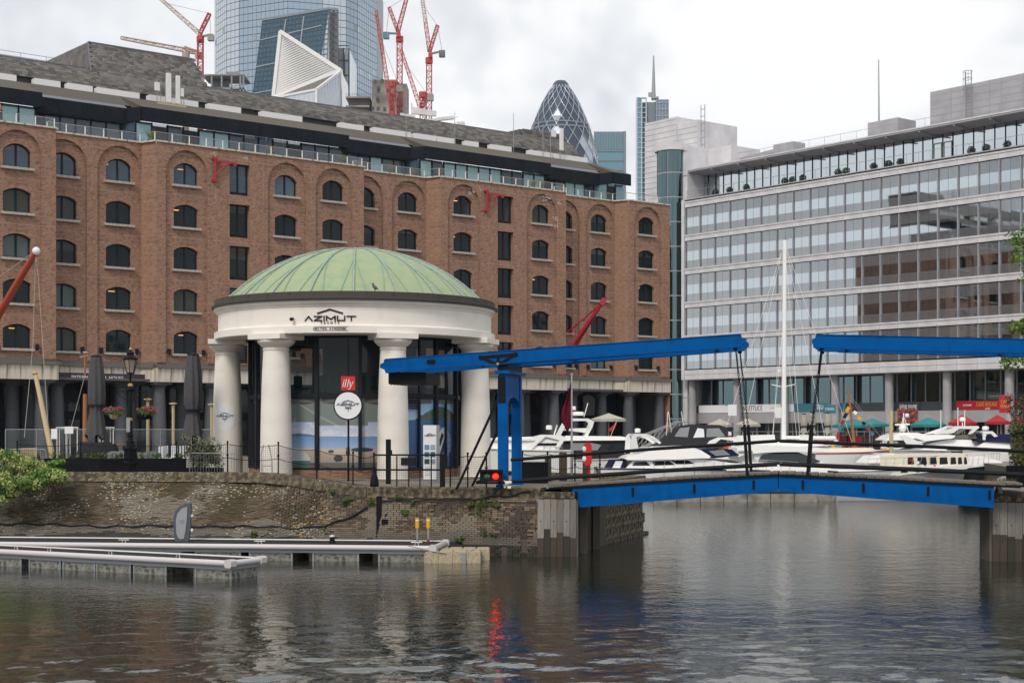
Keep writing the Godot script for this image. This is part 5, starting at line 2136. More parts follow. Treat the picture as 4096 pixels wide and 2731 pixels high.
	mi("cleaning_cradle", pr, M.panel_grey, o)
	pr = MB.new()
	pr.tube([Vector3(19.7, 36.4, -9), Vector3(19.65, 43.5, -9)], [0.09, 0.05], 6)
	one("flagpole", pr, M.steel_dull, "tall bare pole on the office block roof", "pole").transform = Transform3D(Basis(Vector3.UP, BTURN).scaled(Vector3.ONE * BS), BO)
	pr = MB.new()
	for x in [31.1, 31.75]:
		pr.tube([Vector3(x, 35.4, -7.8), Vector3(x, 40.0, -7.8)], 0.05, 5)
	for k in 14:
		pr.tube([Vector3(31.1, 35.6 + k * 0.32, -7.8), Vector3(31.75, 35.6 + k * 0.32, -7.8)], 0.025, 4)
	for y in [39.95, 39.2, 38.3]:
		var hoop := []
		for j in 9:
			var an := PI * j / 8.0
			hoop.append(Vector3(31.43 + cos(an) * 0.5, y, -7.8 + sin(an) * 0.6))
		pr.tube(hoop, 0.03, 4)
	for q in [0.3, 0.5, 0.7]:
		var an: float = PI * q
		pr.tube([Vector3(31.43 + cos(an) * 0.5, 38.3, -7.8 + sin(an) * 0.6), Vector3(31.43 + cos(an) * 0.5, 39.95, -7.8 + sin(an) * 0.6)], 0.025, 4)
	one("caged_ladder", pr, M.steel_dull, "caged steel ladder climbing the office block plant room", "ladder").transform = Transform3D(Basis(Vector3.UP, BTURN).scaled(Vector3.ONE * BS), BO)
	# undercroft: tall columns, recessed shop glass, fascia
	var cl := MB.new()
	cl.tube([Vector3(0, 2.5, 0), Vector3(0, 10.3, 0)], 0.42, 18)
	var clm := cl.mesh()
	for i in 7:
		mi("column", clm, M.panel_grey, o, Vector3(0.42 + i * 6.67, 0, -1.0))
	var dk := MB.new()
	dk.ext(-0.2, xe, 2.5, 10.3, -9, -3.2)
	mi("shop_core", dk, M.interior_dark, o)
	var n := 28
	for i in n:
		var xa := i * 1.67
		var g := MB.new()
		g.quad(Vector3(xa + 0.03, 7.5, -2.8), Vector3(xa + 1.64, 7.5, -2.8), Vector3(xa + 1.64, 10.28, -2.8), Vector3(xa + 0.03, 10.28, -2.8))
		mi("shop_pane", g, M.mirror_dark, o)
		g = MB.new()
		g.quad(Vector3(xa + 0.03, 2.6, -2.9), Vector3(xa + 1.64, 2.6, -2.9), Vector3(xa + 1.64, 5.5, -2.9), Vector3(xa + 0.03, 5.5, -2.9))
		mi("shop_pane", g, M.pane, o)
		var f := MB.new()
		f.ext(xa - 0.04, xa + 0.04, 2.5, 10.28, -2.9, -2.7)
		mi("shop_mullion", f, M.mullion, o)
	var sb := MB.new()
	sb.ext(-0.2, xe, 5.5, 6.62, -3.0, -2.0)
	mi("shop_band", sb, M.panel_grey, o)
	sb = MB.new()
	sb.ext(-0.2, xe, 6.63, 7.48, -3.0, -2.1)
	mi("shop_fascia", sb, M.sign_slate, o)
	# shop signs: the boards of each tenant, standing off the fascia
	shop_sign(o, "long white shop sign board with dark capitals", 0.4, 14.1, M.sign_white, [["SLUG & LETTUCE", 4.4, 0.5, 7.6, M.ink]])
	shop_sign(o, "teal shop sign board with pale capitals", 14.15, 20.9, M.sign_teal, [["STRADA", 2.3, 0.5, 18.0, M.sign_white]])
	shop_sign(o, "short slate shop sign board with rounded pale letters", 27.4, 29.9, M.sign_slate, [["ping pong", 2.0, 0.56, 28.6, M.sign_white]])
	shop_sign(o, "long red shop sign board with gold capitals", 34.1, 45.5, M.sign_red, [["CAFÉ ROUGE", 2.2, 0.46, 37.4, M.sign_yellow], ["BAR", 0.5, 0.16, 37.5, M.sign_white], ["RESTAURANT", 0.95, 0.16, 35.3, M.sign_white]])

func shop_sign(o: Node3D, label: String, xa: float, xb: float, m: Material, words: Array) -> void:
	var t := thing("shop_sign", label, "sign", BO, BTURN, "shop signs along the office block")
	t.scale = Vector3.ONE * BS
	var b := MB.new()
	b.ext(xa, xb, 6.66, 7.5, -2.08, -1.98)
	mi("board", b, m, t)
	for q in words:
		var y := 7.08
		if q[0] == "BAR": y = 6.75
		if q[0] == "CAFÉ ROUGE": y = 7.14
		letters("lettering", q[0], q[2], q[1], t, Vector3(q[3], y, -1.97), q[4])

func link_tower() -> void:
	# the white panelled stair core with its glazed bow, standing between the two buildings
	var o := thing("stair_tower", "pale panelled stair tower with curved glass bow, between brick and glass blocks", "building", BO, BTURN)
	o.scale = Vector3.ONE * BS
	var m := MB.new()
	m.ext(-4.5, -0.3, 2.5, 36.5, -6, -0.9)
	m.ext(-0.9, 3.2, 30.5, 36.4, -9, -4.2)
	var b := mi("core", m, M.panel_pale, o)
	var j := MB.new()
	for k in 12:
		j.ext(-1.2, -0.3, 5.6 + k * 2.75, 5.68 + k * 2.75, -0.9, -0.86)
	mi("panel_joint", j, M.mullion, b)
	m = MB.new()
	m.ext(-9.5, -4.3, 2.5, 40.6, -10, -3.2)
	m.ext(-4.3, -1.2, 33.0, 39.8, -10, -3.4)
	b = mi("upper_core", m, M.panel_pale, o)
	j = MB.new()
	for k in 16:
		var y := 31.0 + k * 0.62
		if y < 40.4:
			j.ext(-9.5, -4.3, y, y + 0.04, -3.2, -3.18)
		if y > 33.0 and y < 39.6:
			j.ext(-4.3, -1.2, y, y + 0.04, -3.4, -3.38)
	mi("panel_joint", j, M.mullion, b)
	m = MB.new()
	for q in [-1.2, -0.6]:
		m.tube([Vector3(q, 36.5, -4), Vector3(q, 41.5, -4)], 0.05, 5)
	for k in 6:
		m.tube([Vector3(-1.2, 37 + k * 0.8, -4), Vector3(-0.6, 37 + k * 0.8, -4)], 0.04, 4)
	mi("ladder", m, M.mullion, o)
	# glass bow
	m = MB.new()
	m.lathe([[1.75, 2.5], [1.75, 36.0]], 12, Vector3(-2.75, 0, -1.0), true, -PI * 0.5, PI * 0.5)
	var g := mi("glass_bow", m, M.mirror_dark, o)
	var rg := MB.new()
	for k in 13:
		rg.lathe([[1.78, 3.2 + k * 2.75], [1.78, 3.32 + k * 2.75]], 12, Vector3(-2.75, 0, -1.0), true, -PI * 0.5, PI * 0.5)
	for a in [-1.5, -0.5, 0.5, 1.5]:
		rg.tube([Vector3(-2.75 + sin(a) * 1.78, 2.5, -1.0 + cos(a) * 1.78), Vector3(-2.75 + sin(a) * 1.78, 36.0, -1.0 + cos(a) * 1.78)], 0.04, 5)
	mi("glazing_bar", rg, M.mullion, g)
	m = MB.new()
	m.lathe([[1.95, 36.0], [2.0, 36.05], [2.0, 36.9], [0, 37.0]], 16, Vector3(-2.75, 0, -1.0), false, -PI * 0.5, PI * 0.5)
	mi("bow_cap", m, M.panel_pale, o)
	# domed security camera on a short arm
	m = MB.new()
	m.tube([Vector3(-1.6, 27.6, 0.4), Vector3(-1.6, 27.9, 0.9), Vector3(-1.5, 27.7, 1.0)], 0.05, 6)
	m.ball(Vector3(-1.5, 27.35, 1.0), Vector3(0.2, 0.3, 0.2))
	mi("security_camera", m, M.white_paint, o)

# ------------------------------------------------------------------ the city behind
func quadf(m: MB, a: Vector3, b: Vector3, c: Vector3, d: Vector3) -> void:
	m.quad(a, b, c, d)

func lattice(m: MB, p: Vector3, q: Vector3, w: float, n: int, r: float, taper := 1.0) -> void:
	var z := (q - p).normalized()
	var x := z.cross(Vector3(0, 0, 1)).normalized()
	if x.length() < 0.5:
		x = Vector3.RIGHT
	var y := z.cross(x)
	var cor := [x + y, x - y, -x - y, -x + y]
	var k := 0
	for i in n + 1:
		var f := float(i) / n
		var g := float(i + 1) / n
		var wa := lerpf(w, w * taper, f) * 0.5
		var wb := lerpf(w, w * taper, g) * 0.5
		var a := p.lerp(q, f)
		var b := p.lerp(q, g)
		for j in 4:
			var c0: Vector3 = cor[j]
			var c1: Vector3 = cor[(j + 1) % 4]
			m.bar(a + c0 * wa, a + c1 * wa, r * 0.8, r * 0.8)
			if i < n:
				m.bar(a + c0 * wa, b + c0 * wb, r * 1.3, r * 1.3)
				if (i + j) % 2:
					m.bar(a + c0 * wa, b + c1 * wb, r * 0.8, r * 0.8)
				else:
					m.bar(a + c1 * wa, b + c0 * wb, r * 0.8, r * 0.8)

func city() -> void:
	# tall faceted glass tower
	var d := 900.0
	var o := thing("glass_skyscraper", "very tall pale faceted glass skyscraper behind the leaning dark tower", "skyscraper")
	var us := [858.0, 905.0, 955.0, 1150.0, 1290.0, 1385.0, 1430.0, 1508.0]
	var ds := [930.0, 912.0, 905.0, 890.0, 896.0, 902.0, 912.0, 940.0]
	var tone := [M.tower_glass_pale, M.tower_glass_pale, M.tower_glass, M.tower_glass, M.tower_glass_pale, M.tower_glass, M.tower_glass]
	var core := MB.new()
	var pl := PackedVector2Array()
	for i in us.size():
		pl.append(Vector2(P(us[i], 0, ds[i]).x * 0.999, ds[i] + 1.0))
	pl.append(Vector2(P(us[7], 0, 940).x, 985))
	pl.append(Vector2(P(us[0], 0, 940).x, 985))
	core.t = Transform3D(Basis(Vector3.RIGHT, Vector3(0, 0, -1), Vector3.UP), Vector3.ZERO)
	core.prism(pl, 2.5, 278.0)
	mi("core", core, mat("tower_spandrel", Color(0.3, 0.34, 0.38), 0.5), o)
	var rr := RandomNumberGenerator.new()
	rr.seed = 8
	for i in us.size() - 1:
		var a := P(us[i], 0, ds[i])
		var b := P(us[i + 1], 0, ds[i + 1])
		a.y = 0
		b.y = 0
		var y := 150.0
		while y < 276.0:
			var m := MB.new()
			m.quad(a + Vector3(0, y + 0.1, 0), b + Vector3(0, y + 0.1, 0), b + Vector3(0, y + 3.85, 0), a + Vector3(0, y + 3.85, 0))
			mi("glass_band", m, tone[i], o)
			y += 4.1
		var f := MB.new()
		var n := maxi(1, int(a.distance_to(b) / 3.0))
		for k in n + 1:
			var p := a.lerp(b, float(k) / n) + Vector3(0, 0, 0.1)
			f.ext(p.x - 0.05, p.x + 0.05, 150, 277, p.z - 0.1, p.z + 0.1)
		for k in 8:
			var q := rr.randf_range(0.05, 0.9)
			var yy := 150.0 + 4.1 * rr.randi_range(8, 28)
		stuffpart(mi("facade_mullions", f, M.tower_spandrel, o))
		# lit or blinded panes here and there
		for k in int(n * 0.6):
			var q0 := float(rr.randi_range(0, n - 1)) / n
			var yy := 150.0 + 4.1 * rr.randi_range(6, 29)
			var p0 := a.lerp(b, q0) + Vector3(0, 0, 0.06)
			var p1 := a.lerp(b, q0 + 0.9 / n) + Vector3(0, 0, 0.06)
			var m := MB.new()
			m.quad(p0 + Vector3(0, yy + 0.5, 0), p1 + Vector3(0, yy + 0.5, 0), p1 + Vector3(0, yy + 3.6, 0), p0 + Vector3(0, yy + 3.6, 0))
			mi("blinded_pane", m, M.tower_glass_pale if rr.randf() < 0.6 else M.tower_spandrel, o)
	# leaning dark wedge tower
	o = thing("wedge_tower", "dark glass wedge-shaped tower with steel ladder-like truss edge", "skyscraper")
	d = 820.0
	var A := P(1050, 79, d)
	var B := P(1316, 34, d)
	var C := P(1283, 240, d)
	var D := P(1353, 38, d)
	var E := P(1000, 400, d)
	var G := P(1283, 520, d)
	var back := Vector3(0, 0, -45)
	var m := MB.new()
	var H := P(940, 900, d)
	var I := P(1283, 900, d)
	m.quad(H, I, C, A)
	m.tri(A, C, B)
	m.quad(A, B, B + back, A + back)
	m.quad(H + back, H, A, A + back)
	var w := mi("glass_wedge", m, M.tower_dark, o)
	var f := MB.new()
	for k in 19:
		var q := k / 18.0
		f.bar(A.lerp(B, q) + Vector3(0, 0, 0.3), H.lerp(I, q) + Vector3(0, 0, 0.3), 0.22, 0.3)
	for k in 44:
		var q := k / 43.0
		f.bar(A.lerp(H, q) + Vector3(0, 0, 0.25), B.lerp(I, q) + Vector3(0, 0, 0.25), 0.18, 0.3)
	stuffpart(mi("glazing_grid", f, M.mirror_dark, w))
	f = MB.new()
	f.bar(A, B, 1.2, 1.2)
	f.bar(B, D, 1.2, 1.2)
	mi("roof_beam", f, M.tower_frame, o)
	f = MB.new()
	f.bar(A.lerp(B, 0.35) + Vector3(0, -2, 0.4), H.lerp(I, 0.2) + Vector3(0, 0, 0.4), 0.8, 0.6)
	f.bar(A.lerp(B, 0.62) + Vector3(0, -2, 0.4), H.lerp(I, 0.5) + Vector3(0, 0, 0.4), 0.8, 0.6)
	for k in 5:
		f.bar(A.lerp(H, 0.1 + k * 0.13) + Vector3(0, 0, 0.4), A.lerp(H, 0.1 + k * 0.13).lerp(B.lerp(I, 0.1 + k * 0.13), 0.9) + Vector3(0, 3, 0.4), 0.3, 0.5)
	mi("bracing", f, M.tower_spandrel, w)
	# ladder frame
	m = MB.new()
	var t0 := P(1318, 40, d)
	var t1 := P(1350, 40, d)
	var b0 := P(1318, 420, d)
	var b1 := P(1350, 420, d)
	m.quad(b0 + back * 0.05, b1 + back * 0.05, t1 + back * 0.05, t0 + back * 0.05)
	mi("stair_core", m, M.tower_frame, o)
	f = MB.new()
	f.bar(t0, b0, 0.8, 0.8)
	f.bar(t1, b1, 0.8, 0.8)
	for k in 14:
		var q := k / 14.0
		var q2 := (k + 1) / 14.0
		f.bar(t0.lerp(b0, q), t1.lerp(b1, q), 0.5, 0.5)
		f.bar(t0.lerp(b0, q2), t0.lerp(b0, q).lerp(t1.lerp(b1, q), 0.5), 0.5, 0.5)
		f.bar(t1.lerp(b1, q2), t0.lerp(b0, q).lerp(t1.lerp(b1, q), 0.5), 0.5, 0.5)
	mi("truss", f, M.interior, o)
	m = MB.new()
	m.quad(C, P(1318, 245, d), P(1318, 42, d), B)
	mi("pale_flank", m, M.tower_glass_pale, o)
	# bronze-edged slab beside the wedge
	o = thing("city_block", "slim glass block with bronze edge beside the wedge tower", "building")
	m = MB.new()
	var p := P(1352, 192, 840)
	var q2_ := P(1397, 196, 840)
	m.ext(p.x, P(1374, 0, 840).x, 2.5, p.y, -880, -840)
	m.ext(P(1378, 0, 840).x, q2_.x, 2.5, q2_.y, -880, -841)
	mi("wall", m, M.tower_glass_pale, o)
	f = MB.new()
	for x in [1352, 1374, 1395]:
		f.ext(P(x, 0, 840).x - 0.4, P(x, 0, 840).x + 0.4, 150, p.y, -840, -839.5)
	for k in 9:
		f.ext(p.x, q2_.x, 150 + k * 8.0, 150.5 + k * 8.0, -840, -839.6)
	mi("frame", f, M.stone_dark, o)
	# white prow-shaped tower
	o = thing("prow_tower", "angular tower crown with a white louvred triangular face", "skyscraper")
	d = 720.0
	A = P(1121, 126, d)
	B = P(1364, 283, d - 12)
	C = P(1092, 392, d)
	D = P(1264, 358, d - 30)
	var Z := Vector3(0, 0, -30)
	m = MB.new()
	m.tri(C, B, A)
	m.quad(A, B, B + Z, A + Z)
	mi("louvred_face", m, M.scalpel_white, o)
	f = MB.new()
	for k in 26:
		var q := (k + 1) / 27.0
		f.bar(A.lerp(C, q) + Vector3(1, 0, 0.3), A.lerp(B, q) + Vector3(-1, 0, 0.3), 0.3, 0.35)
	stuffpart(mi("louvre_bars", f, M.white_paint, o))
	f = MB.new()
	f.bar(A, B, 2.0, 1.6)
	f.bar(A, C, 2.0, 1.6)
	f.bar(C, B, 2.0, 1.6)
	mi("edge_beam", f, M.white_paint, o)
	m = MB.new()
	m.tri(C, D, B)
	mi("dark_facet", m, M.stone_dark, o)
	m = MB.new()
	var base := Vector3(0, -80, 0)
	m.quad(C + base, D + base, D, C)
	m.quad(D + base, P(1385, 440, d - 12) + base, B, D)
	m.quad(P(1385, 440, d - 12) + base, P(1385, 440, d - 12) + base + Z, B + Z, B)
	mi("glass_shaft", m, M.tower_glass_pale, o)
	f = MB.new()
	f.bar(D, D + base, 0.8, 0.8)
	f.bar(D, B, 1.0, 1.0)
	f.bar(D, C, 1.0, 1.0)
	f.bar(B, P(1378, 430, d - 12), 1.2, 1.2)
	for k in 9:
		f.bar(D.lerp(B, k / 9.0), D.lerp(B, k / 9.0) + base, 0.25, 0.25)
		f.bar(C.lerp(D, k / 9.0), C.lerp(D, k / 9.0) + base, 0.25, 0.25)
	mi("glazing_bar", f, M.white_paint, o)
	# bullet-shaped tower with a diagrid
	gherkin()
	# teal finned block
	o = thing("city_block", "teal glass block with vertical fins beside the bullet-shaped tower", "building")
	d = 760.0
	m = MB.new()
	var x0 := P(2378, 0, d).x
	var x1 := P(2503, 0, d).x
	var yt := P(0, 527, d).y
	m.ext(x0, x1, 2.5, yt, -d - 20, -d)
	mi("wall", m, M.teal_tower, o)
	f = MB.new()
	for k in 13:
		var x := lerpf(x0, x1, k / 12.0)
		f.ext(x - 0.2, x + 0.2, yt - 9, yt + 0.3, -d, -d + 0.5)
	for k in 6:
		f.ext(x0, x1, yt - 9.8 - k * 4.6, yt - 9.2 - k * 4.6, -d, -d + 0.4)
	f.ext(x1 - 1.0, x1 + 0.2, 90, yt + 0.2, -d, -d + 0.6)
	mi("fin", f, M.tower_frame, o)
	# dark tower with an outside lift shaft and a needle
	o = thing("lift_shaft_tower", "dark office tower with lattice lift shaft and needle mast", "skyscraper")
	d = 1050.0
	var px := func(u: float) -> float: return P(u, 0, d).x
	var py := func(v: float) -> float: return P(0, v, d).y
	m = MB.new()
	m.ext(px.call(2572), px.call(2622), 2.5, py.call(408), -d - 30, -d)
	m.ext(px.call(2622), px.call(2672), 2.5, py.call(405), -d - 30, -d + 6)
	mi("body", m, M.tower_frame, o)
	m = MB.new()
	m.ext(px.call(2547), px.call(2566), 2.5, py.call(392), -d - 8, -d + 2)
	var ls := mi("lift_shaft", m, M.teal_tower, o)
	f = MB.new()
	for k in 34:
		var y: float = py.call(392) - k * 3.4
		f.ext(px.call(2547) - 0.3, px.call(2584), y - 0.4, y, -d - 1, -d + 2.5)
	for u in [2547, 2566, 2584]:
		f.ext(px.call(u) - 0.4, px.call(u) + 0.4, 90, py.call(392), -d + 2, -d + 2.8)
	mi("shaft_frame", f, M.tower_glass_pale, ls)
	f = MB.new()
	for k in 9:
		f.ext(px.call(2620), px.call(2672), py.call(420) - k * 4.4, py.call(420) - k * 4.4 + 0.6, -d + 6, -d + 6.4)
	for k in 5:
		var x: float = lerpf(px.call(2624), px.call(2671), k / 4.0)
		f.ext(x - 0.25, x + 0.25, 150, py.call(405), -d + 6, -d + 6.5)
	mi("facade_grid", f, M.tower_glass, o)
	m = MB.new()
	m.tube([Vector3(px.call(2615), py.call(400), -d), Vector3(px.call(2615), py.call(222), -d)], [1.6, 0.4], 8)
	m.ext(px.call(2606), px.call(2635), py.call(395), py.call(388), -d - 2, -d + 2)
	m.ext(px.call(2594), px.call(2608), py.call(386), py.call(370), -d - 1, -d + 1)
	mi("mast", m, M.steel_dull, o)
	o = thing("city_block", "low dark grey office block behind the pale stair tower", "building")
	m = MB.new()
	m.ext(px.call(2700), px.call(2756), 2.5, py.call(520), -d - 20, -d)
	m.ext(px.call(2756), px.call(2872), 2.5, py.call(548), -d - 20, -d)
	mi("wall", m, M.tower_frame, o)
	f = MB.new()
	for k in 16:
		var x: float = lerpf(px.call(2758), px.call(2870), k / 15.0)
		f.ext(x - 0.15, x + 0.15, 150, py.call(550), -d, -d + 0.4)
	for k in 5:
		f.ext(px.call(2756), px.call(2872), py.call(560) - k * 5.0, py.call(560) - k * 5 + 0.5, -d, -d + 0.3)
	mi("facade_grid", f, M.tower_glass, o)
	m = MB.new()
	m.ext(px.call(2762), px.call(2788), py.call(545), py.call(530), -d, -d + 4)
	m.bar(Vector3(px.call(2788), py.call(530), -d), Vector3(px.call(2842), py.call(525), -d), 1.5, 1.5)
	mi("roof_crane", m, M.panel_pale, o)
	sites()

func gherkin() -> void:
	var d := 700.0
	var k := d / F
	var c := P(2243, 0, d)
	var o := thing("bullet_tower", "rounded bullet-shaped glass tower wrapped in a pale diamond lattice", "skyscraper", Vector3(c.x, 0, c.z))
	var prof := [[0, 320], [10, 322], [22, 332], [38, 353], [55, 378], [70, 405], [86, 440], [102, 478], [114, 510], [124, 540], [131, 565], [139, 600], [148, 640], [157, 690], [165, 760], [168, 840]]
	var at := func(v: float) -> float:
		for i in prof.size() - 1:
			if v <= prof[i + 1][1]:
				return lerpf(prof[i][0], prof[i + 1][0], (v - prof[i][1]) / (prof[i + 1][1] - prof[i][1])) * k
		return 168.0 * k
	var n := 18
	var vs := [326.0, 345.0, 367.0, 392.0, 420.0, 450.0, 482.0, 516.0, 552.0, 590.0, 630.0, 672.0, 716.0, 762.0, 810.0]
	var pos := func(i: int, a: float, extra: float) -> Vector3:
		var r: float = at.call(vs[i]) + extra
		return Vector3(sin(a) * r, EYE + (HOR - vs[i]) * k, cos(a) * r)
	for i in vs.size() - 2:
		for j in n:
			var a := TAU * (j + (0.5 if i % 2 else 0.0)) / n
			var h := TAU * 0.5 / n
			var m := MB.new()
			var T: Vector3 = pos.call(i, a, 0.0)
			var L: Vector3 = pos.call(i + 1, a - h, 0.0)
			var R: Vector3 = pos.call(i + 1, a + h, 0.0)
			var Bt: Vector3 = pos.call(i + 2, a, 0.0)
			m.tri(T, L, R)
			m.tri(L, Bt, R)
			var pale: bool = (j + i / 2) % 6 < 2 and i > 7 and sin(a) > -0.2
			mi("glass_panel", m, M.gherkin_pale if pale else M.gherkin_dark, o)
	var f := MB.new()
	for s in [-1.0, 1.0]:
		for j in n:
			var pts := []
			for i in vs.size():
				pts.append(pos.call(i, TAU * (j + s * 0.5 * i + 0.0) / n, 0.25))
			f.tube(pts, 0.15, 4, false)
	mi("diagrid", f, M.tower_glass_pale, o)
	f = MB.new()
	var y := EYE + (HOR - 320) * k
	f.lathe([[4.3, y - 3.6], [3.4, y - 1.6], [2.4, y - 0.5], [0, y]], 18, Vector3.ZERO, true)
	mi("dome_cap", f, M.gherkin_dark, o)
	f = MB.new()
	for v in [505.0, 523.0]:
		var r: float = at.call(v) + 0.4
		f.lathe([[r, EYE + (HOR - v) * k - 0.35], [r, EYE + (HOR - v) * k + 0.35]], 40)
	mi("ring_band", f, M.tower_frame, o)

func sites() -> void:
	# steel frame under construction
	var o := thing("unfinished_building", "unfinished steel-framed building top with open decks beside a red crane", "building site")
	var d := 500.0
	var m := MB.new()
	for q in [[806, 976, 296, 302], [830, 975, 350, 356]]:
		m.ext(P(q[0], 0, d).x, P(q[1], 0, d).x, P(0, q[3], d).y, P(0, q[2], d).y, -d - 12, -d)
	mi("deck", m, M.concrete_far, o)
	m = MB.new()
	for u in [812, 845, 885, 925, 960, 972]:
		m.ext(P(u, 0, d).x - 0.25, P(u, 0, d).x + 0.25, P(0, 420, d).y, P(0, 300, d).y, -d - 0.5, -d)
	m.ext(P(830, 0, d).x, P(900, 0, d).x, P(0, 345, d).y, P(0, 305, d).y, -d - 8, -d - 6)
	m.ext(P(893, 0, d).x, P(940, 0, d).x, P(0, 296, d).y, P(0, 275, d).y, -d - 8, -d - 4)
	mi("frame", m, M.tower_frame, o)
	m = MB.new()
	m.ext(P(820, 0, d).x, P(990, 0, d).x, 2.5, P(0, 380, d).y, -d - 14, -d - 1)
	mi("lower_storeys", m, M.tower_frame, o)
	# concrete shell
	o = thing("concrete_shell", "stripped pale concrete tower with window holes beside red cranes", "building site")
	d = 450.0
	m = MB.new()
	m.ext(P(1487, 0, d).x, P(1590, 0, d).x, 2.5, P(0, 318, d).y, -d - 10, -d)
	m.ext(P(1590, 0, d).x, P(1624, 0, d).x, 2.5, P(0, 325, d).y, -d - 12, -d - 3)
	mi("wall", m, M.concrete_far, o)
	var hole := MB.new()
	hole.ext(-0.45, 0.45, -0.6, 0.6, -0.3, 0.02)
	var hm := hole.mesh()
	for q in [[1500, 326], [1528, 324], [1565, 336], [1514, 354], [1513, 365], [1550, 362], [1512, 404], [1510, 395], [1512, 435], [1491, 434], [1538, 437], [1560, 408], [1572, 380]]:
		mi("window_opening", hm, M.interior_dark, o, P(q[0], q[1], d))
	m = MB.new()
	for q in [[1383, 1480, 388, 394], [1383, 1478, 424, 430]]:
		m.ext(P(q[0], 0, d).x, P(q[1], 0, d).x, P(0, q[3], d).y, P(0, q[2], d).y, -d - 10, -d + 1)
	m.ext(P(1395, 0, d).x, P(1476, 0, d).x, 2.5, P(0, 394, d).y, -d - 12, -d - 2)
	mi("deck", m, M.concrete_far, o)
	m = MB.new()
	for k in 12:
		var u := 1383 + k * 8.7
		m.tube([P(u, 388, d), P(u, 376, d)], 0.05, 4)
	m.tube([P(1383, 376, d), P(1480, 373, d)], 0.05, 4)
	m.tube([P(1487, 312, d), P(1560, 306, d)], 0.05, 4)
	mi("scaffold_rail", m, M.tower_frame, o)
	# steelwork between the cranes and on the far roof
	o = thing("roof_steelwork", "pale steel beams and vents beyond the slate roof", "steelwork")
	d = 420.0
	m = MB.new()
	m.bar(P(1650, 445, d), P(1745, 455, d), 1.0, 1.4)
	m.bar(P(1650, 432, d), P(1700, 442, d), 0.6, 0.6)
	m.bar(P(1600, 456, d), P(1660, 466, d), 0.6, 0.6)
	m.bar(P(1646, 412, d), P(1648, 470, d), 0.4, 0.4)
	m.bar(P(1745, 478, d), P(1815, 470, d), 1.2, 0.8)
	mi("beam", m, M.panel_pale, o)
	m = MB.new()
	m.ext(P(1828, 0, d).x, P(1858, 0, d).x, 60, P(0, 486, d).y, -d - 4, -d)
	m.ext(P(1700, 0, d).x, P(1760, 0, d).x, 60, P(0, 474, d).y, -d - 4, -d)
	mi("vent_block", m, M.panel_pale, o)
	# cranes: label, mast [u, v top, v foot], jib [u0 v0 u1 v1], apex, counter, distance, colours
	crane("red luffing tower crane rising above the steel frame", [800, 150, 420], [798, 135, 612, -30], [837, 54], [842, 140], 520.0, true)
	crane("small pale horizontal-jib crane below the taller red crane", [742, 214, 330], [786, 209, 482, 151], [737, 192], [798, 212], 540.0, false)
	crane("red luffing crane with teal counterweight above the concrete shell", [1598, 150, 470], [1591, 124, 1640, -60], [1556, 30], [1545, 132], 440.0, true)
	crane("red luffing crane with grey counterweights beside open sky", [1716, 235, 480], [1718, 205, 1684, -40], [1750, 102], [1768, 205], 430.0, true)
	crane("slim red crane jib leaning across the concrete shell", [1568, 330, 470], [1566, 440, 1504, 44], [1590, 330], [1598, 345], 435.0, true)
	crane("red crane jib leaning toward the steel beams", [1690, 372, 480], [1682, 436, 1604, 200], [1706, 372], [1722, 380], 425.0, true)

func crane(label: String, mast: Array, jib: Array, apex: Array, counter: Array, d: float, red: bool) -> void:
	var o := thing("tower_crane", label, "crane", Vector3.ZERO, 0.0, "tower cranes over the city")
	var c: Material = M.crane_red if red else M.crane_pale
	var m := MB.new()
	var w := d * 0.0033
	var foot := P(mast[0], mast[2], d)
	var top := P(mast[0], mast[1], d)
	lattice(m, foot, top, w, maxi(4, int(foot.distance_to(top) / w * 0.9)), d * 0.0004)
	var down := MB.new()
	down.ext(foot.x - w / 2, foot.x + w / 2, 2.5, foot.y, -d - w / 2, -d + w / 2)
	mi("mast_base", down, c, o)
	mi("mast", m, c, o)
	m = MB.new()
	var j0 := P(jib[0], jib[1], d)
	var j1 := P(jib[2], jib[3], d)
	lattice(m, j0, j1, w * 0.75, maxi(6, int(j0.distance_to(j1) / w * 1.1)), d * 0.00034, 0.7)
	mi("jib", m, M.crane_pale if (jib[1] > jib[3] and jib[0] > 700 and jib[0] < 900) else c, o)
	m = MB.new()
	var ap := P(apex[0], apex[1], d)
	var ct := P(counter[0], counter[1], d)
	lattice(m, j0, ap, w * 0.6, 6, d * 0.0004)
	mi("tower_head", m, c, o)
	m = MB.new()
	m.tube([ap, j0.lerp(j1, 0.75)], d * 0.00012, 4)
	m.tube([ap, ct], d * 0.00014, 4)
	mi("stay_rope", m, M.tower_frame, o)
	m = MB.new()
	m.bar(j0 + Vector3(0, -w * 0.5, 0), ct, w * 0.6, w * 0.3)
	mi("counter_jib", m, M.tower_frame, o)
	m = MB.new()
	m.cbox(ct + Vector3(0, -w * 0.5, 0), Vector3(w * 1.2, w * 1.3, w), w * 0.1)
	mi("counterweight", m, M.teal_tower if jib[0] == 1591 else M.concrete_far, o)
	m = MB.new()
	m.cbox(j0 + Vector3(w * 0.2, -w * 0.9, w * 0.6), Vector3(w * 0.8, w * 0.9, w * 0.8), w * 0.1)
	m.lathe([[w * 0.75, -w * 1.9], [w * 0.75, -w * 0.8]], 10, top + Vector3(0, w, 0))
	mi("cab", m, c, o)
	if jib[0] == 1718:
		letters("lettering", "WOLFFKRAN", 1.7, 7.5, o, P(1693, 30, d) + Vector3(0, 0, 1.2), M.white_paint, Basis(Vector3.BACK, -1.43))

# ------------------------------------------------------------------ moored boats
# A boat is laid out side-on: [column, row] points of its profile at distance d, turned into metres about its own base.
var bd := 90.0
var bu := 0.0
var bm_node: Node3D

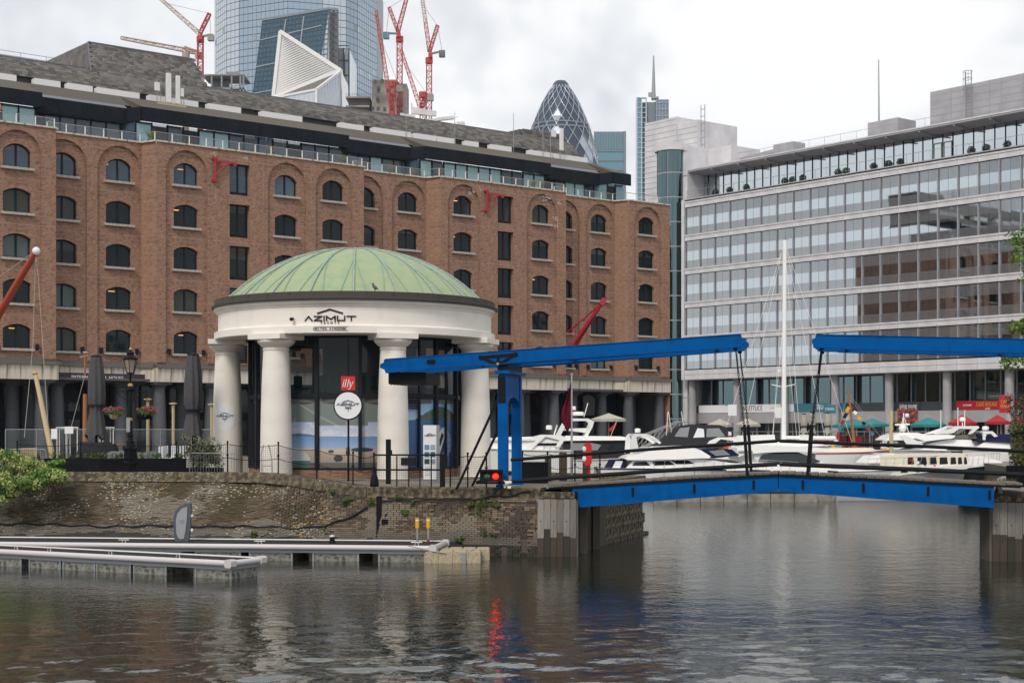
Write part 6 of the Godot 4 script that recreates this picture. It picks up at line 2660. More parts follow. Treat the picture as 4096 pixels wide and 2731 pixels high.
func boat(called: String, label: String, category: String, u: float, d: float, turn := 0.0) -> Node3D:
	bd = d
	bu = u
	bm_node = thing(called, label, category, Vector3((u - 2048.0) / F * d, 0, -d), turn, "boats moored in the basin")
	return bm_node

func bp(q: Array) -> Vector2:
	return Vector2((q[0] - bu) / F * bd, EYE + (HOR - q[1]) / F * bd)

func outline(list: Array) -> PackedVector2Array:
	var o := PackedVector2Array()
	for q in list:
		o.append(bp(q))
	return o

func cabin(called: String, list: Array, w0: float, w1: float, m: Material, parent: Node3D = null) -> MeshInstance3D:
	var b := MB.new()
	b.hull2(outline(list), w0, w1)
	return mi(called, b, m, parent if parent else bm_node)

# a dark light let into both sides of a cabin: given where its side stands
func port(called: String, list: Array, w: float, m: Material, parent: Node3D = null, w1 := -1.0) -> void:
	var b := MB.new()
	b.hull2(outline(list), w + 0.015, (w1 if w1 > 0 else w) + 0.015)
	mi(called, b, m, parent if parent else bm_node)

# hull: stern and bow columns, sheer rows, half beam; bow may point either way
func hull(us: float, ub: float, vs: float, vb: float, half: float, m: Material, boot: Material = null) -> MeshInstance3D:
	var s := bp([us, vs])
	var b := bp([ub, vb])
	var rows := []
	var deckl := []
	for i in 15:
		var f := i / 14.0
		var hb := half * (0.86 + 0.14 * minf(1.0, f * 3.0)) * (1.0 - pow(maxf(0.0, (f - 0.42) / 0.58), 2.4))
		hb = maxf(hb, 0.03)
		var sh := lerpf(s.y, b.y, f * f * 0.7 + f * 0.3)
		var x := lerpf(s.x, b.x, f)
		var rake := (b.x - s.x) * 0.10 * pow(f, 3.0)
		var ring := PackedVector3Array()
		for q in [[0.0, -0.55, 1.0], [0.55, -0.35, 1.0], [0.86, 0.05, 0.85], [0.95, sh * 0.55, 0.4], [1.0, sh, 0.0], [1.0, sh, 0.0]]:
			var flare := lerpf(1.0, clampf(q[1] / maxf(sh, 0.1) * 0.7 + 0.3, 0.15, 1.0), pow(f, 2.0))
			ring.append(Vector3(x - rake * q[2], q[1], hb * q[0] * flare))
		rows.append(ring)
		deckl.append([Vector3(x, sh, hb), Vector3(x, sh, -hb)])
	var mb := MB.new()
	var fl := b.x < s.x
	mb.loft(rows, false, not fl)
	var mir := []
	for r in rows:
		var q := PackedVector3Array()
		for p in r:
			q.append(Vector3(p.x, p.y, -p.z))
		mir.append(q)
	mb.loft(mir, false, fl)
	for i in 14:
		var q := [deckl[i][0], deckl[i + 1][0], deckl[i + 1][1], deckl[i][1]]
		if fl:
			q.reverse()
		mb.quad(q[0] - Vector3(0, 0.04, 0), q[1] - Vector3(0, 0.04, 0), q[2] - Vector3(0, 0.04, 0), q[3] - Vector3(0, 0.04, 0))
	mb.fan(rows[0], false)
	mb.fan(mir[0], true)
	var o := mi("hull", mb, m, bm_node)
	var rub := MB.new()
	for sgn in [1.0, -1.0]:
		var pts := []
		for i in 15:
			var p: Vector3 = deckl[i][0]
			pts.append(Vector3(p.x, p.y - 0.05, p.z * sgn + 0.02 * sgn))
		rub.tube(pts, 0.045, 6)
	mi("rubbing_strake", rub, boot if boot else M.rub_rail, o)
	return o

func rails(us: float, ub: float, vs: float, vb: float, half: float, n: int, h := 0.62) -> void:
	var s := bp([us, vs])
	var b := bp([ub, vb])
	for sgn in [1.0, -1.0]:
		var m := MB.new()
		var pts := []
		for i in n + 1:
			var f := float(i) / n
			var hb: float = half * (1.0 - pow(maxf(0.0, (f - 0.3) / 0.7), 2.2)) * sgn
			var p := Vector3(lerpf(s.x, b.x, f), lerpf(s.y, b.y, f), hb)
			pts.append(p + Vector3(0.1, h, 0))
			m.tube([p, p + Vector3(0.1, h, 0)], 0.014, 4)
		m.tube(pts, 0.016, 4)
		mi("guard_rail", m, M.steel, bm_node)

func pole(called: String, a: Array, b: Array, r: float, m: Material, z := 0.0) -> MeshInstance3D:
	var mb := MB.new()
	var p := bp(a)
	var q := bp(b)
	mb.tube([Vector3(p.x, p.y, z), Vector3(q.x, q.y, z)], r, 6)
	return mi(called, mb, m, bm_node)

func radar(a: Array, r: float, z := 0.0) -> void:
	var p := bp(a)
	var m := MB.new()
	m.lathe([[r * 0.9, 0], [r, 0.05], [r, 0.2], [r * 0.85, 0.27], [0.01, 0.29]], 14, Vector3(p.x, p.y, z))
	mi("radar_dome", m, M.white_gel, bm_node)

func arch(list: Array, half: float, width: float, m: Material, called := "radar_arch") -> void:
	# a hoop across the boat: two side plates following the outline, and the bridge between them
	var o := outline(list)
	for sgn in [1.0, -1.0]:
		var b := MB.new()
		b.prism(o, sgn * half - 0.08, sgn * half + 0.08)
		mi(called, b, m, bm_node)
	var hi := -1e9
	for q in o: hi = maxf(hi, q.y)
	var x0 := 1e9
	var x1 := -1e9
	for q in o:
		if q.y > hi - 0.16:
			x0 = minf(x0, q.x)
			x1 = maxf(x1, q.x)
	var t := MB.new()
	t.cbox(Vector3((x0 + x1) / 2, hi - 0.07, 0), Vector3(maxf(x1 - x0, 0.3), 0.13, half * 2 - 0.16), 0.03)
	mi(called, t, m, bm_node)

func ring_buoy(a: Array, z: float) -> void:
	var p := bp(a)
	var pts := []
	for j in 17:
		var an := TAU * j / 16.0
		pts.append(Vector3(p.x + cos(an) * 0.3, p.y + sin(an) * 0.36, z))
	var m := MB.new()
	m.tube(pts, 0.075, 7, false)
	mi("life_ring", m, M.orange, bm_node)

func boats() -> void:
	var g: Material = M.boat_glass
	# 1 flybridge yacht whose stern wing shows behind the blue portal
	boat("motor_yacht", "white motor yacht with swept aft wing behind the blue portal posts", "yacht", 2080, 100)
	hull(2290, 1640, 1800, 1772, 1.9, M.white_gel)
	cabin("saloon", [[1960, 1802], [1960, 1762], [1990, 1748], [2235, 1745], [2250, 1770], [2230, 1802]], 1.6, 1.45, M.white_gel)
	port("saloon_window", [[2145, 1781], [2150, 1771], [2232, 1771], [2230, 1781]], 1.56, g)
	cabin("flybridge", [[1950, 1762], [1950, 1752], [2110, 1752], [2165, 1738], [2240, 1740], [2262, 1750], [2225, 1800], [2210, 1800], [2235, 1760], [2180, 1746], [2120, 1800], [2083, 1800], [2140, 1762]], 1.72, 1.6, M.white_gel)
	cabin("coaming", [[1980, 1753], [1990, 1742], [2100, 1741], [2120, 1752]], 1.3, 1.2, M.navy)
	radar([2196, 1718], 0.21, 0.4)
	pole("mast", [2215, 1742], [2228, 1700], 0.05, M.white_gel, 0.4)
	port("dark_boot", [[1985, 1818], [1990, 1808], [2240, 1808], [2235, 1818]], 1.66, M.navy)
	rails(2240, 2100, 1812, 1806, 1.75, 6, 0.4)
	# 2 enclosed flybridge cruiser with the tall arch
	boat("motor_yacht", "white flybridge cruiser with tall arch and grey canvas sides", "yacht", 2380, 112)
	hull(2190, 2760, 1838, 1815, 2.0, M.white_gel)
	cabin("canvas_enclosure", [[2232, 1840], [2250, 1765], [2290, 1756], [2512, 1756], [2520, 1840]], 1.75, 1.65, M.canvas_grey)
	port("clear_panel", [[2275, 1800], [2290, 1770], [2360, 1770], [2400, 1778], [2385, 1800]], 1.72, M.steel_dull)
	port("clear_panel", [[2420, 1808], [2440, 1772], [2500, 1772], [2512, 1804]], 1.72, g)
	cabin("hardtop", [[2240, 1756], [2262, 1742], [2480, 1745], [2515, 1752], [2512, 1760], [2250, 1762]], 1.9, 1.8, M.white_gel)
	arch([[2222, 1745], [2252, 1690], [2278, 1676], [2350, 1674], [2372, 1688], [2366, 1708], [2345, 1748], [2332, 1745], [2348, 1712], [2358, 1692], [2345, 1683], [2285, 1684], [2262, 1700], [2238, 1745]], 1.5, 0.3, M.white_gel)
	cabin("flybridge_seat", [[2236, 1722], [2250, 1714], [2340, 1712], [2352, 1716], [2350, 1732], [2320, 1728], [2270, 1722]], 1.35, 1.35, M.white_gel)
	radar([2312, 1662], 0.45)
	radar([2292, 1640], 0.22)
	pole("antenna", [2336, 1668], [2352, 1612], 0.035, M.white_gel)
	pole("flagstaff", [2443, 1744], [2468, 1682], 0.025, M.wood_pole)
	var fp := MB.new()
	fp.prism(outline([[2468, 1682], [2466, 1698], [2452, 1724], [2432, 1724], [2436, 1714], [2452, 1702]]), -0.01, 0.01)
	mi("ensign", fp, M.red_cloth, bm_node)
	# 3 white sedan cruiser in front
	boat("cabin_cruiser", "long white cabin cruiser with navy canopy moored beside the bridge deck", "cruiser", 2700, 104, 0.05)
	hull(2385, 3085, 1868, 1880, 1.95, M.white_gel, M.navy)
	cabin("superstructure", [[2482, 1880], [2520, 1840], [2800, 1835], [2960, 1856], [2990, 1880]], 1.6, 1.45, M.white_gel)
	port("cabin_window", [[2516, 1861], [2528, 1845], [2572, 1844], [2590, 1860]], 1.52, g)
	port("cabin_window", [[2604, 1860], [2598, 1844], [2662, 1841], [2686, 1857]], 1.52, g)
	port("cabin_window", [[2696, 1857], [2670, 1839], [2732, 1836], [2764, 1852]], 1.5, g)
	port("windscreen", [[2772, 1852], [2740, 1836], [2800, 1832], [2900, 1836], [2962, 1850]], 1.48, g, null, 1.2)
	cabin("hardtop", [[2484, 1832], [2500, 1822], [2560, 1808], [2640, 1785], [2740, 1782], [2790, 1800], [2828, 1824], [2820, 1830], [2640, 1838], [2498, 1838]], 1.75, 1.5, M.white_gel)
	cabin("canopy", [[2785, 1800], [2850, 1792], [2915, 1796], [2945, 1820], [2840, 1832]], 1.45, 1.3, M.navy)
	port("canopy_panel", [[2822, 1803], [2880, 1797], [2908, 1818], [2850, 1822]], 1.42, M.steel_dull)
	arch([[2508, 1815], [2514, 1745], [2526, 1734], [2570, 1734], [2600, 1744], [2632, 1768], [2625, 1776], [2596, 1756], [2566, 1744], [2532, 1746], [2542, 1795]], 1.5, 0.3, M.white_gel)
	radar([2550, 1730], 0.2)
	for q in [[2610, 1792], [2720, 1790]]:
		var p := bp(q)
		var m := MB.new()
		m.ball(Vector3(p.x, p.y, 1.0), Vector3(0.1, 0.13, 0.1))
		mi("searchlight", m, M.white_gel, bm_node)
	rails(2600, 3070, 1872, 1880, 1.8, 12)
	for q in [2560, 2640, 2760, 2830, 2920]:
		var p := bp([q, 1870])
		var m := MB.new()
		m.tube([Vector3(p.x, p.y + 0.1, 1.9), Vector3(p.x - 0.02, p.y - 0.6, 2.0)], 0.012, 4)
		mi("fender_line", m, M.ink, bm_node)
	cabin("aft_canopy", [[2410, 1895], [2445, 1838], [2498, 1836], [2470, 1900]], 1.5, 1.4, M.navy)
	port("aft_panel", [[2432, 1880], [2452, 1842], [2480, 1842], [2465, 1880]], 1.48, M.sign_white)
	# 4 sports cruiser under a dark cockpit tent
	boat("sports_cruiser", "sports cruiser under a dark grey cockpit tent with orange life rings", "cruiser", 2800, 116)
	hull(2990, 2560, 1806, 1786, 1.8, M.white_gel)
	cabin("cockpit_tent", [[2632, 1770], [2668, 1740], [2720, 1704], [2760, 1697], [2870, 1700], [2905, 1712], [2900, 1755], [2880, 1790], [2640, 1785]], 1.7, 1.35, M.canvas_grey)
	port("tent_window", [[2690, 1745], [2712, 1712], [2750, 1708], [2742, 1748]], 1.55, M.steel_dull)
	port("tent_window", [[2764, 1750], [2782, 1712], [2806, 1716], [2808, 1748]], 1.55, M.sign_white)
	port("tent_window", [[2816, 1748], [2818, 1714], [2866, 1712], [2890, 1744]], 1.55, M.steel_dull)
	cabin("foredeck", [[2560, 1800], [2600, 1786], [2745, 1776], [2820, 1790], [2820, 1800]], 1.5, 1.2, M.white_gel)
	arch([[2808, 1786], [2828, 1762], [2862, 1748], [2940, 1749], [2950, 1755], [2925, 1785], [2912, 1785], [2922, 1762], [2872, 1756], [2832, 1786]], 1.6, 0.3, M.white_gel)
	ring_buoy([2895, 1772], 1.5)
	ring_buoy([2856, 1774], 1.5)
	radar([2910, 1742], 0.32)
	pole("antenna", [2664, 1766], [2673, 1646], 0.03, M.white_gel)
	pole("antenna", [2689, 1768], [2672, 1646], 0.025, M.white_gel, 0.5)
	pole("antenna", [2744, 1762], [2726, 1646], 0.03, M.white_gel)
	# 5 large yacht, bow towards the planted bank
	boat("motor_yacht", "large white motor yacht with long dark wraparound windows, mid-basin", "yacht", 3090, 107, 0.04)
	hull(2740, 3320, 1880, 1893, 2.1, M.white_gel)
	cabin("saloon", [[2930, 1900], [2935, 1830], [3020, 1802], [3160, 1800], [3270, 1845], [3330, 1895]], 1.75, 1.3, M.white_gel)
	port("saloon_window", [[3015, 1842], [3030, 1818], [3100, 1806], [3180, 1808], [3262, 1842], [3240, 1850]], 1.62, g, null, 1.42)
	cabin("hardtop", [[2930, 1790], [3010, 1778], [3130, 1782], [3250, 1788], [3322, 1800], [3318, 1806], [3130, 1806], [3050, 1808], [2960, 1816], [2935, 1826]], 1.7, 1.6, M.white_gel)
	port("clear_screen", [[2930, 1836], [2936, 1802], [2990, 1800], [3000, 1834]], 1.66, M.steel_dull)
	rails(2960, 3310, 1868, 1892, 1.9, 10)
	var an := bp([3300, 1885])
	var m := MB.new()
	m.ball(Vector3(an.x, an.y, 0.3), Vector3(0.3, 0.2, 0.18))
	m.tube([Vector3(an.x - 0.3, an.y + 0.1, 0.2), Vector3(an.x + 0.4, an.y - 0.1, 0.25)], 0.06, 6)
	mi("anchor", m, M.steel_dull, bm_node)
	# 6 sailing yacht with the tall white mast
	boat("sailing_yacht", "white sailing yacht with the very tall white mast", "sailboat", 3140, 122)
	hull(2930, 3370, 1790, 1776, 1.9, M.white_gel)
	cabin("coachroof", [[3000, 1790], [3020, 1762], [3240, 1758], [3300, 1784]], 1.2, 1.0, M.white_gel)
	cabin("deckhouse", [[2940, 1752], [2942, 1742], [3092, 1738], [3096, 1772], [2945, 1776]], 0.9, 0.85, M.white_gel)
	port("sprayhood", [[3190, 1772], [3200, 1744], [3212, 1738], [3236, 1740], [3246, 1772]], 1.0, M.white_gel)
	m = MB.new()
	var mt := bp([3140, 960])
	var mf := bp([3136, 1760])
	m.tube([Vector3(mf.x, mf.y, 0), Vector3(mt.x, mt.y, 0)], [0.19, 0.16], 12)
	mi("mast", m, M.mast_white, bm_node)
	m = MB.new()
	m.tube([Vector3(mt.x - 0.25, mt.y + 0.05, 0), Vector3(mt.x + 0.3, mt.y + 0.05, 0)], 0.03, 5)
	m.tube([Vector3(mt.x, mt.y, 0), Vector3(mt.x - 0.05, mt.y + 0.35, 0)], 0.02, 5)
	mi("masthead", m, M.steel_dull, bm_node)
	var sp := bp([3134, 1548])
	for s in [-1.0, 1.0]:
		m = MB.new()
		m.tube([Vector3(sp.x, sp.y, 0), Vector3(sp.x + s * 0.85, sp.y + 0.2, s * 0.35)], 0.04, 6)
		mi("spreader", m, M.mast_white, bm_node)
	radar([3118, 1492], 0.14)
	m = MB.new()
	var bo := bp([3345, 1752])
	m.tube([Vector3(mf.x + 0.1, mf.y + 0.2, 0), Vector3(bo.x, bo.y, 0)], [0.14, 0.17], 10)
	mi("boom", m, M.white_gel, bm_node)
	for q in [[2880, 1790, 3130, 1000, 0.0], [2960, 1790, 3138, 960, 0.0], [3410, 1770, 3140, 970, 0.0], [3080, 1776, 3134, 1300, 0.9], [3200, 1776, 3140, 1300, -0.9], [3195, 1776, 3140, 980, 0.9], [3100, 1776, 3138, 985, -0.9], [3300, 1755, 3140, 965, 0.2]]:
		m = MB.new()
		var a := bp([q[0], q[1]])
		var b := bp([q[2], q[3]])
		m.tube([Vector3(a.x, a.y, q[4]), Vector3(b.x, b.y, 0)], 0.016, 5)
		mi("stay", m, M.mast_white, bm_node)
	# 7 old gaffer with a varnished mast and dressing flags
	boat("sailing_smack", "old sailing boat with varnished mast dressed in signal flags", "sailboat", 3400, 116)
	hull(3250, 3560, 1810, 1800, 1.6, M.white_gel, M.wood_red)
	cabin("coachroof", [[3300, 1808], [3310, 1792], [3480, 1790], [3500, 1806]], 1.0, 0.9, M.cream_gel)
	m = MB.new()
	mt = bp([3394, 1556])
	mf = bp([3422, 1806])
	m.tube([Vector3(mf.x, mf.y, 0), Vector3(mt.x, mt.y, 0)], [0.12, 0.08], 10)
	mi("mast", m, M.wood_mast, bm_node)
	for q in [[3394, 1570, 3330, 1780, 0.6], [3394, 1570, 3500, 1710, 0.0], [3396, 1590, 3560, 1790, 0.0]]:
		m = MB.new()
		var a := bp([q[0], q[1]])
		var b := bp([q[2], q[3]])
		m.tube([Vector3(a.x, a.y, 0), Vector3(b.x, b.y, q[4])], 0.012, 4)
		mi("rigging", m, M.rope, bm_node)
	var flagc := [M.red_cloth, M.sign_white, M.yellow, M.navy, M.red_cloth, M.sign_teal]
	for k in 9:
		var a := bp([lerpf(3402, 3540, k / 8.0), lerpf(1620, 1790, k / 8.0)])
		m = MB.new()
		m.prism(PackedVector2Array([a, a + Vector2(0.24, -0.16), a + Vector2(0.09, -0.34), a + Vector2(-0.13, -0.18)]), 0.0, 0.012)
		mi("signal_flag", m, flagc[k % 6], bm_node)
		if k < 7:
			a = bp([lerpf(3390, 3330, k / 6.0), lerpf(1625, 1780, k / 6.0)])
			m = MB.new()
			m.prism(PackedVector2Array([a, a + Vector2(0.22, -0.12), a + Vector2(-0.02, -0.5), a + Vector2(-0.2, -0.3)]), 0.2, 0.212)
			mi("signal_flag", m, flagc[(k + 2) % 6], bm_node)
	# 8 Dutch steel cruiser
	boat("steel_cruiser", "cream and grey steel river cruiser with row of cabin windows", "cruiser", 3650, 104, 0.05)
	hull(3330, 3880, 1880, 1846, 1.75, M.panel_pale, M.white_gel)
	cabin("deckhouse", [[3500, 1880], [3500, 1818], [3830, 1812], [3862, 1832], [3850, 1862]], 1.35, 1.2, M.cream_gel)
	for q in [[3608, 3632], [3646, 3684], [3698, 3724], [3736, 3768], [3780, 3802], [3810, 3826], [3834, 3846]]:
		port("cabin_window", [[q[0], 1856], [q[0] + 2, 1828], [q[1] - 2, 1827], [q[1] + 2, 1854]], 1.29, g)
	cabin("wheelhouse", [[3440, 1850], [3470, 1822], [3555, 1812], [3608, 1850]], 1.2, 1.0, M.white_gel)
	port("wheelhouse_window", [[3500, 1850], [3502, 1826], [3540, 1822], [3562, 1848]], 1.14, g)
	port("wheelhouse_window", [[3566, 1848], [3556, 1822], [3580, 1822], [3604, 1846]], 1.12, g)
	port("hull_band", [[3520, 1906], [3560, 1872], [3860, 1856], [3840, 1872], [3600, 1894]], 1.70, M.white_gel)
	port("porthole", [[3572, 1886], [3574, 1876], [3600, 1876], [3600, 1886]], 1.74, M.ink)
	port("porthole", [[3634, 1884], [3634, 1874], [3646, 1874], [3646, 1884]], 1.75, M.ink)
	rails(3440, 3870, 1866, 1850, 1.6, 12, 0.55)
	for q in [[3612, 1832, M.red_cloth], [3640, 1842, M.sign_white], [3668, 1848, M.navy], [3706, 1856, M.orange]]:
		var a := bp([q[0], q[1]])
		m = MB.new()
		m.prism(PackedVector2Array([a, a + Vector2(0.2, -0.02), a + Vector2(0.18, -0.2), a + Vector2(0.0, -0.18)]), 1.5, 1.51)
		mi("signal_flag", m, q[2], bm_node)
	# 9 sleek white yacht behind it
	boat("motor_yacht", "sleek white yacht with curved coachroof, closest to the red parasols", "yacht", 3740, 113)
	hull(3500, 3990, 1812, 1806, 2.0, M.white_gel)
	cabin("coachroof", [[3620, 1796], [3640, 1790], [3720, 1768], [3780, 1756], [3850, 1756], [3890, 1766], [3950, 1800], [3940, 1808]], 1.6, 1.2, M.white_gel)
	port("windscreen", [[3765, 1797], [3775, 1794], [3920, 1792], [3946, 1804]], 1.6, g)
	cabin("flybridge", [[3522, 1760], [3545, 1742], [3590, 1730], [3650, 1730], [3690, 1740], [3770, 1738], [3800, 1742], [3790, 1752], [3680, 1764], [3640, 1752], [3590, 1760]], 1.7, 1.5, M.white_gel)
	cabin("wing", [[3580, 1742], [3600, 1738], [3670, 1775], [3640, 1790], [3612, 1788]], 1.75, 1.7, M.white_gel)
	port("side_window", [[3570, 1790], [3572, 1764], [3590, 1762], [3606, 1788]], 1.6, g)
	arch([[3712, 1738], [3810, 1704], [3880, 1704], [3894, 1710], [3862, 1735], [3850, 1735], [3866, 1716], [3815, 1714], [3790, 1732]], 1.5, 0.3, M.white_gel)
	cabin("cockpit", [[3755, 1752], [3765, 1742], [3880, 1738], [3890, 1754]], 1.3, 1.25, M.blind_tan)
	radar([3852, 1684], 0.22)
	pole("radar_post", [3852, 1706], [3852, 1688], 0.04, M.white_gel)
	for q in [[3824, 1630], [3851, 1640], [3756, 1640]]:
		pole("antenna", [q[0], 1735], [q[0], q[1]], 0.03, M.white_gel, 0.6)
	# 10 trawler-style upperworks with a radar bar
	boat("trawler_yacht", "white trawler yacht with domed radar mast behind the teal parasols", "yacht", 3620, 122)
	hull(3480, 3760, 1800, 1795, 1.8, M.white_gel)
	cabin("wheelhouse", [[3540, 1796], [3552, 1745], [3680, 1742], [3690, 1790]], 1.4, 1.3, M.white_gel)
	m = MB.new()
	var c := bp([3612, 1712])
	m.ball(Vector3(c.x, c.y, 0), Vector3(0.32, 0.3, 0.32))
	mi("satellite_dome", m, M.white_gel, bm_node)
	cabin("radar_bar", [[3582, 1702], [3582, 1694], [3640, 1693], [3640, 1700]], 0.12, 0.12, M.white_gel)
	pole("mast", [3616, 1745], [3616, 1652], 0.05, M.white_gel)
	pole("mast_leg", [3598, 1745], [3614, 1670], 0.03, M.white_gel)
	pole("mast_leg", [3640, 1745], [3620, 1670], 0.03, M.white_gel)
	radar([3630, 1668], 0.16)
	# 11 dark-hulled narrow bow
	boat("steel_cruiser", "dark slate hulled boat with white rail, nearest the dark planter", "cruiser", 3930, 106, 0.05)
	hull(3700, 4010, 1872, 1846, 1.6, M.sign_slate, M.white_gel)
	cabin("foredeck", [[3720, 1868], [3760, 1828], [3900, 1822], [3990, 1846], [3980, 1860]], 1.2, 1.0, M.white_gel)
	rails(3840, 3998, 1858, 1846, 1.3, 7, 0.6)
	# 12 boat under a navy cover
	boat("covered_boat", "white open boat under a navy blue canvas cover", "boat", 3960, 112)
	hull(3830, 4130, 1800, 1790, 1.7, M.white_gel)
	cabin("cover", [[3884, 1764], [3920, 1752], [3990, 1736], [4070, 1736], [4090, 1764], [4060, 1772]], 1.6, 0.7, M.navy)
	cabin("deck", [[3880, 1790], [3920, 1766], [4000, 1760], [4060, 1776], [4050, 1800]], 1.5, 1.3, M.white_gel)
	arch([[3912, 1762], [3914, 1727], [3950, 1724], [3972, 1744], [3958, 1748], [3944, 1734], [3924, 1736], [3922, 1762]], 1.2, 0.2, M.white_gel)
	radar([3944, 1720], 0.24)
	# 13 low white bow that shows under the bridge
	boat("motor_yacht", "white yacht hull with dark blue underside, seen beneath the bridge", "yacht", 3050, 112)
	hull(2700, 3180, 1950, 1932, 1.8, M.white_gel, M.navy)
	port("dark_bottom", [[2960, 1990], [2965, 1976], [3150, 1968], [3120, 1990]], 1.5, M.navy)
	# mooring pontoon beyond the bridge and its gangway
	var o := thing("mooring_pontoon", "long pale concrete mooring pontoon beyond the blue bridge", "pontoon", Vector3((2750 - 2048.0) / F * 103.0, 0, -103.0))
	for k in 7:
		m = MB.new()
		m.cbox(Vector3(-1.6 + k * 1.55, 0.2, 0), Vector3(1.5, 0.75, 2.4), 0.03)
		mi("float", m, M.concrete, o)
	m = MB.new()
	m.ext(-2.4, 8.5, 0.58, 0.66, -1.25, 1.25)
	mi("deck", m, M.deck_dark, o)
	o = thing("mooring_pontoon", "short pale mooring pontoon under the yacht anchors", "pontoon", Vector3((3250 - 2048.0) / F * 104.0, 0, -104.0))
	m = MB.new()
	m.cbox(Vector3(0, 0.2, 0), Vector3(2.6, 0.7, 2.0), 0.03)
	mi("float", m, M.concrete, o)
	o = thing("gangway", "sloping aluminium gangway with braced rails behind the cruisers", "gangway", Vector3((2600 - 2048.0) / F * 124.0, 0, -124.0), 0.2)
	for s in [-0.6, 0.6]:
		m = MB.new()
		m.tube([Vector3(-2.6, 2.6, s), Vector3(2.6, 4.6, s)], 0.05, 6)
		m.tube([Vector3(-2.6, 3.5, s), Vector3(2.6, 5.5, s)], 0.05, 6)
		for k in 6:
			var x := -2.6 + k * 1.04
			m.tube([Vector3(x, 2.6 + k * 0.4, s), Vector3(x + 0.1, 3.5 + k * 0.4, s)], 0.035, 5)
			if k < 5:
				m.tube([Vector3(x, 2.6 + k * 0.4, s), Vector3(x + 1.04, 3.9 + k * 0.4, s)], 0.03, 5)
		mi("rail_truss", m, M.steel_dull, o)
	m = MB.new()
	m.bar(Vector3(-2.6, 2.55, 0), Vector3(2.6, 4.55, 0), 1.1, 0.08)
	mi("walkway", m, M.steel_dull, o)
	m = MB.new()
	for x in [-2.5, 2.5]:
		m.tube([Vector3(x, -0.5, 0.0), Vector3(x, 3.5 + x * 0.38, 0.0)], 0.12, 8)
	mi("pile", m, M.steel_dull, o)
	o = thing("mooring_pile", "weathered wooden mooring pile with cross bracket among the yachts", "post", P(3567, 1640, 108) * Vector3(1, 0, 1))
	m = MB.new()
	m.tube([Vector3(0, -1, 0), Vector3(0, 6.1, 0)], [0.17, 0.13], 10)
	mi("shaft", m, M.wood_pole, o)
	m = MB.new()
	m.bar(Vector3(0.05, 5.1, 0.1), Vector3(0.4, 5.3, 0.1), 0.05, 0.05)
	m.bar(Vector3(0.0, 4.65, 0.1), Vector3(0.35, 4.68, 0.1), 0.05, 0.05)
	mi("bracket", m, M.iron, o)

# ------------------------------------------------------------------ leaves
func leafball(b: MB, p: Vector3, r, n: int, size: float, c0: Color, c1: Color, shell := 0.45) -> void:
	var rad: Vector3 = r if r is Vector3 else Vector3.ONE * r
	for i in n:
		var d := Vector3(rng.randfn(), rng.randfn(), rng.randfn()).normalized()
		var q := p + d * rad * pow(rng.randf_range(shell * shell * shell, 1.0), 1.0 / 3.0)
		leaf_at(b, q, d, size * rng.randf_range(0.6, 1.35), c0.lerp(c1, rng.randf()))

func leaf_at(b: MB, q: Vector3, d: Vector3, s: float, c: Color) -> void:
	b.col = c
	var nn := (d + Vector3(rng.randfn(), rng.randfn() + 0.5, rng.randfn()) * 0.6).normalized()
	var x := nn.cross(Vector3(rng.randfn(), rng.randfn(), rng.randfn())).normalized()
	var y := nn.cross(x)
	var tip := q + y * s
	b.tri(q - y * s * 0.6, q + x * s * 0.42 - nn * s * 0.08, tip)
	b.tri(q - y * s * 0.6, tip, q - x * s * 0.42 - nn * s * 0.08)

func uvd(u: float, d: float, y := 2.5) -> Vector3:
	return Vector3((u - 2048.0) / F * d, y, -d)

# ------------------------------------------------------------------ the terrace before the warehouse
func closed_parasol(label: String, at: Vector3, y0: float, y1: float, r: float, m: Material, group: String, tie := 0.45) -> void:
	var o := thing("closed_parasol", label, "parasol", at, 0.0, group)
	var pm := MB.new()
	pm.tube([Vector3(0, 0, 0), Vector3(0, y1 - at.y + 0.02, 0)], 0.05, 8)
	pm.lathe([[0.35, 0.0], [0.35, 0.06], [0.06, 0.1]], 16)
	mi("pole", pm, M.iron, o)
	var b := MB.new()
	var rows := []
	var n := 32
	for i in 13:
		var f := i / 12.0
		var y := lerpf(y0, y1, f) - at.y
		var ring := PackedVector3Array()
		for j in n:
			var a := TAU * j / n
			var waist := r * (0.42 + 0.58 * absf(f - tie) / maxf(tie, 1.0 - tie)) if f < tie else r * lerpf(0.62, 0.42, (f - tie) / (1.0 - tie)) * (1.0 + 0.22 * sin((f - tie) / (1.0 - tie) * PI))
			var pleat := 1.0 + 0.13 * sin(a * 8.0 + f * 1.5) + 0.05 * sin(a * 3.0 + f * 4.0)
			var drop := (0.14 * sin(a * 4.0) if i == 0 else 0.0)
			ring.append(Vector3(sin(a) * waist * pleat, y + drop, cos(a) * waist * pleat))
		rows.append(ring)
	b.loft(rows, true)
	b.fan(rows[12], false)
	mi("canopy", b, m, o)
	var t := MB.new()
	var yt := lerpf(y0, y1, tie) - at.y
	t.lathe([[r * 0.5, yt - 0.04], [r * 0.72, yt - 0.03], [r * 0.72, yt + 0.03], [r * 0.5, yt + 0.04]], 20)
	mi("tie", t, M.ink, o)
	var cp := MB.new()
	cp.lathe([[r * 0.45, y1 - at.y], [r * 0.45, y1 - at.y + 0.05], [0, y1 - at.y + 0.1]], 14)
	mi("cap", cp, M.ink, o)

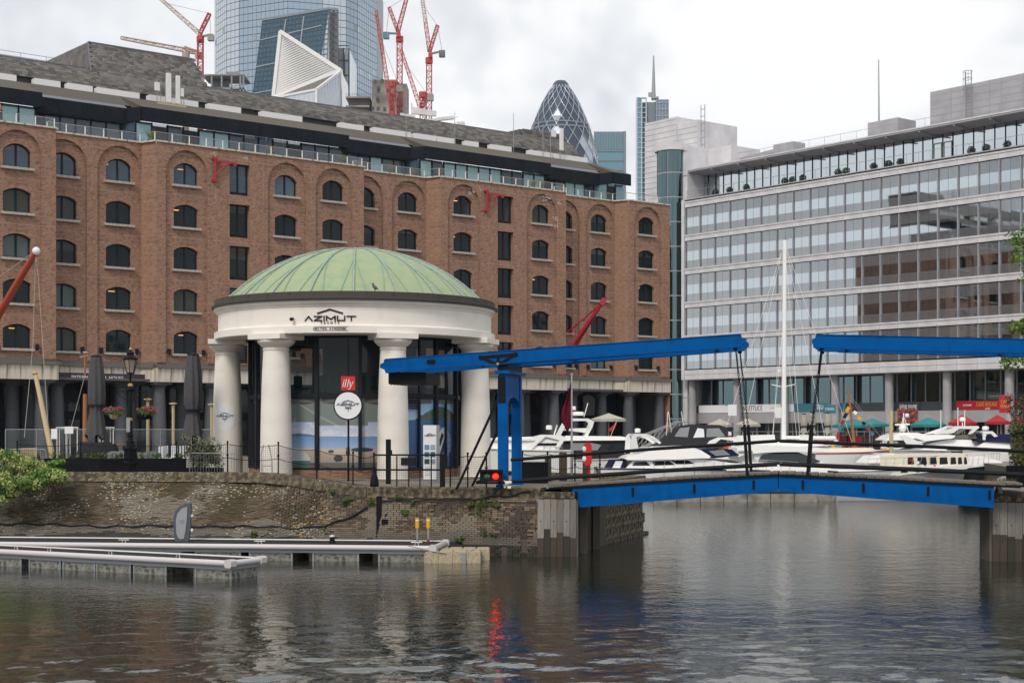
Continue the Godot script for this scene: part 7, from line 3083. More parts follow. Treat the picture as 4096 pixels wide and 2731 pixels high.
func open_parasol(label: String, u: float, vtop: float, halfpx: float, d: float, drop: float, m: Material, group: String) -> void:
	var at := uvd(u, d)
	var o := thing("open_parasol", label, "parasol", at, 0.2, group)
	drop *= 0.75
	var yt := P(u, vtop, d).y - 2.5
	var r := halfpx / F * d
	var pm := MB.new()
	pm.tube([Vector3.ZERO, Vector3(0, yt, 0)], 0.04, 8)
	pm.lathe([[0.3, 0.0], [0.3, 0.08], [0.05, 0.12]], 12)
	mi("pole", pm, M.wood_pole, o)
	var b := MB.new()
	var k := 8
	for j in k:
		var a0 := TAU * j / k
		var a1 := TAU * (j + 1) / k
		var rows := []
		for i in 5:
			var f := i / 4.0
			var line := PackedVector3Array()
			for s in 5:
				var a := lerpf(a0, a1, s / 4.0)
				var cut := cos(PI / k) / cos((s / 4.0 - 0.5) * TAU / k)
				var rr := r * f * cut
				line.append(Vector3(sin(a) * rr, yt - drop * f - 0.05 * f * (1.0 - f), cos(a) * rr))
			rows.append(line)
		b.loft(rows, false, true)
		var e0 := Vector3(sin(a0) * r, yt - drop, cos(a0) * r)
		var e1 := Vector3(sin(a1) * r, yt - drop, cos(a1) * r)
		b.quad(e0 - Vector3(0, 0.22, 0), e1 - Vector3(0, 0.22, 0), e1, e0)
	mi("canopy", b, m, o)
	var rb := MB.new()
	for j in k:
		var a := TAU * j / k
		rb.tube([Vector3(0, yt - 0.04, 0), Vector3(sin(a) * r, yt - drop - 0.02, cos(a) * r)], 0.015, 4)
	mi("rib", rb, M.wood_pole, o)

func barrier(label: String, a: Vector3, b: Vector3) -> void:
	var l := a.distance_to(b)
	var o := thing("crowd_barrier", label, "barrier", a, -atan2(b.z - a.z, b.x - a.x), "galvanised crowd barriers")
	var m := MB.new()
	var h := 1.12
	m.tube([Vector3(0, 0.18, 0), Vector3(0, h - 0.1, 0), Vector3(0.04, h - 0.03, 0), Vector3(0.12, h, 0), Vector3(l - 0.12, h, 0), Vector3(l - 0.04, h - 0.03, 0), Vector3(l, h - 0.1, 0), Vector3(l, 0.18, 0)], 0.022, 7)
	m.tube([Vector3(0, 0.2, 0), Vector3(l, 0.2, 0)], 0.02, 6)
	mi("frame", m, M.steel_dull, o)
	var n := int(l / 0.125)
	var bar := MB.new()
	bar.tube([Vector3(0, 0.2, 0), Vector3(0, h, 0)], 0.0085, 5)
	var bmsh := bar.mesh()
	for i in range(1, n):
		mi("bar", bmsh, M.steel_dull, o, Vector3(l * i / n, 0, 0))
	for x in [0.25, l - 0.25]:
		m = MB.new()
		m.tube([Vector3(x, 0.2, 0), Vector3(x - 0.02, 0.0, 0.28)], 0.018, 5)
		m.tube([Vector3(x, 0.2, 0), Vector3(x + 0.02, 0.0, -0.28)], 0.018, 5)
		mi("foot", m, M.steel_dull, o)

func terrace() -> void:
	closed_parasol("closed charcoal parasol tied below the middle, before the lettered fascia", uvd(383, 71), P(0, 1750, 71).y, P(0, 1427, 71).y, 0.56, M.parasol_grey, "closed charcoal parasols", 0.4)
	closed_parasol("closed charcoal parasol tied near its foot, beside the cream column", uvd(770, 71), P(0, 1752, 71).y, P(0, 1420, 71).y, 0.6, M.parasol_grey, "closed charcoal parasols", 0.34)
	# pale poles with flat caps
	for q in [[590, 1600, "pale wooden pole beneath the second flower basket"], [692, 1617, "pale wooden pole with flat cap behind white chairs"], [846, 1620, "pale wooden pole with flat cap beside the cream column"]]:
		var o := thing("capped_pole", q[2], "pole", uvd(q[0], 74), 0.0, "pale capped poles on the terrace")
		var yt := P(0, q[1], 74).y - 2.5
		var m := MB.new()
		m.tube([Vector3.ZERO, Vector3(0, yt, 0)], 0.075, 10)
		mi("shaft", m, M.wood_pole, o)
		m = MB.new()
		m.lathe([[0.0, yt], [0.19, yt + 0.01], [0.19, yt + 0.06], [0.0, yt + 0.09]], 14)
		mi("cap", m, M.wood_pole, o)
	var sp := thing("leaning_spar", "leaning pale wooden spar with gilt ball, by the dark arcade columns", "spar")
	var m := MB.new()
	var a := uvd(225, 73)
	var b := P(140, 1500, 74)
	m.tube([a, b], [0.15, 0.1], 10)
	mi("shaft", m, M.wood_pole, sp)
	m = MB.new()
	m.ball(b + Vector3(-0.03, 0.08, 0), Vector3(0.13, 0.12, 0.13))
	mi("ball", m, M.gold, sp)
	# red spars fixed to the warehouse
	sp = thing("red_derrick", "red spar with white tip and pulley ropes, reaching past the arched windows", "derrick")
	m = MB.new()
	a = P(-140, 1480, 116.5)
	b = P(140, 1010, 108)
	m.tube([a, b], [0.34, 0.22], 12)
	mi("spar", m, M.wood_red, sp)
	m = MB.new()
	m.ball(b + Vector3(0.05, 0.1, 0), Vector3(0.28, 0.3, 0.28))
	mi("tip", m, M.white_paint, sp)
	m = MB.new()
	m.tube([b, P(130, 1370, 108), P(95, 1750, 100)], 0.016, 5)
	m.tube([b, P(152, 1120, 108), P(190, 1700, 100)], 0.016, 5)
	m.tube([b + Vector3(0, 0.1, 0), P(-120, 1190, 116)], 0.04, 5)
	mi("rope", m, M.rope, sp)
	sp = thing("red_derrick", "red lattice jib fixed to brick wall above the blue balance beam", "derrick")
	m = MB.new()
	a = P(2278, 1405, 152.5)
	b = P(2408, 1210, 149)
	m.bar(a + Vector3(-0.1, 0, 0), b, 0.16, 0.3)
	m.bar(a + Vector3(0.25, -0.1, 0), b + Vector3(0.15, 0.1, 0), 0.12, 0.2)
	m.cbox(b + Vector3(0.1, 0.1, 0), Vector3(0.7, 0.5, 0.4), 0.08, Basis(Vector3.BACK, 0.9))
	mi("jib", m, M.red_paint, sp)
	m = MB.new()
	var c := P(2268, 1330, 152.8)
	m.tube([b, P(2335, 1275, 151), c], 0.07, 6)
	m.tube([P(2305, 1290, 152), P(2300, 1345, 152)], 0.05, 5)
	m.tube([c, P(2312, 1348, 152)], 0.05, 5)
	m.ball(P(2335, 1277, 151), Vector3(0.2, 0.2, 0.2))
	mi("stay", m, M.red_paint, sp)
	# lamp post with two hanging baskets
	lamp_post(uvd(520, 66.6))
	# black planters along the coping, with low hedging
	var xs := [[188, 318], [322, 452], [456, 508], [534, 640], [644, 732]]
	for i in xs.size():
		var pa := uvd(xs[i][0], 66.9)
		var pb := uvd(xs[i][1], 66.5)
		var o := thing("planter", "low black trough planter of box sprigs along the terrace edge", "planter", (pa + pb) / 2, 0.03, "black trough planters")
		var w := pa.distance_to(pb)
		m = MB.new()
		m.cbox(Vector3(0, 0.5, 0), Vector3(w - 0.02, 1.0, 0.5), 0.015)
		mi("trough", m, M.black_soft, o)
		m = MB.new()
		for k in int(w * 7.5):
			var p := Vector3(rng.randf_range(-w / 2 + 0.1, w / 2 - 0.1), 1.1, rng.randf_range(-0.14, 0.14))
			leafball(m, p, Vector3(0.09, rng.randf_range(0.1, 0.24), 0.09), 30, 0.06, Color(0.05, 0.10, 0.015), Color(0.14, 0.21, 0.03))
		mi("foliage", m, M.leaf, o)
	var o := thing("planter", "black box planter with a loose olive shrub behind the crowd barrier", "planter", uvd(808, 66.4), 0.0)
	m = MB.new()
	m.cbox(Vector3(0, 0.3, 0), Vector3(1.75, 0.6, 0.6), 0.02)
	mi("trough", m, M.black_soft, o)
	m = MB.new()
	for k in 16:
		leafball(m, Vector3(rng.randf_range(-0.75, 0.75), rng.randf_range(0.7, 1.45), rng.randf_range(-0.3, 0.3)), Vector3(0.3, 0.34, 0.3), 120, 0.07, Color(0.04, 0.055, 0.015), Color(0.17, 0.18, 0.08), 0.1)
	for k in 14:
		leafball(m, Vector3(rng.randf_range(-0.9, 0.85), rng.randf_range(1.4, 1.95), rng.randf_range(-0.2, 0.2)), Vector3(0.1, 0.2, 0.1), 22, 0.06, Color(0.12, 0.13, 0.06), Color(0.24, 0.24, 0.15), 0.1)
	mi("foliage", m, M.leaf, o)
	m = MB.new()
	for k in 9:
		m.tube([Vector3(rng.randf_range(-0.4, 0.4), 0.5, 0), Vector3(rng.randf_range(-0.8, 0.8), 1.5, rng.randf_range(-0.2, 0.2))], 0.012, 4)
	mi("stem", m, M.bark, o)
	barrier("galvanised crowd barrier before the olive shrub planter", uvd(757, 65.9, 2.62), uvd(946, 65.5, 2.62))
	barrier("galvanised crowd barrier beside the brown menu board", uvd(40, 68.2, 2.75), uvd(182, 68.0, 2.75))
	# glass wind screens on slim posts
	for i in 7:
		var pa := uvd(20 + i * 124, 73.5)
		var pb := uvd(20 + (i + 1) * 124, 73.5)
		o = thing("glass_screen", "clear glass wind screen panel with slim steel rail on the terrace", "screen", pa, 0.0, "glass wind screens on the terrace")
		var w := pa.distance_to(pb)
		m = MB.new()
		m.quad(Vector3(0.05, 0.3, 0), Vector3(w - 0.05, 0.3, 0), Vector3(w - 0.05, 2.2, 0), Vector3(0.05, 2.2, 0))
		mi("pane", m, M.clear, o)
		m = MB.new()
		m.tube([Vector3(0, 0, 0), Vector3(0, 2.25, 0)], 0.025, 6)
		m.tube([Vector3(0, 2.25, 0), Vector3(w, 2.25, 0)], 0.018, 5)
		mi("post", m, M.steel_dull, o)
	# furniture
	o = thing("bench_table", "long table with bare wooden top among dark covers", "table", uvd(447, 70.5))
	m = MB.new()
	m.cbox(Vector3(0, 1.55, 0), Vector3(1.45, 0.07, 0.7), 0.015)
	mi("table_top", m, M.wood_mast, o)
	for x in [-0.6, 0.6]:
		m = MB.new()
		m.ext(x - 0.04, x + 0.04, 0, 1.52, -0.3, 0.3)
		mi("leg", m, M.iron, o)
	for q in [[390, 1.5, "dusty grey canvas-covered stack beside the wooden table"], [470, 1.15, "low grey canvas-covered heap below the wooden table"], [575, 1.1, "grey canvas-covered chairs behind the lamp post"], [80, 1.2, "grey canvas cover behind the first barrier"]]:
		o = thing("furniture_cover", q[2], "cover", uvd(q[0], 69.6))
		m = MB.new()
		var rows := []
		for i in 6:
			var f := i / 5.0
			var ring := PackedVector3Array()
			for j in 20:
				var an := TAU * j / 20.0
				var rr := (1.05 - 0.32 * f * f) * (1.0 + 0.09 * sin(an * 5.0 + q[0]) + 0.05 * sin(an * 9.0))
				ring.append(Vector3(sin(an) * rr, f * q[1] * 1.1 + 0.06 * sin(an * 3.0) * f, cos(an) * rr * 0.45))
			rows.append(ring)
		m.loft(rows, true)
		m.fan(rows[5], false)
		mi("cloth", m, M.zinc_pale if q[0] > 400 else M.canvas_grey, o)
	o = thing("menu_board", "small brown folding menu board with a paper sheet", "sign", uvd(112, 68.6, 2.9), 0.1)
	for s in [-1.0, 1.0]:
		m = MB.new()
		m.t = Transform3D(Basis(Vector3.RIGHT, s * 0.16), Vector3(0, 0.0, s * -0.0))
		m.cbox(Vector3(0, 0.55, s * 0.12), Vector3(0.62, 1.0, 0.04), 0.01)
		mi("leaf", m, M.wood_pole, o)
	m = MB.new()
	m.t = Transform3D(Basis(Vector3.RIGHT, 0.16), Vector3.ZERO)
	m.ext(-0.24, 0.2, 0.1, 0.46, 0.142, 0.148)
	mi("sheet", m, M.sign_white, o)
	for q in [[215, 1735, 0.24, 0.4, "white notice sheet on the glass screen by the leaning spar"], [274, 1720, 0.34, 0.28, "smaller white notice sheet above stacked stools"]]:
		m = MB.new()
		m.cbox(Vector3.ZERO, Vector3(q[2] * 1.2, q[3] * 1.2, 0.02), 0.005)
		one("notice_sheet", m, M.sign_white, q[4], "notice", P(q[0], q[1], 73.2), "notices on the terrace")
	for k in 3:
		o = thing("bar_stool", "tall white tubular bar stool behind the terrace glass", "stool", uvd([252, 285, 425][k], 75), 0.3 * k, "white bar stools")
		m = MB.new()
		m.cbox(Vector3(0, 2.35, 0), Vector3(0.62, 0.06, 0.5), 0.02)
		mi("seat", m, M.white_paint, o)
		m = MB.new()
		m.tube([Vector3(0, 0, 0), Vector3(0, 2.32, 0)], 0.025, 5)
		for s in [Vector3(0.26, 0, 0.2), Vector3(-0.26, 0, 0.2), Vector3(0.26, 0, -0.2), Vector3(-0.26, 0, -0.2)]:
			mi("leg", m, M.white_paint, o, s)
	for k in 4:
		o = thing("terrace_chair", "white slatted terrace chair near the pale capped poles", "chair", uvd([655, 675, 712, 735][k], 69.5), 0.4 + k, "white terrace chairs")
		m = MB.new()
		m.cbox(Vector3(0, 0.95, 0), Vector3(0.5, 0.05, 0.48), 0.02)
		mi("seat", m, M.sign_white, o)
		for s in 4:
			m = MB.new()
			m.cbox(Vector3(-0.18 + s * 0.12, 1.25, -0.22), Vector3(0.07, 0.55, 0.03), 0.01)
			mi("slat", m, M.sign_white, o)
		m = MB.new()
		m.tube([Vector3.ZERO, Vector3(0, 0.95, 0)], 0.02, 5)
		for s in [Vector3(0.22, 0, 0.2), Vector3(-0.22, 0, 0.2), Vector3(0.22, 0, -0.2), Vector3(-0.22, 0, -0.2)]:
			mi("leg", m, M.sign_white, o, s)
	o = thing("ship_mast", "short stubby ship mast with rigging behind the charcoal parasol", "mast", uvd(338, 78))
	m = MB.new()
	m.tube([Vector3.ZERO, Vector3(0, P(0, 1575, 78).y - 2.5, 0)], [0.14, 0.1], 8)
	m.tube([Vector3(0, 5.0, 0), Vector3(0, 6.1, 0)], 0.05, 6)
	mi("mast", m, M.wood_mast, o)
	m = MB.new()
	m.tube([Vector3(-0.25, 5.9, 0), Vector3(0.15, 6.0, 0)], 0.03, 5)
	m.tube([Vector3(0, 5.0, 0), Vector3(-0.9, 1.6, 0)], 0.015, 4)
	m.tube([Vector3(-0.1, 6.15, 0), Vector3(0.12, 6.15, 0)], 0.05, 5)
	mi("rigging", m, M.rope, o)
	# tufted pots on the warehouse roof terrace
	for q in [[11.6, -0.9], [22.6, -0.8], [29.9, -0.8], [33.0, -2.3], [36.2, -2.3], [38.6, -2.3], [40.6, -0.8], [51.9, -0.8], [53.0, -0.8], [57.2, -2.3]]:
		o = thing("grass_pot", "pot of spiky grass behind the warehouse roof balustrade", "plant", AO + Vector3(q[0], 28.3, q[1]).rotated(Vector3.UP, ATURN), 0.0, "grass pots on the warehouse roof")
		m = MB.new()
		m.lathe([[0.22, 0], [0.3, 0.35], [0.26, 0.36], [0, 0.34]], 12)
		mi("pot", m, M.stone_dark, o)
		m = MB.new()
		for k in 70:
			var an := rng.randf() * TAU
			var out := rng.randf_range(0.2, 0.75)
			m.col = Color(0.10, 0.11, 0.03).lerp(Color(0.24, 0.22, 0.08), rng.randf())
			var p0 := Vector3(sin(an) * 0.1, 0.33, cos(an) * 0.1)
			var p1 := Vector3(sin(an) * out, 0.33 + rng.randf_range(0.4, 1.0), cos(an) * out)
			var sd := Vector3(cos(an), 0, -sin(an)) * 0.025
			m.tri(p0 - sd, p0 + sd, p1)
		mi("blades", m, M.leaf, o)

func lamp_post(at: Vector3) -> void:
	var o := thing("lamp_post", "black cast-iron street lamp with lantern and gilt finial", "street lamp", at)
	var H := P(0, 1390, 66.6).y - 2.5
	var m := MB.new()
	m.lathe([[0.36, 0], [0.36, 0.12], [0.31, 0.16], [0.31, 0.75], [0.37, 0.78], [0.36, 0.85], [0.29, 0.9], [0.27, 1.35], [0.33, 1.4], [0.32, 1.46], [0.22, 1.5], [0.15, 1.7], [0.2, 1.74], [0.12, 1.8], [0.1, 1.95], [0.16, 2.0], [0.1, 2.06], [0.085, 2.4]], 20)
	mi("base", m, M.black, o)
	m = MB.new()
	m.lathe([[0.085, 2.35], [0.07, 3.9], [0.13, 3.95], [0.13, 4.02], [0.06, 4.1]], 14)
	mi("post", m, M.black, o)
	m = MB.new()
	m.lathe([[0.07, 2.62], [0.095, 2.64], [0.095, 2.74], [0.07, 2.76]], 14)
	m.lathe([[0.05, 4.08], [0.11, 4.12], [0.11, 4.2], [0.05, 4.24]], 14)
	mi("gilt_collar", m, M.gold, o)
	# lantern
	m = MB.new()
	m.tube([Vector3(0, 4.2, 0), Vector3(0, H - 1.15, 0)], 0.045, 8)
	m.lathe([[0.03, H - 1.16], [0.16, H - 1.14], [0.17, H - 1.08]], 8)
	for k in 6:
		var a := TAU * k / 6
		m.tube([Vector3(sin(a) * 0.17, H - 1.1, cos(a) * 0.17), Vector3(sin(a) * 0.3, H - 0.5, cos(a) * 0.3)], 0.016, 5)
	m.lathe([[0.3, H - 0.52], [0.33, H - 0.5], [0.33, H - 0.46], [0.15, H - 0.3], [0.17, H - 0.28], [0.17, H - 0.22], [0.05, H - 0.12], [0.04, H - 0.1]], 12)
	var lt := mi("lantern", m, M.black, o)
	m = MB.new()
	m.lathe([[0.16, H - 1.08], [0.29, H - 0.52]], 6, Vector3.ZERO, false)
	mi("lantern_glass", m, M.lantern, lt)
	m = MB.new()
	m.lathe([[0.04, H - 0.12], [0.07, H - 0.08], [0.04, H - 0.04], [0.0, H + 0.06]], 10)
	mi("finial", m, M.gold, lt)
	# cross arm and baskets
	m = MB.new()
	var ya := 3.85
	m.tube([Vector3(-0.72, ya + 0.05, 0), Vector3(0.72, ya + 0.05, 0)], 0.022, 6)
	m.tube([Vector3(-0.62, ya, 0), Vector3(0, ya - 0.45, 0)], 0.015, 5)
	m.tube([Vector3(0.62, ya, 0), Vector3(0, ya - 0.45, 0)], 0.015, 5)
	mi("basket_arm", m, M.iron, o)
	m = MB.new()
	m.cbox(Vector3(-0.07, 2.45, 0.1), Vector3(0.16, 0.62, 0.04), 0.01)
	mi("notice_plate", m, M.steel_dull, o)
	for s in [-1.0, 1.0]:
		var q := thing("flower_basket", ["hanging basket with yellow-brown liner and mixed magenta flowers", "hanging basket with black bowl and pink flowers, above a pale pole"][0 if s < 0 else 1], "flower basket", at + Vector3(s * 0.7, 2.85, 0.0), 0.0, "hanging flower baskets on the lamp post")
		m = MB.new()
		m.lathe([[0.02, -0.18], [0.16, -0.14], [0.22, 0.0], [0.24, 0.08]], 16, Vector3.ZERO, true)
		mi("bowl", m, M.wood_pole if s < 0 else M.black_soft, q)
		m = MB.new()
		for k in 4:
			var a := TAU * k / 4 + 0.4
			m.tube([Vector3(sin(a) * 0.23, 0.08, cos(a) * 0.23), Vector3(0, 0.92, 0)], 0.008, 4)
		m.tube([Vector3(0, 0.9, 0), Vector3(0, 1.04, 0)], 0.012, 4)
		mi("chain", m, M.iron, q)
		m = MB.new()
		leafball(m, Vector3(0, 0.16, 0), Vector3(0.45, 0.24, 0.4), 520, 0.06, Color(0.035, 0.075, 0.015), Color(0.12, 0.19, 0.035), 0.3)
		mi("foliage", m, M.leaf, q)
		m = MB.new()
		for k in 46:
			var d := Vector3(rng.randfn(), absf(rng.randfn()) * 0.8 + 0.1, rng.randfn()).normalized()
			var p := Vector3(0, 0.14, 0) + d * Vector3(0.48, 0.27, 0.42)
			m.col = [Color(0.45, 0.01, 0.12), Color(0.55, 0.02, 0.2), Color(0.5, 0.015, 0.03), Color(0.6, 0.16, 0.02)][0 if k < 22 else (1 if k < 34 else (2 if k < 43 else 3))]
			m.ball(p, Vector3(0.035, 0.025, 0.035), 6, 4)
		mi("flowers", m, M.leaf, q)

# ------------------------------------------------------------------ quay in front of the office block
func offices_quay() -> void:
	open_parasol("striped grey cafe parasol before the dark arcade", 2435, 1652, 74, 128, 0.65, M.parasol_cream, "cafe parasols")
	open_parasol("off-white parasol beside the stair tower shopfront", 2880, 1674, 56, 142, 0.75, M.parasol_cream, "cafe parasols")
	open_parasol("off-white parasol under the white sign board", 2992, 1672, 54, 140, 0.75, M.parasol_cream, "cafe parasols")
	open_parasol("teal parasol next to the closed cream parasols", 3410, 1672, 84, 130, 0.8, M.teal, "teal cafe parasols")
	open_parasol("teal parasol in front of a thick grey column", 3490, 1672, 70, 132, 0.7, M.teal, "teal cafe parasols")
	open_parasol("teal parasol under the slate sign board", 3715, 1668, 74, 126, 0.8, M.teal, "teal cafe parasols")
	open_parasol("red parasol under the plain end of the red sign", 3852, 1658, 58, 124, 0.85, M.red_cloth, "red cafe parasols")
	open_parasol("red parasol under the gold lettering", 3992, 1658, 50, 122, 0.75, M.red_cloth, "red cafe parasols")
	open_parasol("red parasol half behind the dangling branch", 4078, 1664, 40, 120, 0.6, M.red_cloth, "red cafe parasols")
	var k := 0
	for q in [[3217, 1657, "closed cream parasol with straight folds beside the tall mast"], [3250, 1650, "closed cream parasol behind the hanging chains"], [3312, 1654, "closed cream parasol tied with folds, left of the teal canopy edge"], [3390, 1655, "closed cream parasol against the teal parasol"]]:
		closed_parasol(q[2].replace(", left of the teal canopy edge", " and a pinched waist"), uvd(q[0], 130), P(0, 1735, 130).y, P(0, q[1], 130).y, 0.42, M.parasol_cream, "closed cream parasols", 0.38)
	# quay rail
	var a := Vector3(17.6, 2.5, -148.4)
	var b := Vector3(36.6, 2.5, -127.6)
	var o := thing("quay_railing", "steel and glass railing along the office quay", "railing")
	var n := 16
	for i in n:
		var p := a.lerp(b, float(i) / n)
		var q := a.lerp(b, float(i + 1) / n)
		var m := MB.new()
		m.tube([p, p + Vector3(0, 2.1, 0)], 0.04, 6)
		mi("post", m, M.steel_dull, o)
		m = MB.new()
		m.tube([p + Vector3(0, 2.1, 0), q + Vector3(0, 2.1, 0)], 0.035, 6)
		mi("rail", m, M.steel, o)
		m = MB.new()
		m.quad(p + Vector3(0, 0.3, 0), q + Vector3(0, 0.3, 0), q + Vector3(0, 1.9, 0), p + Vector3(0, 1.9, 0))
		mi("pane", m, M.clear, o)
	for i in 14:
		var p := uvd(3285 + i * 12.5, 130 + (i % 3) * 1.2)
		o = thing("terrace_chair", "red terrace chair by the closed cream parasols", "chair", p, i * 1.3, "red terrace chairs")
		var m := MB.new()
		m.cbox(Vector3(0, 0.9, 0), Vector3(0.5, 0.06, 0.5), 0.02)
		mi("seat", m, M.red_bright, o)
		m = MB.new()
		m.cbox(Vector3(0, 1.4, -0.24), Vector3(0.5, 0.7, 0.05), 0.02)
		mi("backrest", m, M.red_bright, o)
		m = MB.new()
		m.tube([Vector3.ZERO, Vector3(0, 0.9, 0)], 0.025, 5)
		for s in [Vector3(0.22, 0, 0.22), Vector3(-0.22, 0, 0.22), Vector3(0.22, 0, -0.22), Vector3(-0.22, 0, -0.22)]:
			mi("leg", m, M.steel_dull, o, s)
	# hanging signs on the columns
	for q in [[2930, 1640, 0.55, 0.62, M.sign_white, "small white hanging sign by the shop columns"], [3115, 1650, 0.45, 0.6, M.sign_white, "small white hanging sign behind the tall mast"], [3320, 1636, 0.8, 0.5, M.sign_teal, "small teal hanging sign with pale capitals"], [4022, 1616, 0.75, 1.0, M.sign_red, "small red hanging sign by the grey column"]]:
		o = thing("hanging_sign", q[5], "sign", P(q[0], q[1], 140), 0.0, "hanging signs on the office block")
		var m := MB.new()
		m.cbox(Vector3.ZERO, Vector3(q[2] * 1.4, q[3] * 1.6, 0.06), 0.01)
		mi("board", m, q[4], o)
		m = MB.new()
		m.tube([Vector3(0, q[3] * 0.8, 0), Vector3(0, q[3] * 0.8, -4.5)], 0.03, 5)
		mi("arm", m, M.mullion, o)
		if q[0] == 3320:
			letters("lettering", "STRADA", 0.22, 0.85, o, Vector3(0, 0, 0.035), M.sign_white)
		if q[0] == 4022:
			letters("lettering", "CAFE", 0.3, 0.75, o, Vector3(0, 0.22, 0.035), M.sign_yellow)
			letters("lettering", "ROUGE", 0.3, 0.8, o, Vector3(0, -0.2, 0.035), M.sign_yellow)
	# flowering basket wall over the dumpling bar's door
	var m2 := MB.new()
	for i in 700:
		var p := P(rng.randf_range(3590, 3670), rng.randf_range(1635, 1690), 147)
		leaf_at(m2, p + Vector3(0, 0, rng.randf_range(0, 0.5)), Vector3.BACK, 0.16, [Color(0.4, 0.08, 0.02), Color(0.3, 0.05, 0.18), Color(0.35, 0.16, 0.02), Color(0.12, 0.02, 0.03)][i % 4])
	one("flower_garland", m2, M.leaf, "garland of orange and purple flowers under the slate sign", "flowers")

# ------------------------------------------------------------------ things along the near quay and on the water
func fence_post(o: Node3D, p: Vector3, h: float) -> void:
	var m := MB.new()
	m.tube([p - Vector3(0, 0.1, 0), p + Vector3(0, h, 0)], 0.03, 8)
	m.ball(p + Vector3(0, h + 0.03, 0), Vector3(0.05, 0.05, 0.05), 8, 5)
	m.lathe([[0.05, h * 0.55], [0.05, h * 0.62]], 8, p)
	mi("post", m, M.black, o)

func chain_line(a: Vector3, b: Vector3, sag: float) -> MB:
	var m := MB.new()
	var pts := []
	for i in 11:
		var f := i / 10.0
		pts.append(a.lerp(b, f) - Vector3(0, sag * 4.0 * f * (1.0 - f), 0))
	m.tube(pts, 0.014, 5)
	return m

func net_panel(a: Vector3, b: Vector3, h: float, sag: float) -> MB:
	var m := MB.new()
	var l := Vector2(a.x - b.x, a.z - b.z).length()
	var n := int(l / 0.085)
	for i in n + 1:
		var f := float(i) / n
		var p := a.lerp(b, f)
		m.bar(p + Vector3(0, 0.02, 0), p + Vector3(0, h - sag * 4.0 * f * (1.0 - f), 0), 0.006, 0.006)
	for k in int(h / 0.085):
		var y := 0.04 + k * 0.085
		var g := 0
		while g < 8:
			var f0 := g / 8.0
			var f1 := (g + 1) / 8.0
			var top := h - sag * 4.0 * f0 * (1.0 - f0)
			if y < top:
				m.bar(a.lerp(b, f0) + Vector3(0, y, 0), a.lerp(b, f1) + Vector3(0, y, 0), 0.006, 0.006)
			g += 1
	return m

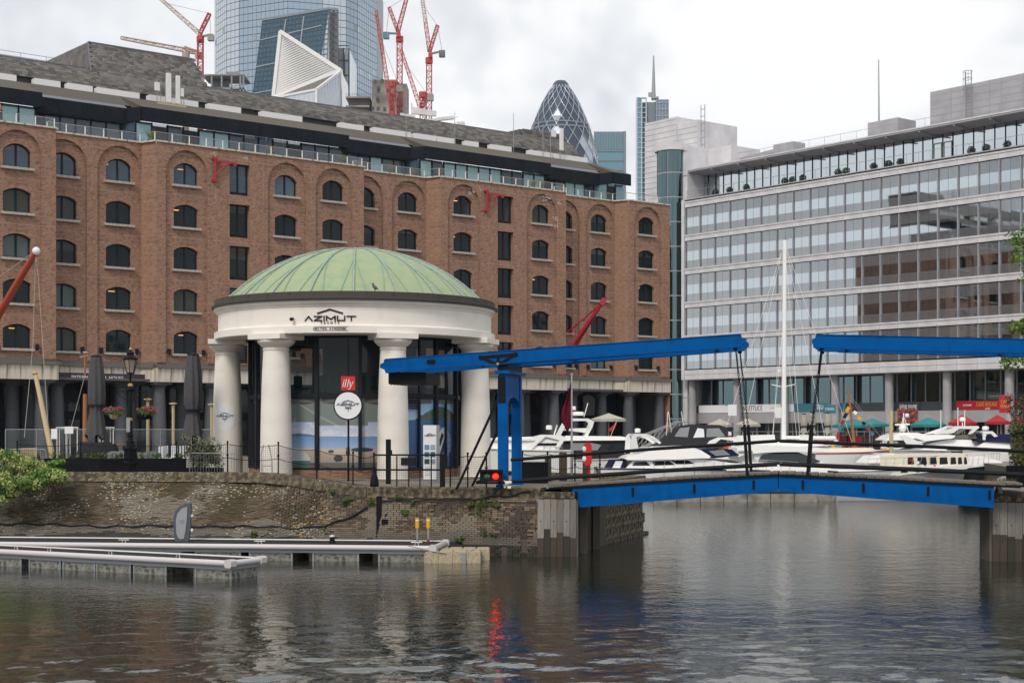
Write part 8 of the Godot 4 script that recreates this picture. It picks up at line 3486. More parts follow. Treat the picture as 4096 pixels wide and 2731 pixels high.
func quayside() -> void:
	# chain fence with netting along the coping
	var fe := thing("chain_fence", "black post and chain fence hung with netting along the quay edge", "fence")
	var us := [60.0, 315.0, 512.0, 700.0, 905.0, 1109.0, 1264.0, 1409.0, 1493.0]
	var at := func(u: float) -> Vector3: return edge_at(u)[0] + Vector3(0, 0.0, -0.22)
	for i in us.size():
		fence_post(fe, at.call(us[i]), 1.26)
		if i < us.size() - 1:
			var a: Vector3 = at.call(us[i])
			var b: Vector3 = at.call(us[i + 1])
			for q in [[1.2, 0.1], [0.62, 0.1]]:
				mi("chain", chain_line(a + Vector3(0, q[0], 0), b + Vector3(0, q[0], 0), q[1]), M.black, fe)
			stuffpart(mi("netting", net_panel(a, b, 1.2, 0.1), M.black, fe))
	var gate := thing("railing_gate", "black tubular gate with dark sign plate and netting at the quay steps", "gate")
	var ga: Vector3 = at.call(1493.0)
	var gb: Vector3 = at.call(1775.0)
	var m := MB.new()
	for h in [0.62, 1.2]:
		m.tube([ga + Vector3(0, h + 0.04, 0), gb + Vector3(0, h + 0.04, 0)], 0.034, 8)
	mi("rail", m, M.black, gate)
	for f in [0.0, 0.33, 0.5, 0.66, 0.82]:
		m = MB.new()
		m.tube([ga.lerp(gb, f), ga.lerp(gb, f) + Vector3(0, 1.27 if f in [0.0, 0.66] else 1.2, 0)], 0.024, 7)
		mi("upright", m, M.black, gate)
	m = MB.new()
	m.cbox(ga.lerp(gb, 0.5) + Vector3(0, 0.98, 0.06), Vector3(0.6, 0.3, 0.04), 0.01)
	mi("sign_plate", m, M.ink, gate)
	m = MB.new()
	m.cbox(gb + Vector3(-0.06, 0.62, 0), Vector3(0.2, 1.3, 0.18), 0.02)
	mi("latch_post", m, M.black, gate)
	m = MB.new()
	m.lathe([[0.16, 0], [0.18, 0.1], [0.15, 0.3], [0.08, 0.55], [0.06, 0.7]], 12, ga + Vector3(0.02, 0, 0.02))
	mi("foot", m, M.black, gate)
	stuffpart(mi("netting", net_panel(ga, gb, 1.2, 0.02), M.black, gate))
	var f2 := thing("chain_fence", "short chain fence with netting beside the bridge struts", "fence")
	var us2 := [1800.0, 1870.0, 1945.0]
	for i in us2.size():
		fence_post(f2, at.call(us2[i]), 1.26)
		if i < us2.size() - 1:
			mi("chain", chain_line(at.call(us2[i]) + Vector3(0, 1.2, 0), at.call(us2[i + 1]) + Vector3(0, 1.2, 0), 0.05), M.black, f2)
			stuffpart(mi("netting", net_panel(at.call(us2[i]), at.call(us2[i + 1]), 1.2, 0.05), M.black, f2))
	# fence on the basin side behind the bridge rails
	f2 = thing("chain_fence", "chain fence with netting between bridge rails and moored yachts", "fence")
	var ps := [uvd(2090, 66), uvd(2190, 66.2), uvd(2300, 66.5), uvd(2400, 67)]
	for i in 4:
		fence_post(f2, ps[i], 1.25)
		if i < 3:
			mi("chain", chain_line(ps[i] + Vector3(0, 1.2, 0), ps[i + 1] + Vector3(0, 1.2, 0), 0.08), M.black, f2)
			mi("chain", chain_line(ps[i] + Vector3(0, 0.65, 0), ps[i + 1] + Vector3(0, 0.65, 0), 0.12), M.black, f2)
			stuffpart(mi("netting", net_panel(ps[i], ps[i + 1], 1.2, 0.08), M.black, f2))
	var tk := thing("sack_truck", "chrome and black sack truck parked by the cream column", "hand truck", uvd(1068, 65.6), 0.4)
	m = MB.new()
	for s in [-0.22, 0.22]:
		m.tube([Vector3(s, 0.15, 0), Vector3(s, 0.9, -0.1), Vector3(s * 0.9, 1.25, -0.2), Vector3(s * 0.5, 1.6, -0.2)], 0.028, 7)
	m.tube([Vector3(-0.22, 0.7, -0.08), Vector3(0.22, 0.7, -0.08)], 0.02, 6)
	mi("frame", m, M.steel, tk)
	for s in [-0.26, 0.26]:
		m = MB.new()
		m.tube([Vector3(s - 0.04, 0.14, 0.05), Vector3(s + 0.04, 0.14, 0.05)], 0.14, 14)
		mi("wheel", m, M.black, tk)
	# square dark post and wheel
	var o := thing("square_post", "square black post between the columns at the gate", "post", uvd(1553, 63.5))
	m = MB.new()
	m.cbox(Vector3(0, 0.92, 0), Vector3(0.2, 1.85, 0.2), 0.02)
	mi("shaft", m, M.black, o)
	m = MB.new()
	m.cbox(Vector3(0.13, 1.3, 0), Vector3(0.05, 0.2, 0.1), 0.01)
	mi("latch", m, M.iron, o)
	# information board
	o = thing("information_board", "tall white display board with small photos beside the cream column", "sign", uvd(1719, 65.4), 0.1)
	m = MB.new()
	m.cbox(Vector3(0, 1.28, 0), Vector3(0.56, 2.3, 0.06), 0.01)
	mi("panel", m, M.sign_white, o)
	m = MB.new()
	m.cbox(Vector3(0.35, 1.26, 0.0), Vector3(0.12, 2.34, 0.14), 0.01)
	m.cbox(Vector3(0.0, 0.04, 0.0), Vector3(0.9, 0.08, 0.5), 0.01)
	mi("frame", m, M.steel_dull, o)
	m = MB.new()
	wordmark(m, 0.46, 0.018, 0.0)
	mi("lettering", m, M.ink_grey, o, Vector3(0, 1.98, 0.04))
	for r in 3:
		for c in 2:
			m = MB.new()
			m.ext(-0.23 + c * 0.25, -0.02 + c * 0.25, 1.38 - r * 0.3, 1.6 - r * 0.3, 0.03, 0.036)
			var pc: Material = [M.teal_tower, M.tower_glass, M.sign_teal, M.tower_dark, M.sign_slate, M.tower_glass][r * 2 + c]
			mi("photo", m, pc, o)
	m = MB.new()
	for r in 7:
		m.ext(-0.2, 0.05 + 0.03 * (r % 3), 0.3 + r * 0.055, 0.312 + r * 0.055, 0.031, 0.034)
	mi("small_print", m, M.ink_grey, o)
	# signpost: red square over a white disc
	o = thing("cafe_sign", "round white café sign below a small red square on a post", "sign", uvd(1393, 66.8))
	m = MB.new()
	m.tube([Vector3.ZERO, Vector3(0, 6.2, 0)], 0.045, 8)
	mi("post", m, M.black, o)
	var yc := P(0, 1622, 66.8).y - 2.5
	m = MB.new()
	m.t = Transform3D(Basis(Vector3.RIGHT, PI / 2), Vector3(0, yc, 0.1))
	m.lathe([[0, -0.08], [0.61, -0.08], [0.63, -0.06], [0.63, 0.06], [0.6, 0.08]], 48)
	mi("disc_rim", m, M.ink, o)
	m = MB.new()
	m.t = Transform3D(Basis(Vector3.RIGHT, PI / 2), Vector3(0, yc, 0.1))
	m.lathe([[0.575, 0.084], [0, 0.084]], 48)
	mi("disc", m, M.sign_white, o)
	m = MB.new()
	wordmark(m, 0.94, 0.03, 0.0, true)
	mi("lettering", m, M.ink_grey, o, Vector3(0, yc + 0.02, 0.2))
	var yi := P(0, 1533, 66.8).y - 2.5
	m = MB.new()
	m.cbox(Vector3(0, yi, 0.1), Vector3(0.6, 0.6, 0.12), 0.015)
	mi("square", m, M.red_bright, o)
	letters("lettering", "illy", 0.46, 0.44, o, Vector3(-0.02, yi - 0.02, 0.17), M.white_paint, Basis(Vector3(1, 0, 0), Vector3(0.22, 1, 0), Vector3.BACK), 0.02)
	# traffic signal with a lit red lamp, horn speaker
	o = thing("traffic_signal", "black two-lamp navigation signal showing red at the bridge foot", "traffic light", P(1966, 1934, 57.95), -0.02)
	m = MB.new()
	m.cbox(Vector3(0, 0.3, 0), Vector3(0.86, 0.44, 0.4), 0.05)
	m.cbox(Vector3(0, 0.5, 0.1), Vector3(0.9, 0.06, 0.55), 0.02)
	mi("housing", m, M.black, o)
	m = MB.new()
	m.bar(Vector3(-0.55, 0.03, 0.05), Vector3(0.5, 0.03, 0.05), 0.1, 0.07)
	m.tube([Vector3(-0.42, 0.08, 0), Vector3(-0.55, 0.05, 0.1)], 0.06, 8)
	mi("bracket", m, M.iron, o)
	for q in [[-0.16, M.lamp_green_off], [0.16, M.lamp_red]]:
		m = MB.new()
		m.t = Transform3D(Basis(Vector3.RIGHT, PI / 2), Vector3(q[0], 0.28, 0.205))
		m.lathe([[0.118, 0.0], [0.1, 0.03], [0.06, 0.05], [0, 0.058]], 20, Vector3.ZERO, true)
		mi("signal_lamp", m, q[1], o)
	var li := OmniLight3D.new()
	li.name = "signal_glow"
	li.light_color = Color(1.0, 0.08, 0.04)
	li.light_energy = 0.1
	li.light_size = 0.1
	li.shadow_enabled = true
	li.position = Vector3(0.16, 0.28, 0.36)
	o.add_child(li)
	o = thing("horn_speaker", "cream horn loudspeaker beside the navigation signal", "speaker", P(2032, 1932, 57.9), 0.3)
	m = MB.new()
	m.t = Transform3D(Basis(Vector3.BACK, PI / 2 + 0.2), Vector3.ZERO)
	m.lathe([[0.05, -0.14], [0.07, -0.05], [0.1, 0.08], [0.17, 0.16], [0.15, 0.16], [0.0, 0.02]], 14)
	mi("horn", m, M.cream_gel, o)
	m = MB.new()
	m.ext(-0.04, 0.1, -0.2, -0.1, -0.05, 0.05)
	mi("bracket", m, M.sign_white, o)
	# flagpole, life ring cabinet, timber posts by the basin
	o = thing("flagpole", "slim steel flagpole with a limp maroon flag by the basin", "flagpole", uvd(2287, 66.6))
	m = MB.new()
	var ht := P(0, 1498, 66.6).y - 2.5
	m.tube([Vector3.ZERO, Vector3(0, ht * 0.5, 0), Vector3(0, ht, 0)], [0.06, 0.045, 0.035], 10)
	m.cbox(Vector3(0, ht + 0.03, 0), Vector3(0.12, 0.05, 0.12), 0.01)
	mi("pole", m, M.steel, o)
	var rows := []
	for i in 15:
		var f := i / 14.0
		var y := ht - 0.3 - f * 1.95
		var w := 0.16 + 0.26 * sin(f * PI) + (0.05 if f > 0.4 and f < 0.85 else 0.0)
		var line := PackedVector3Array()
		for j in 9:
			var s := j / 8.0
			line.append(Vector3(-0.04 - s * w * (0.35 + 0.65 * minf(1.0, f * 1.4)), y - s * 0.25, 0.08 * sin(s * 9.0 + f * 2.5) * (0.4 + s)))
		rows.append(line)
	m = MB.new()
	m.loft(rows)
	m.loft(rows, false, true)
	mi("flag", m, mat("maroon", Color(0.2, 0.006, 0.035), 0.8), o)
	o = thing("life_ring_cabinet", "bright red moulded life ring cabinet on a post", "life ring cabinet", uvd(2346, 66.0))
	m = MB.new()
	m.tube([Vector3(0.12, 0, -0.05), Vector3(0.12, 1.5, -0.05)], 0.06, 8)
	mi("post", m, M.red_bright, o)
	m = MB.new()
	var ring := []
	for i in 25:
		var an := TAU * i / 24.0
		ring.append(Vector3(0.06, 1.2 + sin(an) * 0.31 , cos(an) * 0.20))
	m.cbox(Vector3(0.05, 1.2, 0), Vector3(0.34, 0.98, 0.42), 0.1)
	mi("case", m, M.red_bright, o)
	m = MB.new()
	for y in [1.0, 1.42]:
		m.ball(Vector3(-0.1, y, 0.2), Vector3(0.09, 0.12, 0.03), 10, 6)
	mi("emblem", m, M.sign_white, o)
	for q in [[2192, 66.9, 0.28, 1.0, "short square timber post behind the bridge rails"], [2252, 67.2, 0.34, 1.25, "thick dark timber post beside the flagpole"], [2345, 67.5, 0.3, 1.1, "dark timber post under the life ring cabinet"]]:
		m = MB.new()
		m.cbox(Vector3(0, q[3] / 2, 0), Vector3(q[2], q[3], q[2]), 0.03)
		one("timber_post", m, M.bark, q[4], "post", uvd(q[0], q[1]), "timber posts by the basin")
	o = thing("equipment_box", "black equipment cabinet behind the blue portal", "cabinet", uvd(2140, 64.5))
	m = MB.new()
	m.cbox(Vector3(0, 0.42, 0), Vector3(1.1, 0.84, 0.5), 0.03)
	mi("case", m, M.black, o)
	m = MB.new()
	m.cbox(Vector3(0, 0.86, 0), Vector3(1.16, 0.06, 0.56), 0.02)
	mi("lid", m, M.ink, o)
	# on the wall: steel pile, outfall recess, cables
	o = thing("steel_pile", "tall black steel pile against the brick quay wall", "post", Vector3((1516 - 2048.0) / F * 60.1, 0, -60.1))
	m = MB.new()
	m.cbox(Vector3(0, 0.85, 0), Vector3(0.2, 2.6, 0.22), 0.02)
	mi("shaft", m, M.black, o)
	o = thing("outfall_gate", "arched dark iron sluice plate set into the brick wall", "sluice gate", P(1655, 2090, 60.18))
	m = MB.new()
	var oc := PackedVector2Array()
	for q in [[-0.42, -0.75], [0.4, -0.75], [0.46, 0.3], [0.3, 0.72], [-0.25, 0.72], [-0.46, 0.2]]:
		oc.append(Vector2(q[0], q[1]))
	m.prism(oc, 0.1, 0.26)
	mi("plate", m, M.iron, o)
	m = MB.new()
	m.ext(-0.35, 0.36, 0.42, 0.56, 0.24, 0.42)
	m.tube([Vector3(0.03, 0.4, 0.3), Vector3(0.03, -0.5, 0.3)], 0.05, 8)
	var rg := []
	for j in 13:
		rg.append(Vector3(0.02 + cos(TAU * j / 12) * 0.3, -0.5 + sin(TAU * j / 12) * 0.18, 0.29))
	m.tube(rg, 0.045, 6, false)
	mi("fittings", m, M.iron, o)
	o = thing("bracket_box", "small rusted iron bracket beside the sluice plate", "bracket", P(1550, 2085, 60.2))
	m = MB.new()
	m.cbox(Vector3(0, 0.0, 0.24), Vector3(0.42, 0.2, 0.16), 0.02)
	m.cbox(Vector3(0.06, 0.16, 0.22), Vector3(0.28, 0.3, 0.1), 0.02)
	mi("body", m, M.iron, o)
	cable("black rubber hose sagging across the sloping wall", [[-60, 2097], [200, 2098], [420, 2108], [640, 2104], [840, 2108], [1000, 2106], [1120, 2112], [1190, 2118], [1300, 2104], [1380, 2080], [1440, 2048], [1500, 2022]], 0.035)
	cable("black cable clipped along the top of the brick wall", [[1512, 2002], [1620, 2006], [1720, 2002], [1830, 2004], [1900, 1998], [1960, 1990], [2030, 1986], [2090, 1972], [2150, 1968]], 0.03)
	cable("loose grey cable looped below the horn speaker", [[2020, 1938], [1998, 1962], [1960, 1990], [1950, 1996]], 0.016)
	cable("second loose cable hanging below the horn speaker", [[2030, 1942], [2045, 1975], [2060, 1985], [2100, 1960]], 0.016)
	pontoons()

func wall_point(u: float, v: float) -> Vector3:
	# where the sight line at (u, v) meets the quay's face
	var q := edge_at(u)
	var d: float = -q[0].z
	for k in 12:
		var y := EYE + (HOR - v) / F * d
		var f: float = clampf((q[0].y - y) / (q[0].y + 0.25), 0, 1)
		d = lerpf(d, -q[0].z - q[1] * f, 0.7)
	return P(u, v, d)

func cable(label: String, list: Array, r: float) -> void:
	var pts := []
	for i in list.size() - 1:
		var n := maxi(2, int((list[i + 1][0] - list[i][0]) / 25.0))
		n = absi(n)
		for k in n:
			var f := float(k) / n
			var u := lerpf(list[i][0], list[i + 1][0], f)
			var v := lerpf(list[i][1], list[i + 1][1], f) + 4.0 * sin(u * 0.05)
			pts.append(wall_point(u, v) + Vector3(0, 0.03, 0.09))
	var m := MB.new()
	m.tube(pts, r, 6)
	one("cable", m, M.ink, label, "cable", Vector3.ZERO, "cables on the quay wall")

# a floating walkway from a to b (its front edge), w wide, with floats below given as [from, to] metres along it
func pontoon(label: String, a: Vector3, b: Vector3, w: float, floats: Array, cleats: Array) -> Node3D:
	var l := a.distance_to(b)
	var o := thing("floating_pontoon", label, "pontoon", a, -atan2(b.z - a.z, b.x - a.x), "floating pontoons below the quay")
	var m := MB.new()
	m.ext(0, l, 0.40, 0.56, -w, 0)
	mi("deck", m, M.deck_dark, o)
	m = MB.new()
	m.ext(0, l, 0.30, 0.40, -w + 0.03, -0.03)
	mi("frame", m, M.steel_dull, o)
	m = MB.new()
	m.tube([Vector3(0, 0.5, 0.02), Vector3(l, 0.5, 0.02)], 0.1, 12)
	m.tube([Vector3(0, 0.5, -w), Vector3(l, 0.5, -w)], 0.1, 10)
	m.tube([Vector3(l, 0.5, 0.02), Vector3(l, 0.5, -w)], 0.1, 12)
	mi("rub_rail", m, M.rub_rail, o)
	for z in [0.02, -w]:
		m = MB.new()
		m.cbox(Vector3(l, 0.5, z), Vector3(0.28, 0.26, 0.28), 0.05)
		mi("corner_fender", m, M.rub_rail, o)
	for q in floats:
		m = MB.new()
		m.cbox(Vector3((q[0] + q[1]) / 2, 0.04, -w / 2), Vector3(q[1] - q[0], 0.52, w - 0.2), 0.02)
		var fl := mi("float", m, M.float_grey, o)
		m = MB.new()
		for x in [q[0], q[1]]:
			m.ext(x - 0.035, x + 0.035, -0.2, 0.31, -0.105, -0.07)
		m.ext(q[0], q[1], 0.26, 0.31, -0.105, -0.08)
		mi("angle_iron", m, M.steel_dull, fl)
	for x in cleats:
		m = MB.new()
		for s in [-0.07, 0.07]:
			m.tube([Vector3(x + s, 0.56, -0.2), Vector3(x + s * 0.7, 0.68, -0.2)], 0.025, 6)
		m.tube([Vector3(x - 0.2, 0.69, -0.2), Vector3(x + 0.2, 0.69, -0.2)], 0.02, 6)
		mi("cleat", m, M.steel, o)
	return o

func pontoons() -> void:
	var a := Vector3((-260 - 2048.0) / F * 57.3, 0, -57.3)
	var b := Vector3((1732 - 2048.0) / F * 55.0, 0, -55.0)
	var l := a.distance_to(b)
	var sc := func(u: float) -> float: return (u + 260.0) / 1992.0 * l
	var fl := []
	for q in [[560, 735], [800, 975], [1015, 1180], [1265, 1440], [1522, 1700]]:
		fl.append([sc.call(q[0]), sc.call(q[1])])
	pontoon("long straight pontoon alongside the sloping quay wall", a, b, 2.7, fl, [sc.call(505), sc.call(1050), sc.call(1665)])
	a = Vector3((-300 - 2048.0) / F * 55.2, 0, -55.2)
	b = Vector3((922 - 2048.0) / F * 48.7, 0, -48.7)
	l = a.distance_to(b)
	fl = []
	# columns of the floats' edges are not linear along it: step by world x
	var xl := func(u: float) -> float:
		var best := 0.0
		for k in 400:
			var p: Vector3 = a.lerp(b, k / 399.0)
			if 2048.0 + p.x / -p.z * F <= u:
				best = k / 399.0 * l
		return best
	for q in [[-200, 75], [112, 233], [245, 370], [382, 515], [528, 655], [778, 918]]:
		fl.append([xl.call(q[0]), xl.call(q[1])])
	pontoon("short angled finger pontoon with corner fenders", a, b, 1.55, fl, [xl.call(45), xl.call(180), xl.call(425), xl.call(695)])
	# tan modular float at the end
	var o := thing("modular_float", "tan plastic modular float dock tied to the pontoon end", "float", uvd(1698, 54.75, 0.0), -0.0)
	for k in 4:
		var m := MB.new()
		m.cbox(Vector3(0.24 + k * 0.5, 0.14, -0.6), Vector3(0.49, 0.5, 1.25), 0.04)
		mi("cube_block", m, M.tan_plastic, o)
		m = MB.new()
		m.cbox(Vector3(0.24 + k * 0.5 + 0.3 , 0.14, -1.85), Vector3(0.49, 0.5, 1.2), 0.04)
		mi("cube_block", m, M.tan_plastic, o)
	var m := MB.new()
	m.ext(1.32, 1.46, -0.12, 0.36, 0.02, 0.06)
	mi("strap", m, M.steel_dull, o)
	m = MB.new()
	m.tube([Vector3(-0.6, 0.62, 0.0), Vector3(0.3, 0.42, 0.05), Vector3(0.75, 0.36, 0.06)], 0.02, 5)
	m.tube([Vector3(1.6, 0.42, -0.3), Vector3(1.75, 0.45, -0.4), Vector3(1.62, 0.43, -0.45)], 0.025, 5)
	mi("mooring_rope", m, M.rope, o)
	# service pedestal
	o = thing("service_pedestal", "grey shark-fin shaped marina service pedestal", "pedestal", uvd(728, 57.8, 0.56), 0.05)
	m = MB.new()
	var pr := PackedVector2Array()
	for q in [[-0.27, 0.0], [0.24, 0.0], [0.30, 0.4], [0.33, 1.05], [0.33, 1.42], [0.14, 1.42], [-0.08, 1.32], [-0.25, 1.12], [-0.32, 0.85], [-0.3, 0.3]]:
		pr.append(Vector2(q[0], q[1]))
	m.prism(pr, -0.16, 0.12)
	mi("case", m, mat("pedestal_grey", Color(0.07, 0.085, 0.11), 0.5), o)
	m = MB.new()
	pr = PackedVector2Array()
	for q in [[-0.06, 0.08], [0.08, 0.1], [0.14, 0.4], [0.2, 1.0], [0.2, 1.3], [0.02, 1.24], [-0.16, 1.05], [-0.22, 0.8], [-0.2, 0.3], [-0.14, 0.14]]:
		pr.append(Vector2(q[0], q[1]))
	m.prism(pr, 0.12, 0.15)
	mi("face_panel", m, mat("pedestal_face", Color(0.30, 0.31, 0.33), 0.4), o)
	m = MB.new()
	var rg := []
	for j in 9:
		rg.append(Vector3(0.04 + cos(TAU * j / 8) * 0.055, 0.76 + sin(TAU * j / 8) * 0.04, 0.152))
	m.tube(rg, 0.01, 5, false)
	m.bar(Vector3(-0.1, 0.79, 0.152), Vector3(-0.04, 0.73, 0.152), 0.01, 0.02)
	m.bar(Vector3(-0.12, 0.66, 0.152), Vector3(0.1, 0.66, 0.152), 0.006, 0.01)
	mi("emblem", m, M.ink_grey, o)
	for y in [0.95, 0.42]:
		m = MB.new()
		m.cbox(Vector3(0.36, y, 0), Vector3(0.08, 0.1, 0.16), 0.02)
		mi("socket", m, M.sign_white, o)
	# white-topped mooring bollard
	o = thing("mooring_bollard", "small black bollard with white cap on the pontoon", "bollard", uvd(1328, 56.6, 0.56))
	m = MB.new()
	m.lathe([[0.14, 0], [0.11, 0.06], [0.085, 0.22], [0.09, 0.24]], 14, Vector3.ZERO, true)
	mi("shaft", m, M.black, o)
	m = MB.new()
	m.lathe([[0.09, 0.24], [0.1, 0.25], [0.1, 0.29], [0, 0.31]], 14)
	mi("cap", m, M.white_paint, o)
	for q in [[1669, "yellow-sleeved steel post by the pontoon cleat"], [1713, "yellow-sleeved steel post with red rope, before the sluice"]]:
		o = thing("marker_post", q[1], "post", uvd(q[0], 57.3, 0.4), 0.0, "yellow-sleeved marker posts")
		m = MB.new()
		m.tube([Vector3(0, -0.6, 0), Vector3(0, 0.7, 0)], 0.05, 10)
		mi("shaft", m, M.steel_dull, o)
		m = MB.new()
		m.tube([Vector3(0, 0.68, 0), Vector3(0, 1.04, 0)], 0.075, 12)
		mi("sleeve", m, M.yellow, o)
		m = MB.new()
		m.tube([Vector3(0, 0.96, 0), Vector3(0, 0.99, 0)], 0.078, 12)
		mi("band", m, M.sign_white, o)
		if q[0] > 1700:
			m = MB.new()
			for k in 3:
				m.tube([Vector3(-0.07, 0.18 + k * 0.05, 0.08), Vector3(0.08, 0.12 + k * 0.06, 0.08)], 0.018, 5)
			mi("rope", m, M.red_paint, o)

# ------------------------------------------------------------------ plants
func greenery() -> void:
	# variegated shrub spilling over the wall end
	var o := thing("variegated_shrub", "big variegated cream and green shrub spilling over the quay wall", "shrub", uvd(40, 64.5))
	var b := MB.new()
	for k in 230:
		var u := rng.randf_range(-140, 250)
		var f := clampf((u + 140) / 390.0, 0, 1)
		var vt := 1790.0 + 120.0 * pow(f, 2.2)
		var vb := 2040.0 - 150.0 * pow(f, 1.4)
		var v := rng.randf_range(vt, maxf(vt + 8, vb))
		var p := P(u, v, rng.randf_range(62.6, 64.6) if v > 1900 else rng.randf_range(63.4, 65.8)) - o.position
		var cream := rng.randf() < 0.62
		leafball(b, p, Vector3(0.26, 0.22, 0.26), 90, 0.085, Color(0.19, 0.27, 0.06) if cream else Color(0.045, 0.11, 0.02), Color(0.42, 0.46, 0.18) if cream else Color(0.10, 0.22, 0.03), 0.2)
	for k in 30:
		var u := rng.randf_range(150, 250)
		var p := P(u, rng.randf_range(1845, 1895), 65.0) - o.position
		leafball(b, p, Vector3(0.2, 0.12, 0.2), 60, 0.08, Color(0.06, 0.16, 0.02), Color(0.13, 0.26, 0.04), 0.2)
	mi("foliage", b, M.leaf, o)
	b = MB.new()
	for k in 12:
		b.tube([Vector3(rng.randf_range(-0.6, 0.5), 0.0, 0.1), Vector3(rng.randf_range(-1.4, 1.2), rng.randf_range(0.4, 1.1), rng.randf_range(-0.5, 0.6))], 0.02, 4)
	mi("stem", b, M.bark, o)
	# plane tree at the far bank
	tree("leafy plane tree on the far bank, branches hanging over the blue beam", uvd(4290, 88), 15.6, 4.3, 5.4)
	# dark planter with rounded shrub at the bridge's far end
	o = thing("planter", "tall black planter with rounded olive shrub at the far bridge end", "planter", uvd(4115, 60.5))
	b = MB.new()
	b.cbox(Vector3(0, 0.4, 0), Vector3(1.45, 0.85, 0.9), 0.03)
	mi("trough", b, M.black_soft, o)
	b = MB.new()
	leafball(b, Vector3(0.0, 1.35, 0), Vector3(0.75, 0.75, 0.6), 2200, 0.07, Color(0.06, 0.075, 0.012), Color(0.17, 0.15, 0.025), 0.3)
	for k in 12:
		leafball(b, Vector3(rng.randf_range(-0.7, 0.6), rng.randf_range(1.4, 2.3), 0.1), 0.3, 80, 0.08, Color(0.05, 0.06, 0.02), Color(0.12, 0.12, 0.04), 0.1)
	mi("foliage", b, M.leaf, o)
	o = thing("hanging_shrub", "thin dark shrub with drooping branches above the tall planter", "shrub", uvd(4100, 66))
	b = MB.new()
	for k in 40:
		leafball(b, Vector3(rng.randf_range(-0.6, 0.7), rng.randf_range(0.8, 3.6), rng.randf_range(-0.4, 0.4)), Vector3(0.22, 0.3, 0.22), 60, 0.08, Color(0.02, 0.028, 0.012), Color(0.07, 0.07, 0.03), 0.1)
	mi("foliage", b, M.leaf, o)
	b = MB.new()
	b.tube([Vector3(0, 0, 0), Vector3(0.1, 1.6, 0), Vector3(-0.1, 3.4, 0)], [0.05, 0.035, 0.012], 6)
	mi("stem", b, M.bark, o)
	o = thing("grass_tuft", "dry yellowing grass tuft on the stone edge by the tall planter", "plant", uvd(4000, 60.0, 2.6))
	b = MB.new()
	for k in 420:
		var an := rng.randf() * TAU
		b.col = Color(0.11, 0.10, 0.03).lerp(Color(0.22, 0.18, 0.07), rng.randf())
		var p0 := Vector3(rng.randf_range(-0.55, 0.55), 0, rng.randf_range(-0.25, 0.25))
		var p1 := p0 + Vector3(sin(an) * 0.2, rng.randf_range(0.08, 0.3), cos(an) * 0.2)
		b.tri(p0 - Vector3(0.012, 0, 0), p0 + Vector3(0.012, 0, 0), p1)
	mi("blades", b, M.leaf, o)
	# weeds in the quay wall
	var w := 0
	for q in [[1385, 2005, 0.16], [1400, 1998, 0.14], [1460, 2002, 0.3], [1618, 2050, 0.22], [1650, 2012, 0.12], [1880, 2010, 0.18], [1945, 2012, 0.26], [1985, 2008, 0.2], [1905, 2048, 0.14], [1838, 2150, 0.16], [1942, 2132, 0.12], [1975, 2135, 0.1], [1012, 2142, 0.2], [1295, 2115, 0.12], [1590, 1985, 0.14], [1810, 1962, 0.1], [1330, 1965, 0.14]]:
		w += 1
		b = MB.new()
		var p := wall_point(q[0], q[1]) + Vector3(0, 0, 0.08)
		for k in 3:
			leafball(b, Vector3(rng.randfn() * q[2] * 0.6, rng.randfn() * q[2] * 0.3, 0.02), q[2] * 0.5, int(60 + q[2] * 250), 0.05, Color(0.045, 0.075, 0.015), Color(0.11, 0.16, 0.035), 0.2)
		one("wall_weed", b, M.leaf, "small green weed rooted in the quay wall joints", "weed", p, "weeds in the quay wall")
	b = MB.new()
	for k in 12:
		leafball(b, Vector3(rng.randfn() * 0.14, rng.randfn() * 0.09, rng.randfn() * 0.1), 0.12, 46, 0.09, Color(0.05, 0.16, 0.02), Color(0.15, 0.32, 0.04), 0.2)
	one("fern_clump", b, M.leaf, "bright green fern clump at the water below the bridge", "fern", uvd(2330, 62.0, 0.4))

func tree(label: String, at: Vector3, height: float, rad: float, first: float) -> void:
	var o := thing("plane_tree", label, "tree", at)
	var b := MB.new()
	b.tube([Vector3(0, -0.1, 0), Vector3(0.1, 2, 0), Vector3(0.0, 5, 0.1), Vector3(0.2, 9, 0), Vector3(0.1, height - 3.0, 0)], [0.38, 0.3, 0.25, 0.16, 0.05], 10)
	var tips := []
	for k in 26:
		var y := rng.randf_range(first, height - 3.5)
		var an := rng.randf() * TAU
		var r := rad * rng.randf_range(0.55, 0.95) * (1.0 - 0.35 * absf((y - first) / (height - first) - 0.45))
		var p0 := Vector3(0.1, y, 0)
		var p1 := p0 + Vector3(sin(an) * r * 0.5, r * 0.35, cos(an) * r * 0.5)
		var p2 := p0 + Vector3(sin(an) * r, r * 0.3 + rng.randf_range(-0.4, 0.6), cos(an) * r)
		b.tube([p0, p1, p2], [0.09, 0.055, 0.015], 5)
		tips.append(p2)
		tips.append(p1)
	mi("trunk", b, M.bark, o)
	var c := MB.new()
	for t in tips:
		for j in 4:
			var p: Vector3 = t + Vector3(rng.randfn(), rng.randfn() * 0.8, rng.randfn()) * 0.55
			leafball(c, p, Vector3(0.62, 0.5, 0.62), 95, 0.15, Color(0.045, 0.10, 0.012), Color(0.15, 0.25, 0.03), 0.15)
	for j in 10:
		var p := Vector3(rng.randfn() * 0.7, height - rng.randf_range(0.3, 3.0), rng.randfn() * 0.7)
		leafball(c, p, 0.7, 110, 0.15, Color(0.06, 0.12, 0.015), Color(0.18, 0.28, 0.04), 0.15)
	mi("crown", c, M.leaf, o)

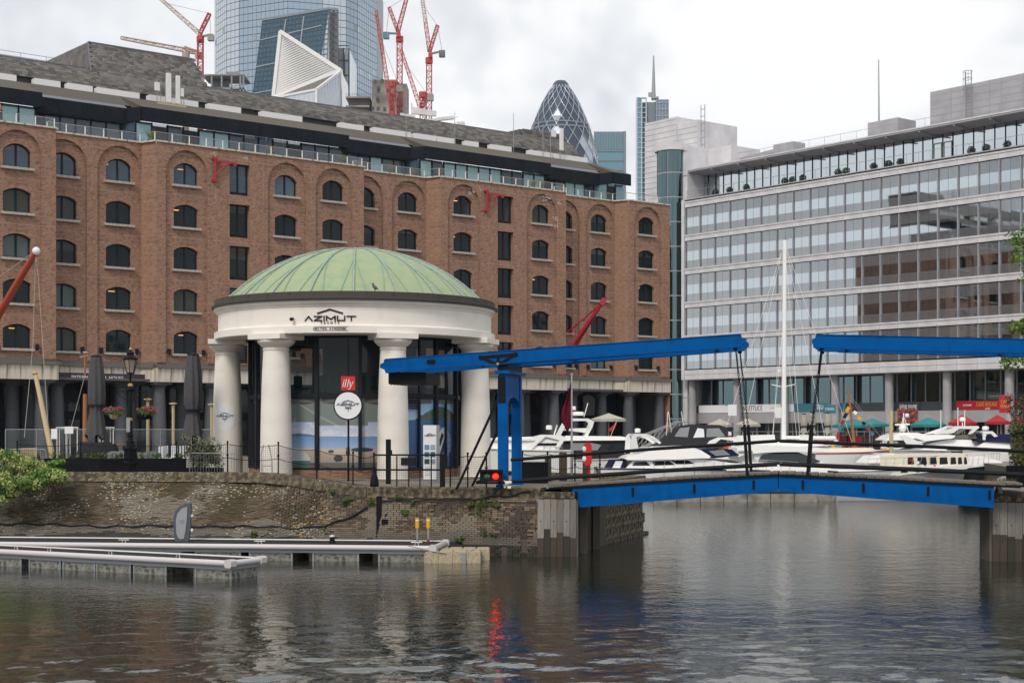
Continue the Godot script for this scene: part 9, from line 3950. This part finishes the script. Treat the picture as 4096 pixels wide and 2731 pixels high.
# ------------------------------------------------------------------ one person, one pigeon
# joins tapered capsules [a, b, ra, rb] with a smooth minimum and meshes the field (surface nets)
func nets(bones: Array, cell: float, blend: float, paint: Callable) -> MB:
	var lo := Vector3.ONE * 1e9
	var hi := -lo
	for q in bones:
		for i in 2:
			var r: float = q[2 + i] + blend + cell
			lo = lo.min(q[i] - Vector3.ONE * r)
			hi = hi.max(q[i] + Vector3.ONE * r)
	var n := Vector3i(((hi - lo) / cell).ceil()) + Vector3i.ONE
	var f := PackedFloat32Array()
	f.resize(n.x * n.y * n.z)
	for z in n.z:
		for y in n.y:
			for x in n.x:
				var p := lo + Vector3(x, y, z) * cell
				var d := 1e3
				for q in bones:
					var a: Vector3 = q[0]
					var ab: Vector3 = q[1] - a
					var t := clampf((p - a).dot(ab) / maxf(ab.length_squared(), 1e-9), 0, 1)
					var e := (p - a - ab * t).length() - lerpf(q[2], q[3], t)
					var h := maxf(blend - absf(d - e), 0.0) / blend
					d = minf(d, e) - h * h * blend * 0.25
				f[(z * n.y + y) * n.x + x] = d
	var id := {}
	var pos := PackedVector3Array()
	var at := func(x: int, y: int, z: int) -> float: return f[(z * n.y + y) * n.x + x]
	for z in n.z - 1:
		for y in n.y - 1:
			for x in n.x - 1:
				var s := Vector3.ZERO
				var k := 0
				var first: bool = at.call(x, y, z) < 0
				var mixed := false
				for c in range(1, 8):
					if (at.call(x + (c & 1), y + ((c >> 1) & 1), z + (c >> 2)) < 0) != first:
						mixed = true
						break
				if not mixed:
					continue
				for e in [[0, 1], [2, 3], [4, 5], [6, 7], [0, 2], [1, 3], [4, 6], [5, 7], [0, 4], [1, 5], [2, 6], [3, 7]]:
					var va: float = at.call(x + (e[0] & 1), y + ((e[0] >> 1) & 1), z + (e[0] >> 2))
					var vb: float = at.call(x + (e[1] & 1), y + ((e[1] >> 1) & 1), z + (e[1] >> 2))
					if (va < 0) != (vb < 0):
						var t := va / (va - vb)
						s += Vector3(e[0] & 1, (e[0] >> 1) & 1, e[0] >> 2).lerp(Vector3(e[1] & 1, (e[1] >> 1) & 1, e[1] >> 2), t)
						k += 1
				id[Vector3i(x, y, z)] = pos.size()
				pos.append(lo + (Vector3(x, y, z) + s / k) * cell)
	var nor := PackedVector3Array()
	nor.resize(pos.size())
	var faces := []
	for c in id:
		for ax in 3:
			var d := Vector3i.ZERO
			d[ax] = 1
			var va: float = at.call(c.x, c.y, c.z)
			var e: Vector3i = c + d
			var vb: float = at.call(e.x, e.y, e.z)
			if (va < 0) == (vb < 0):
				continue
			var u := Vector3i.ZERO
			u[(ax + 1) % 3] = 1
			var w := Vector3i.ZERO
			w[(ax + 2) % 3] = 1
			var q := [c, c - u, c - u - w, c - w]
			var ok := true
			for s in q:
				ok = ok and id.has(s)
			if not ok:
				continue
			var i4 := [id[q[0]], id[q[1]], id[q[2]], id[q[3]]]
			if va > 0:
				i4.reverse()
			faces.append(i4)
			var nn: Vector3 = (pos[i4[1]] - pos[i4[0]]).cross(pos[i4[2]] - pos[i4[0]])
			for s in i4:
				nor[s] += nn
	var m := MB.new()
	for q in faces:
		m.col = paint.call((pos[q[0]] + pos[q[2]]) * 0.5)
		m.tris(pos[q[0]], pos[q[1]], pos[q[2]], nor[q[0]], nor[q[1]], nor[q[2]])
		m.tris(pos[q[0]], pos[q[2]], pos[q[3]], nor[q[0]], nor[q[2]], nor[q[3]])
	return m

func figures() -> void:
	var p := AO + Vector3(-0.92, 28.3, -1.1).rotated(Vector3.UP, ATURN)
	var V := func(x: float, y: float, z: float) -> Vector3: return Vector3(x, y, z)
	var bones := [
		[V.call(0, 1.60, 0), V.call(0.01, 1.66, 0.02), 0.085, 0.09], [V.call(0, 1.42, 0), V.call(0, 1.56, 0), 0.055, 0.055],
		[V.call(0, 1.30, 0), V.call(0, 1.05, 0), 0.15, 0.13], [V.call(-0.14, 1.38, 0), V.call(0.14, 1.38, 0), 0.085, 0.085], [V.call(-0.07, 0.95, 0), V.call(0.07, 0.95, 0), 0.13, 0.13],
		[V.call(-0.18, 1.38, 0), V.call(-0.24, 1.1, 0.05), 0.058, 0.047], [V.call(-0.24, 1.1, 0.05), V.call(-0.1, 1.02, 0.2), 0.045, 0.035], [V.call(-0.1, 1.02, 0.2), V.call(-0.02, 1.04, 0.24), 0.04, 0.025],
		[V.call(0.18, 1.38, 0), V.call(0.22, 1.16, 0.12), 0.058, 0.047], [V.call(0.22, 1.16, 0.12), V.call(0.1, 1.42, 0.17), 0.045, 0.033], [V.call(0.1, 1.42, 0.17), V.call(0.06, 1.54, 0.12), 0.036, 0.022],
		[V.call(-0.09, 0.9, 0), V.call(-0.11, 0.48, 0.02), 0.088, 0.06], [V.call(-0.11, 0.48, 0.02), V.call(-0.11, 0.08, -0.02), 0.058, 0.04], [V.call(-0.11, 0.05, -0.04), V.call(-0.12, 0.04, 0.14), 0.045, 0.035],
		[V.call(0.09, 0.9, 0), V.call(0.11, 0.48, 0.02), 0.088, 0.06], [V.call(0.11, 0.48, 0.02), V.call(0.11, 0.08, -0.02), 0.058, 0.04], [V.call(0.11, 0.05, -0.04), V.call(0.12, 0.04, 0.14), 0.045, 0.035],
		[V.call(0, 1.63, 0.1), V.call(0, 1.61, 0.115), 0.018, 0.016],
	]
	var paint := func(q: Vector3) -> Color:
		if q.y > 1.47 or (q.z > 0.1 and q.y > 0.95): return Color(0.46, 0.26, 0.18)
		if q.y > 0.98: return Color(0.035, 0.04, 0.06)
		if q.y > 0.1: return Color(0.02, 0.02, 0.024)
		return Color(0.03, 0.025, 0.02)
	var o := thing("person", "person in dark clothes standing at the roof balustrade, hand raised to face", "person", p, 0.5)
	mi("body", nets(bones, 0.028, 0.05, paint), M.vplain, o)
	var h := MB.new()
	h.ball(Vector3(0, 1.69, -0.02), Vector3(0.098, 0.09, 0.1), 12, 8)
	mi("hair", h, mat("hair", Color(0.03, 0.02, 0.014), 0.7), o)
	# pigeon on the gutter
	var pb := [
		[V.call(-0.05, 0.13, 0), V.call(0.05, 0.19, 0), 0.06, 0.055], [V.call(0.05, 0.2, 0), V.call(0.09, 0.27, 0), 0.035, 0.03], [V.call(0.09, 0.29, 0), V.call(0.1, 0.3, 0), 0.031, 0.03],
		[V.call(0.12, 0.295, 0), V.call(0.15, 0.288, 0), 0.01, 0.004], [V.call(-0.08, 0.11, 0), V.call(-0.2, 0.05, 0), 0.04, 0.018], [V.call(-0.02, 0.08, 0.025), V.call(-0.01, 0.0, 0.03), 0.012, 0.008], [V.call(-0.02, 0.08, -0.025), V.call(-0.01, 0.0, -0.03), 0.012, 0.008],
		[V.call(0.02, 0.17, 0.05), V.call(-0.14, 0.09, 0.035), 0.025, 0.01], [V.call(0.02, 0.17, -0.05), V.call(-0.14, 0.09, -0.035), 0.025, 0.01],
	]
	var pp := func(q: Vector3) -> Color:
		if q.y < 0.07 and q.x > -0.1: return Color(0.25, 0.06, 0.05)
		if q.y > 0.23: return Color(0.03, 0.04, 0.05)
		return Color(0.06, 0.065, 0.075)
	var an := deg_to_rad(13.0)
	o = thing("pigeon", "dark pigeon perched on the gutter below the copper dome", "bird", RC + Vector3(sin(an) * 6.55, 10.81, cos(an) * 6.55), 2.4)
	o.scale = Vector3.ONE * 1.15
	mi("body", nets(pb, 0.012, 0.03, pp), M.vplain, o)
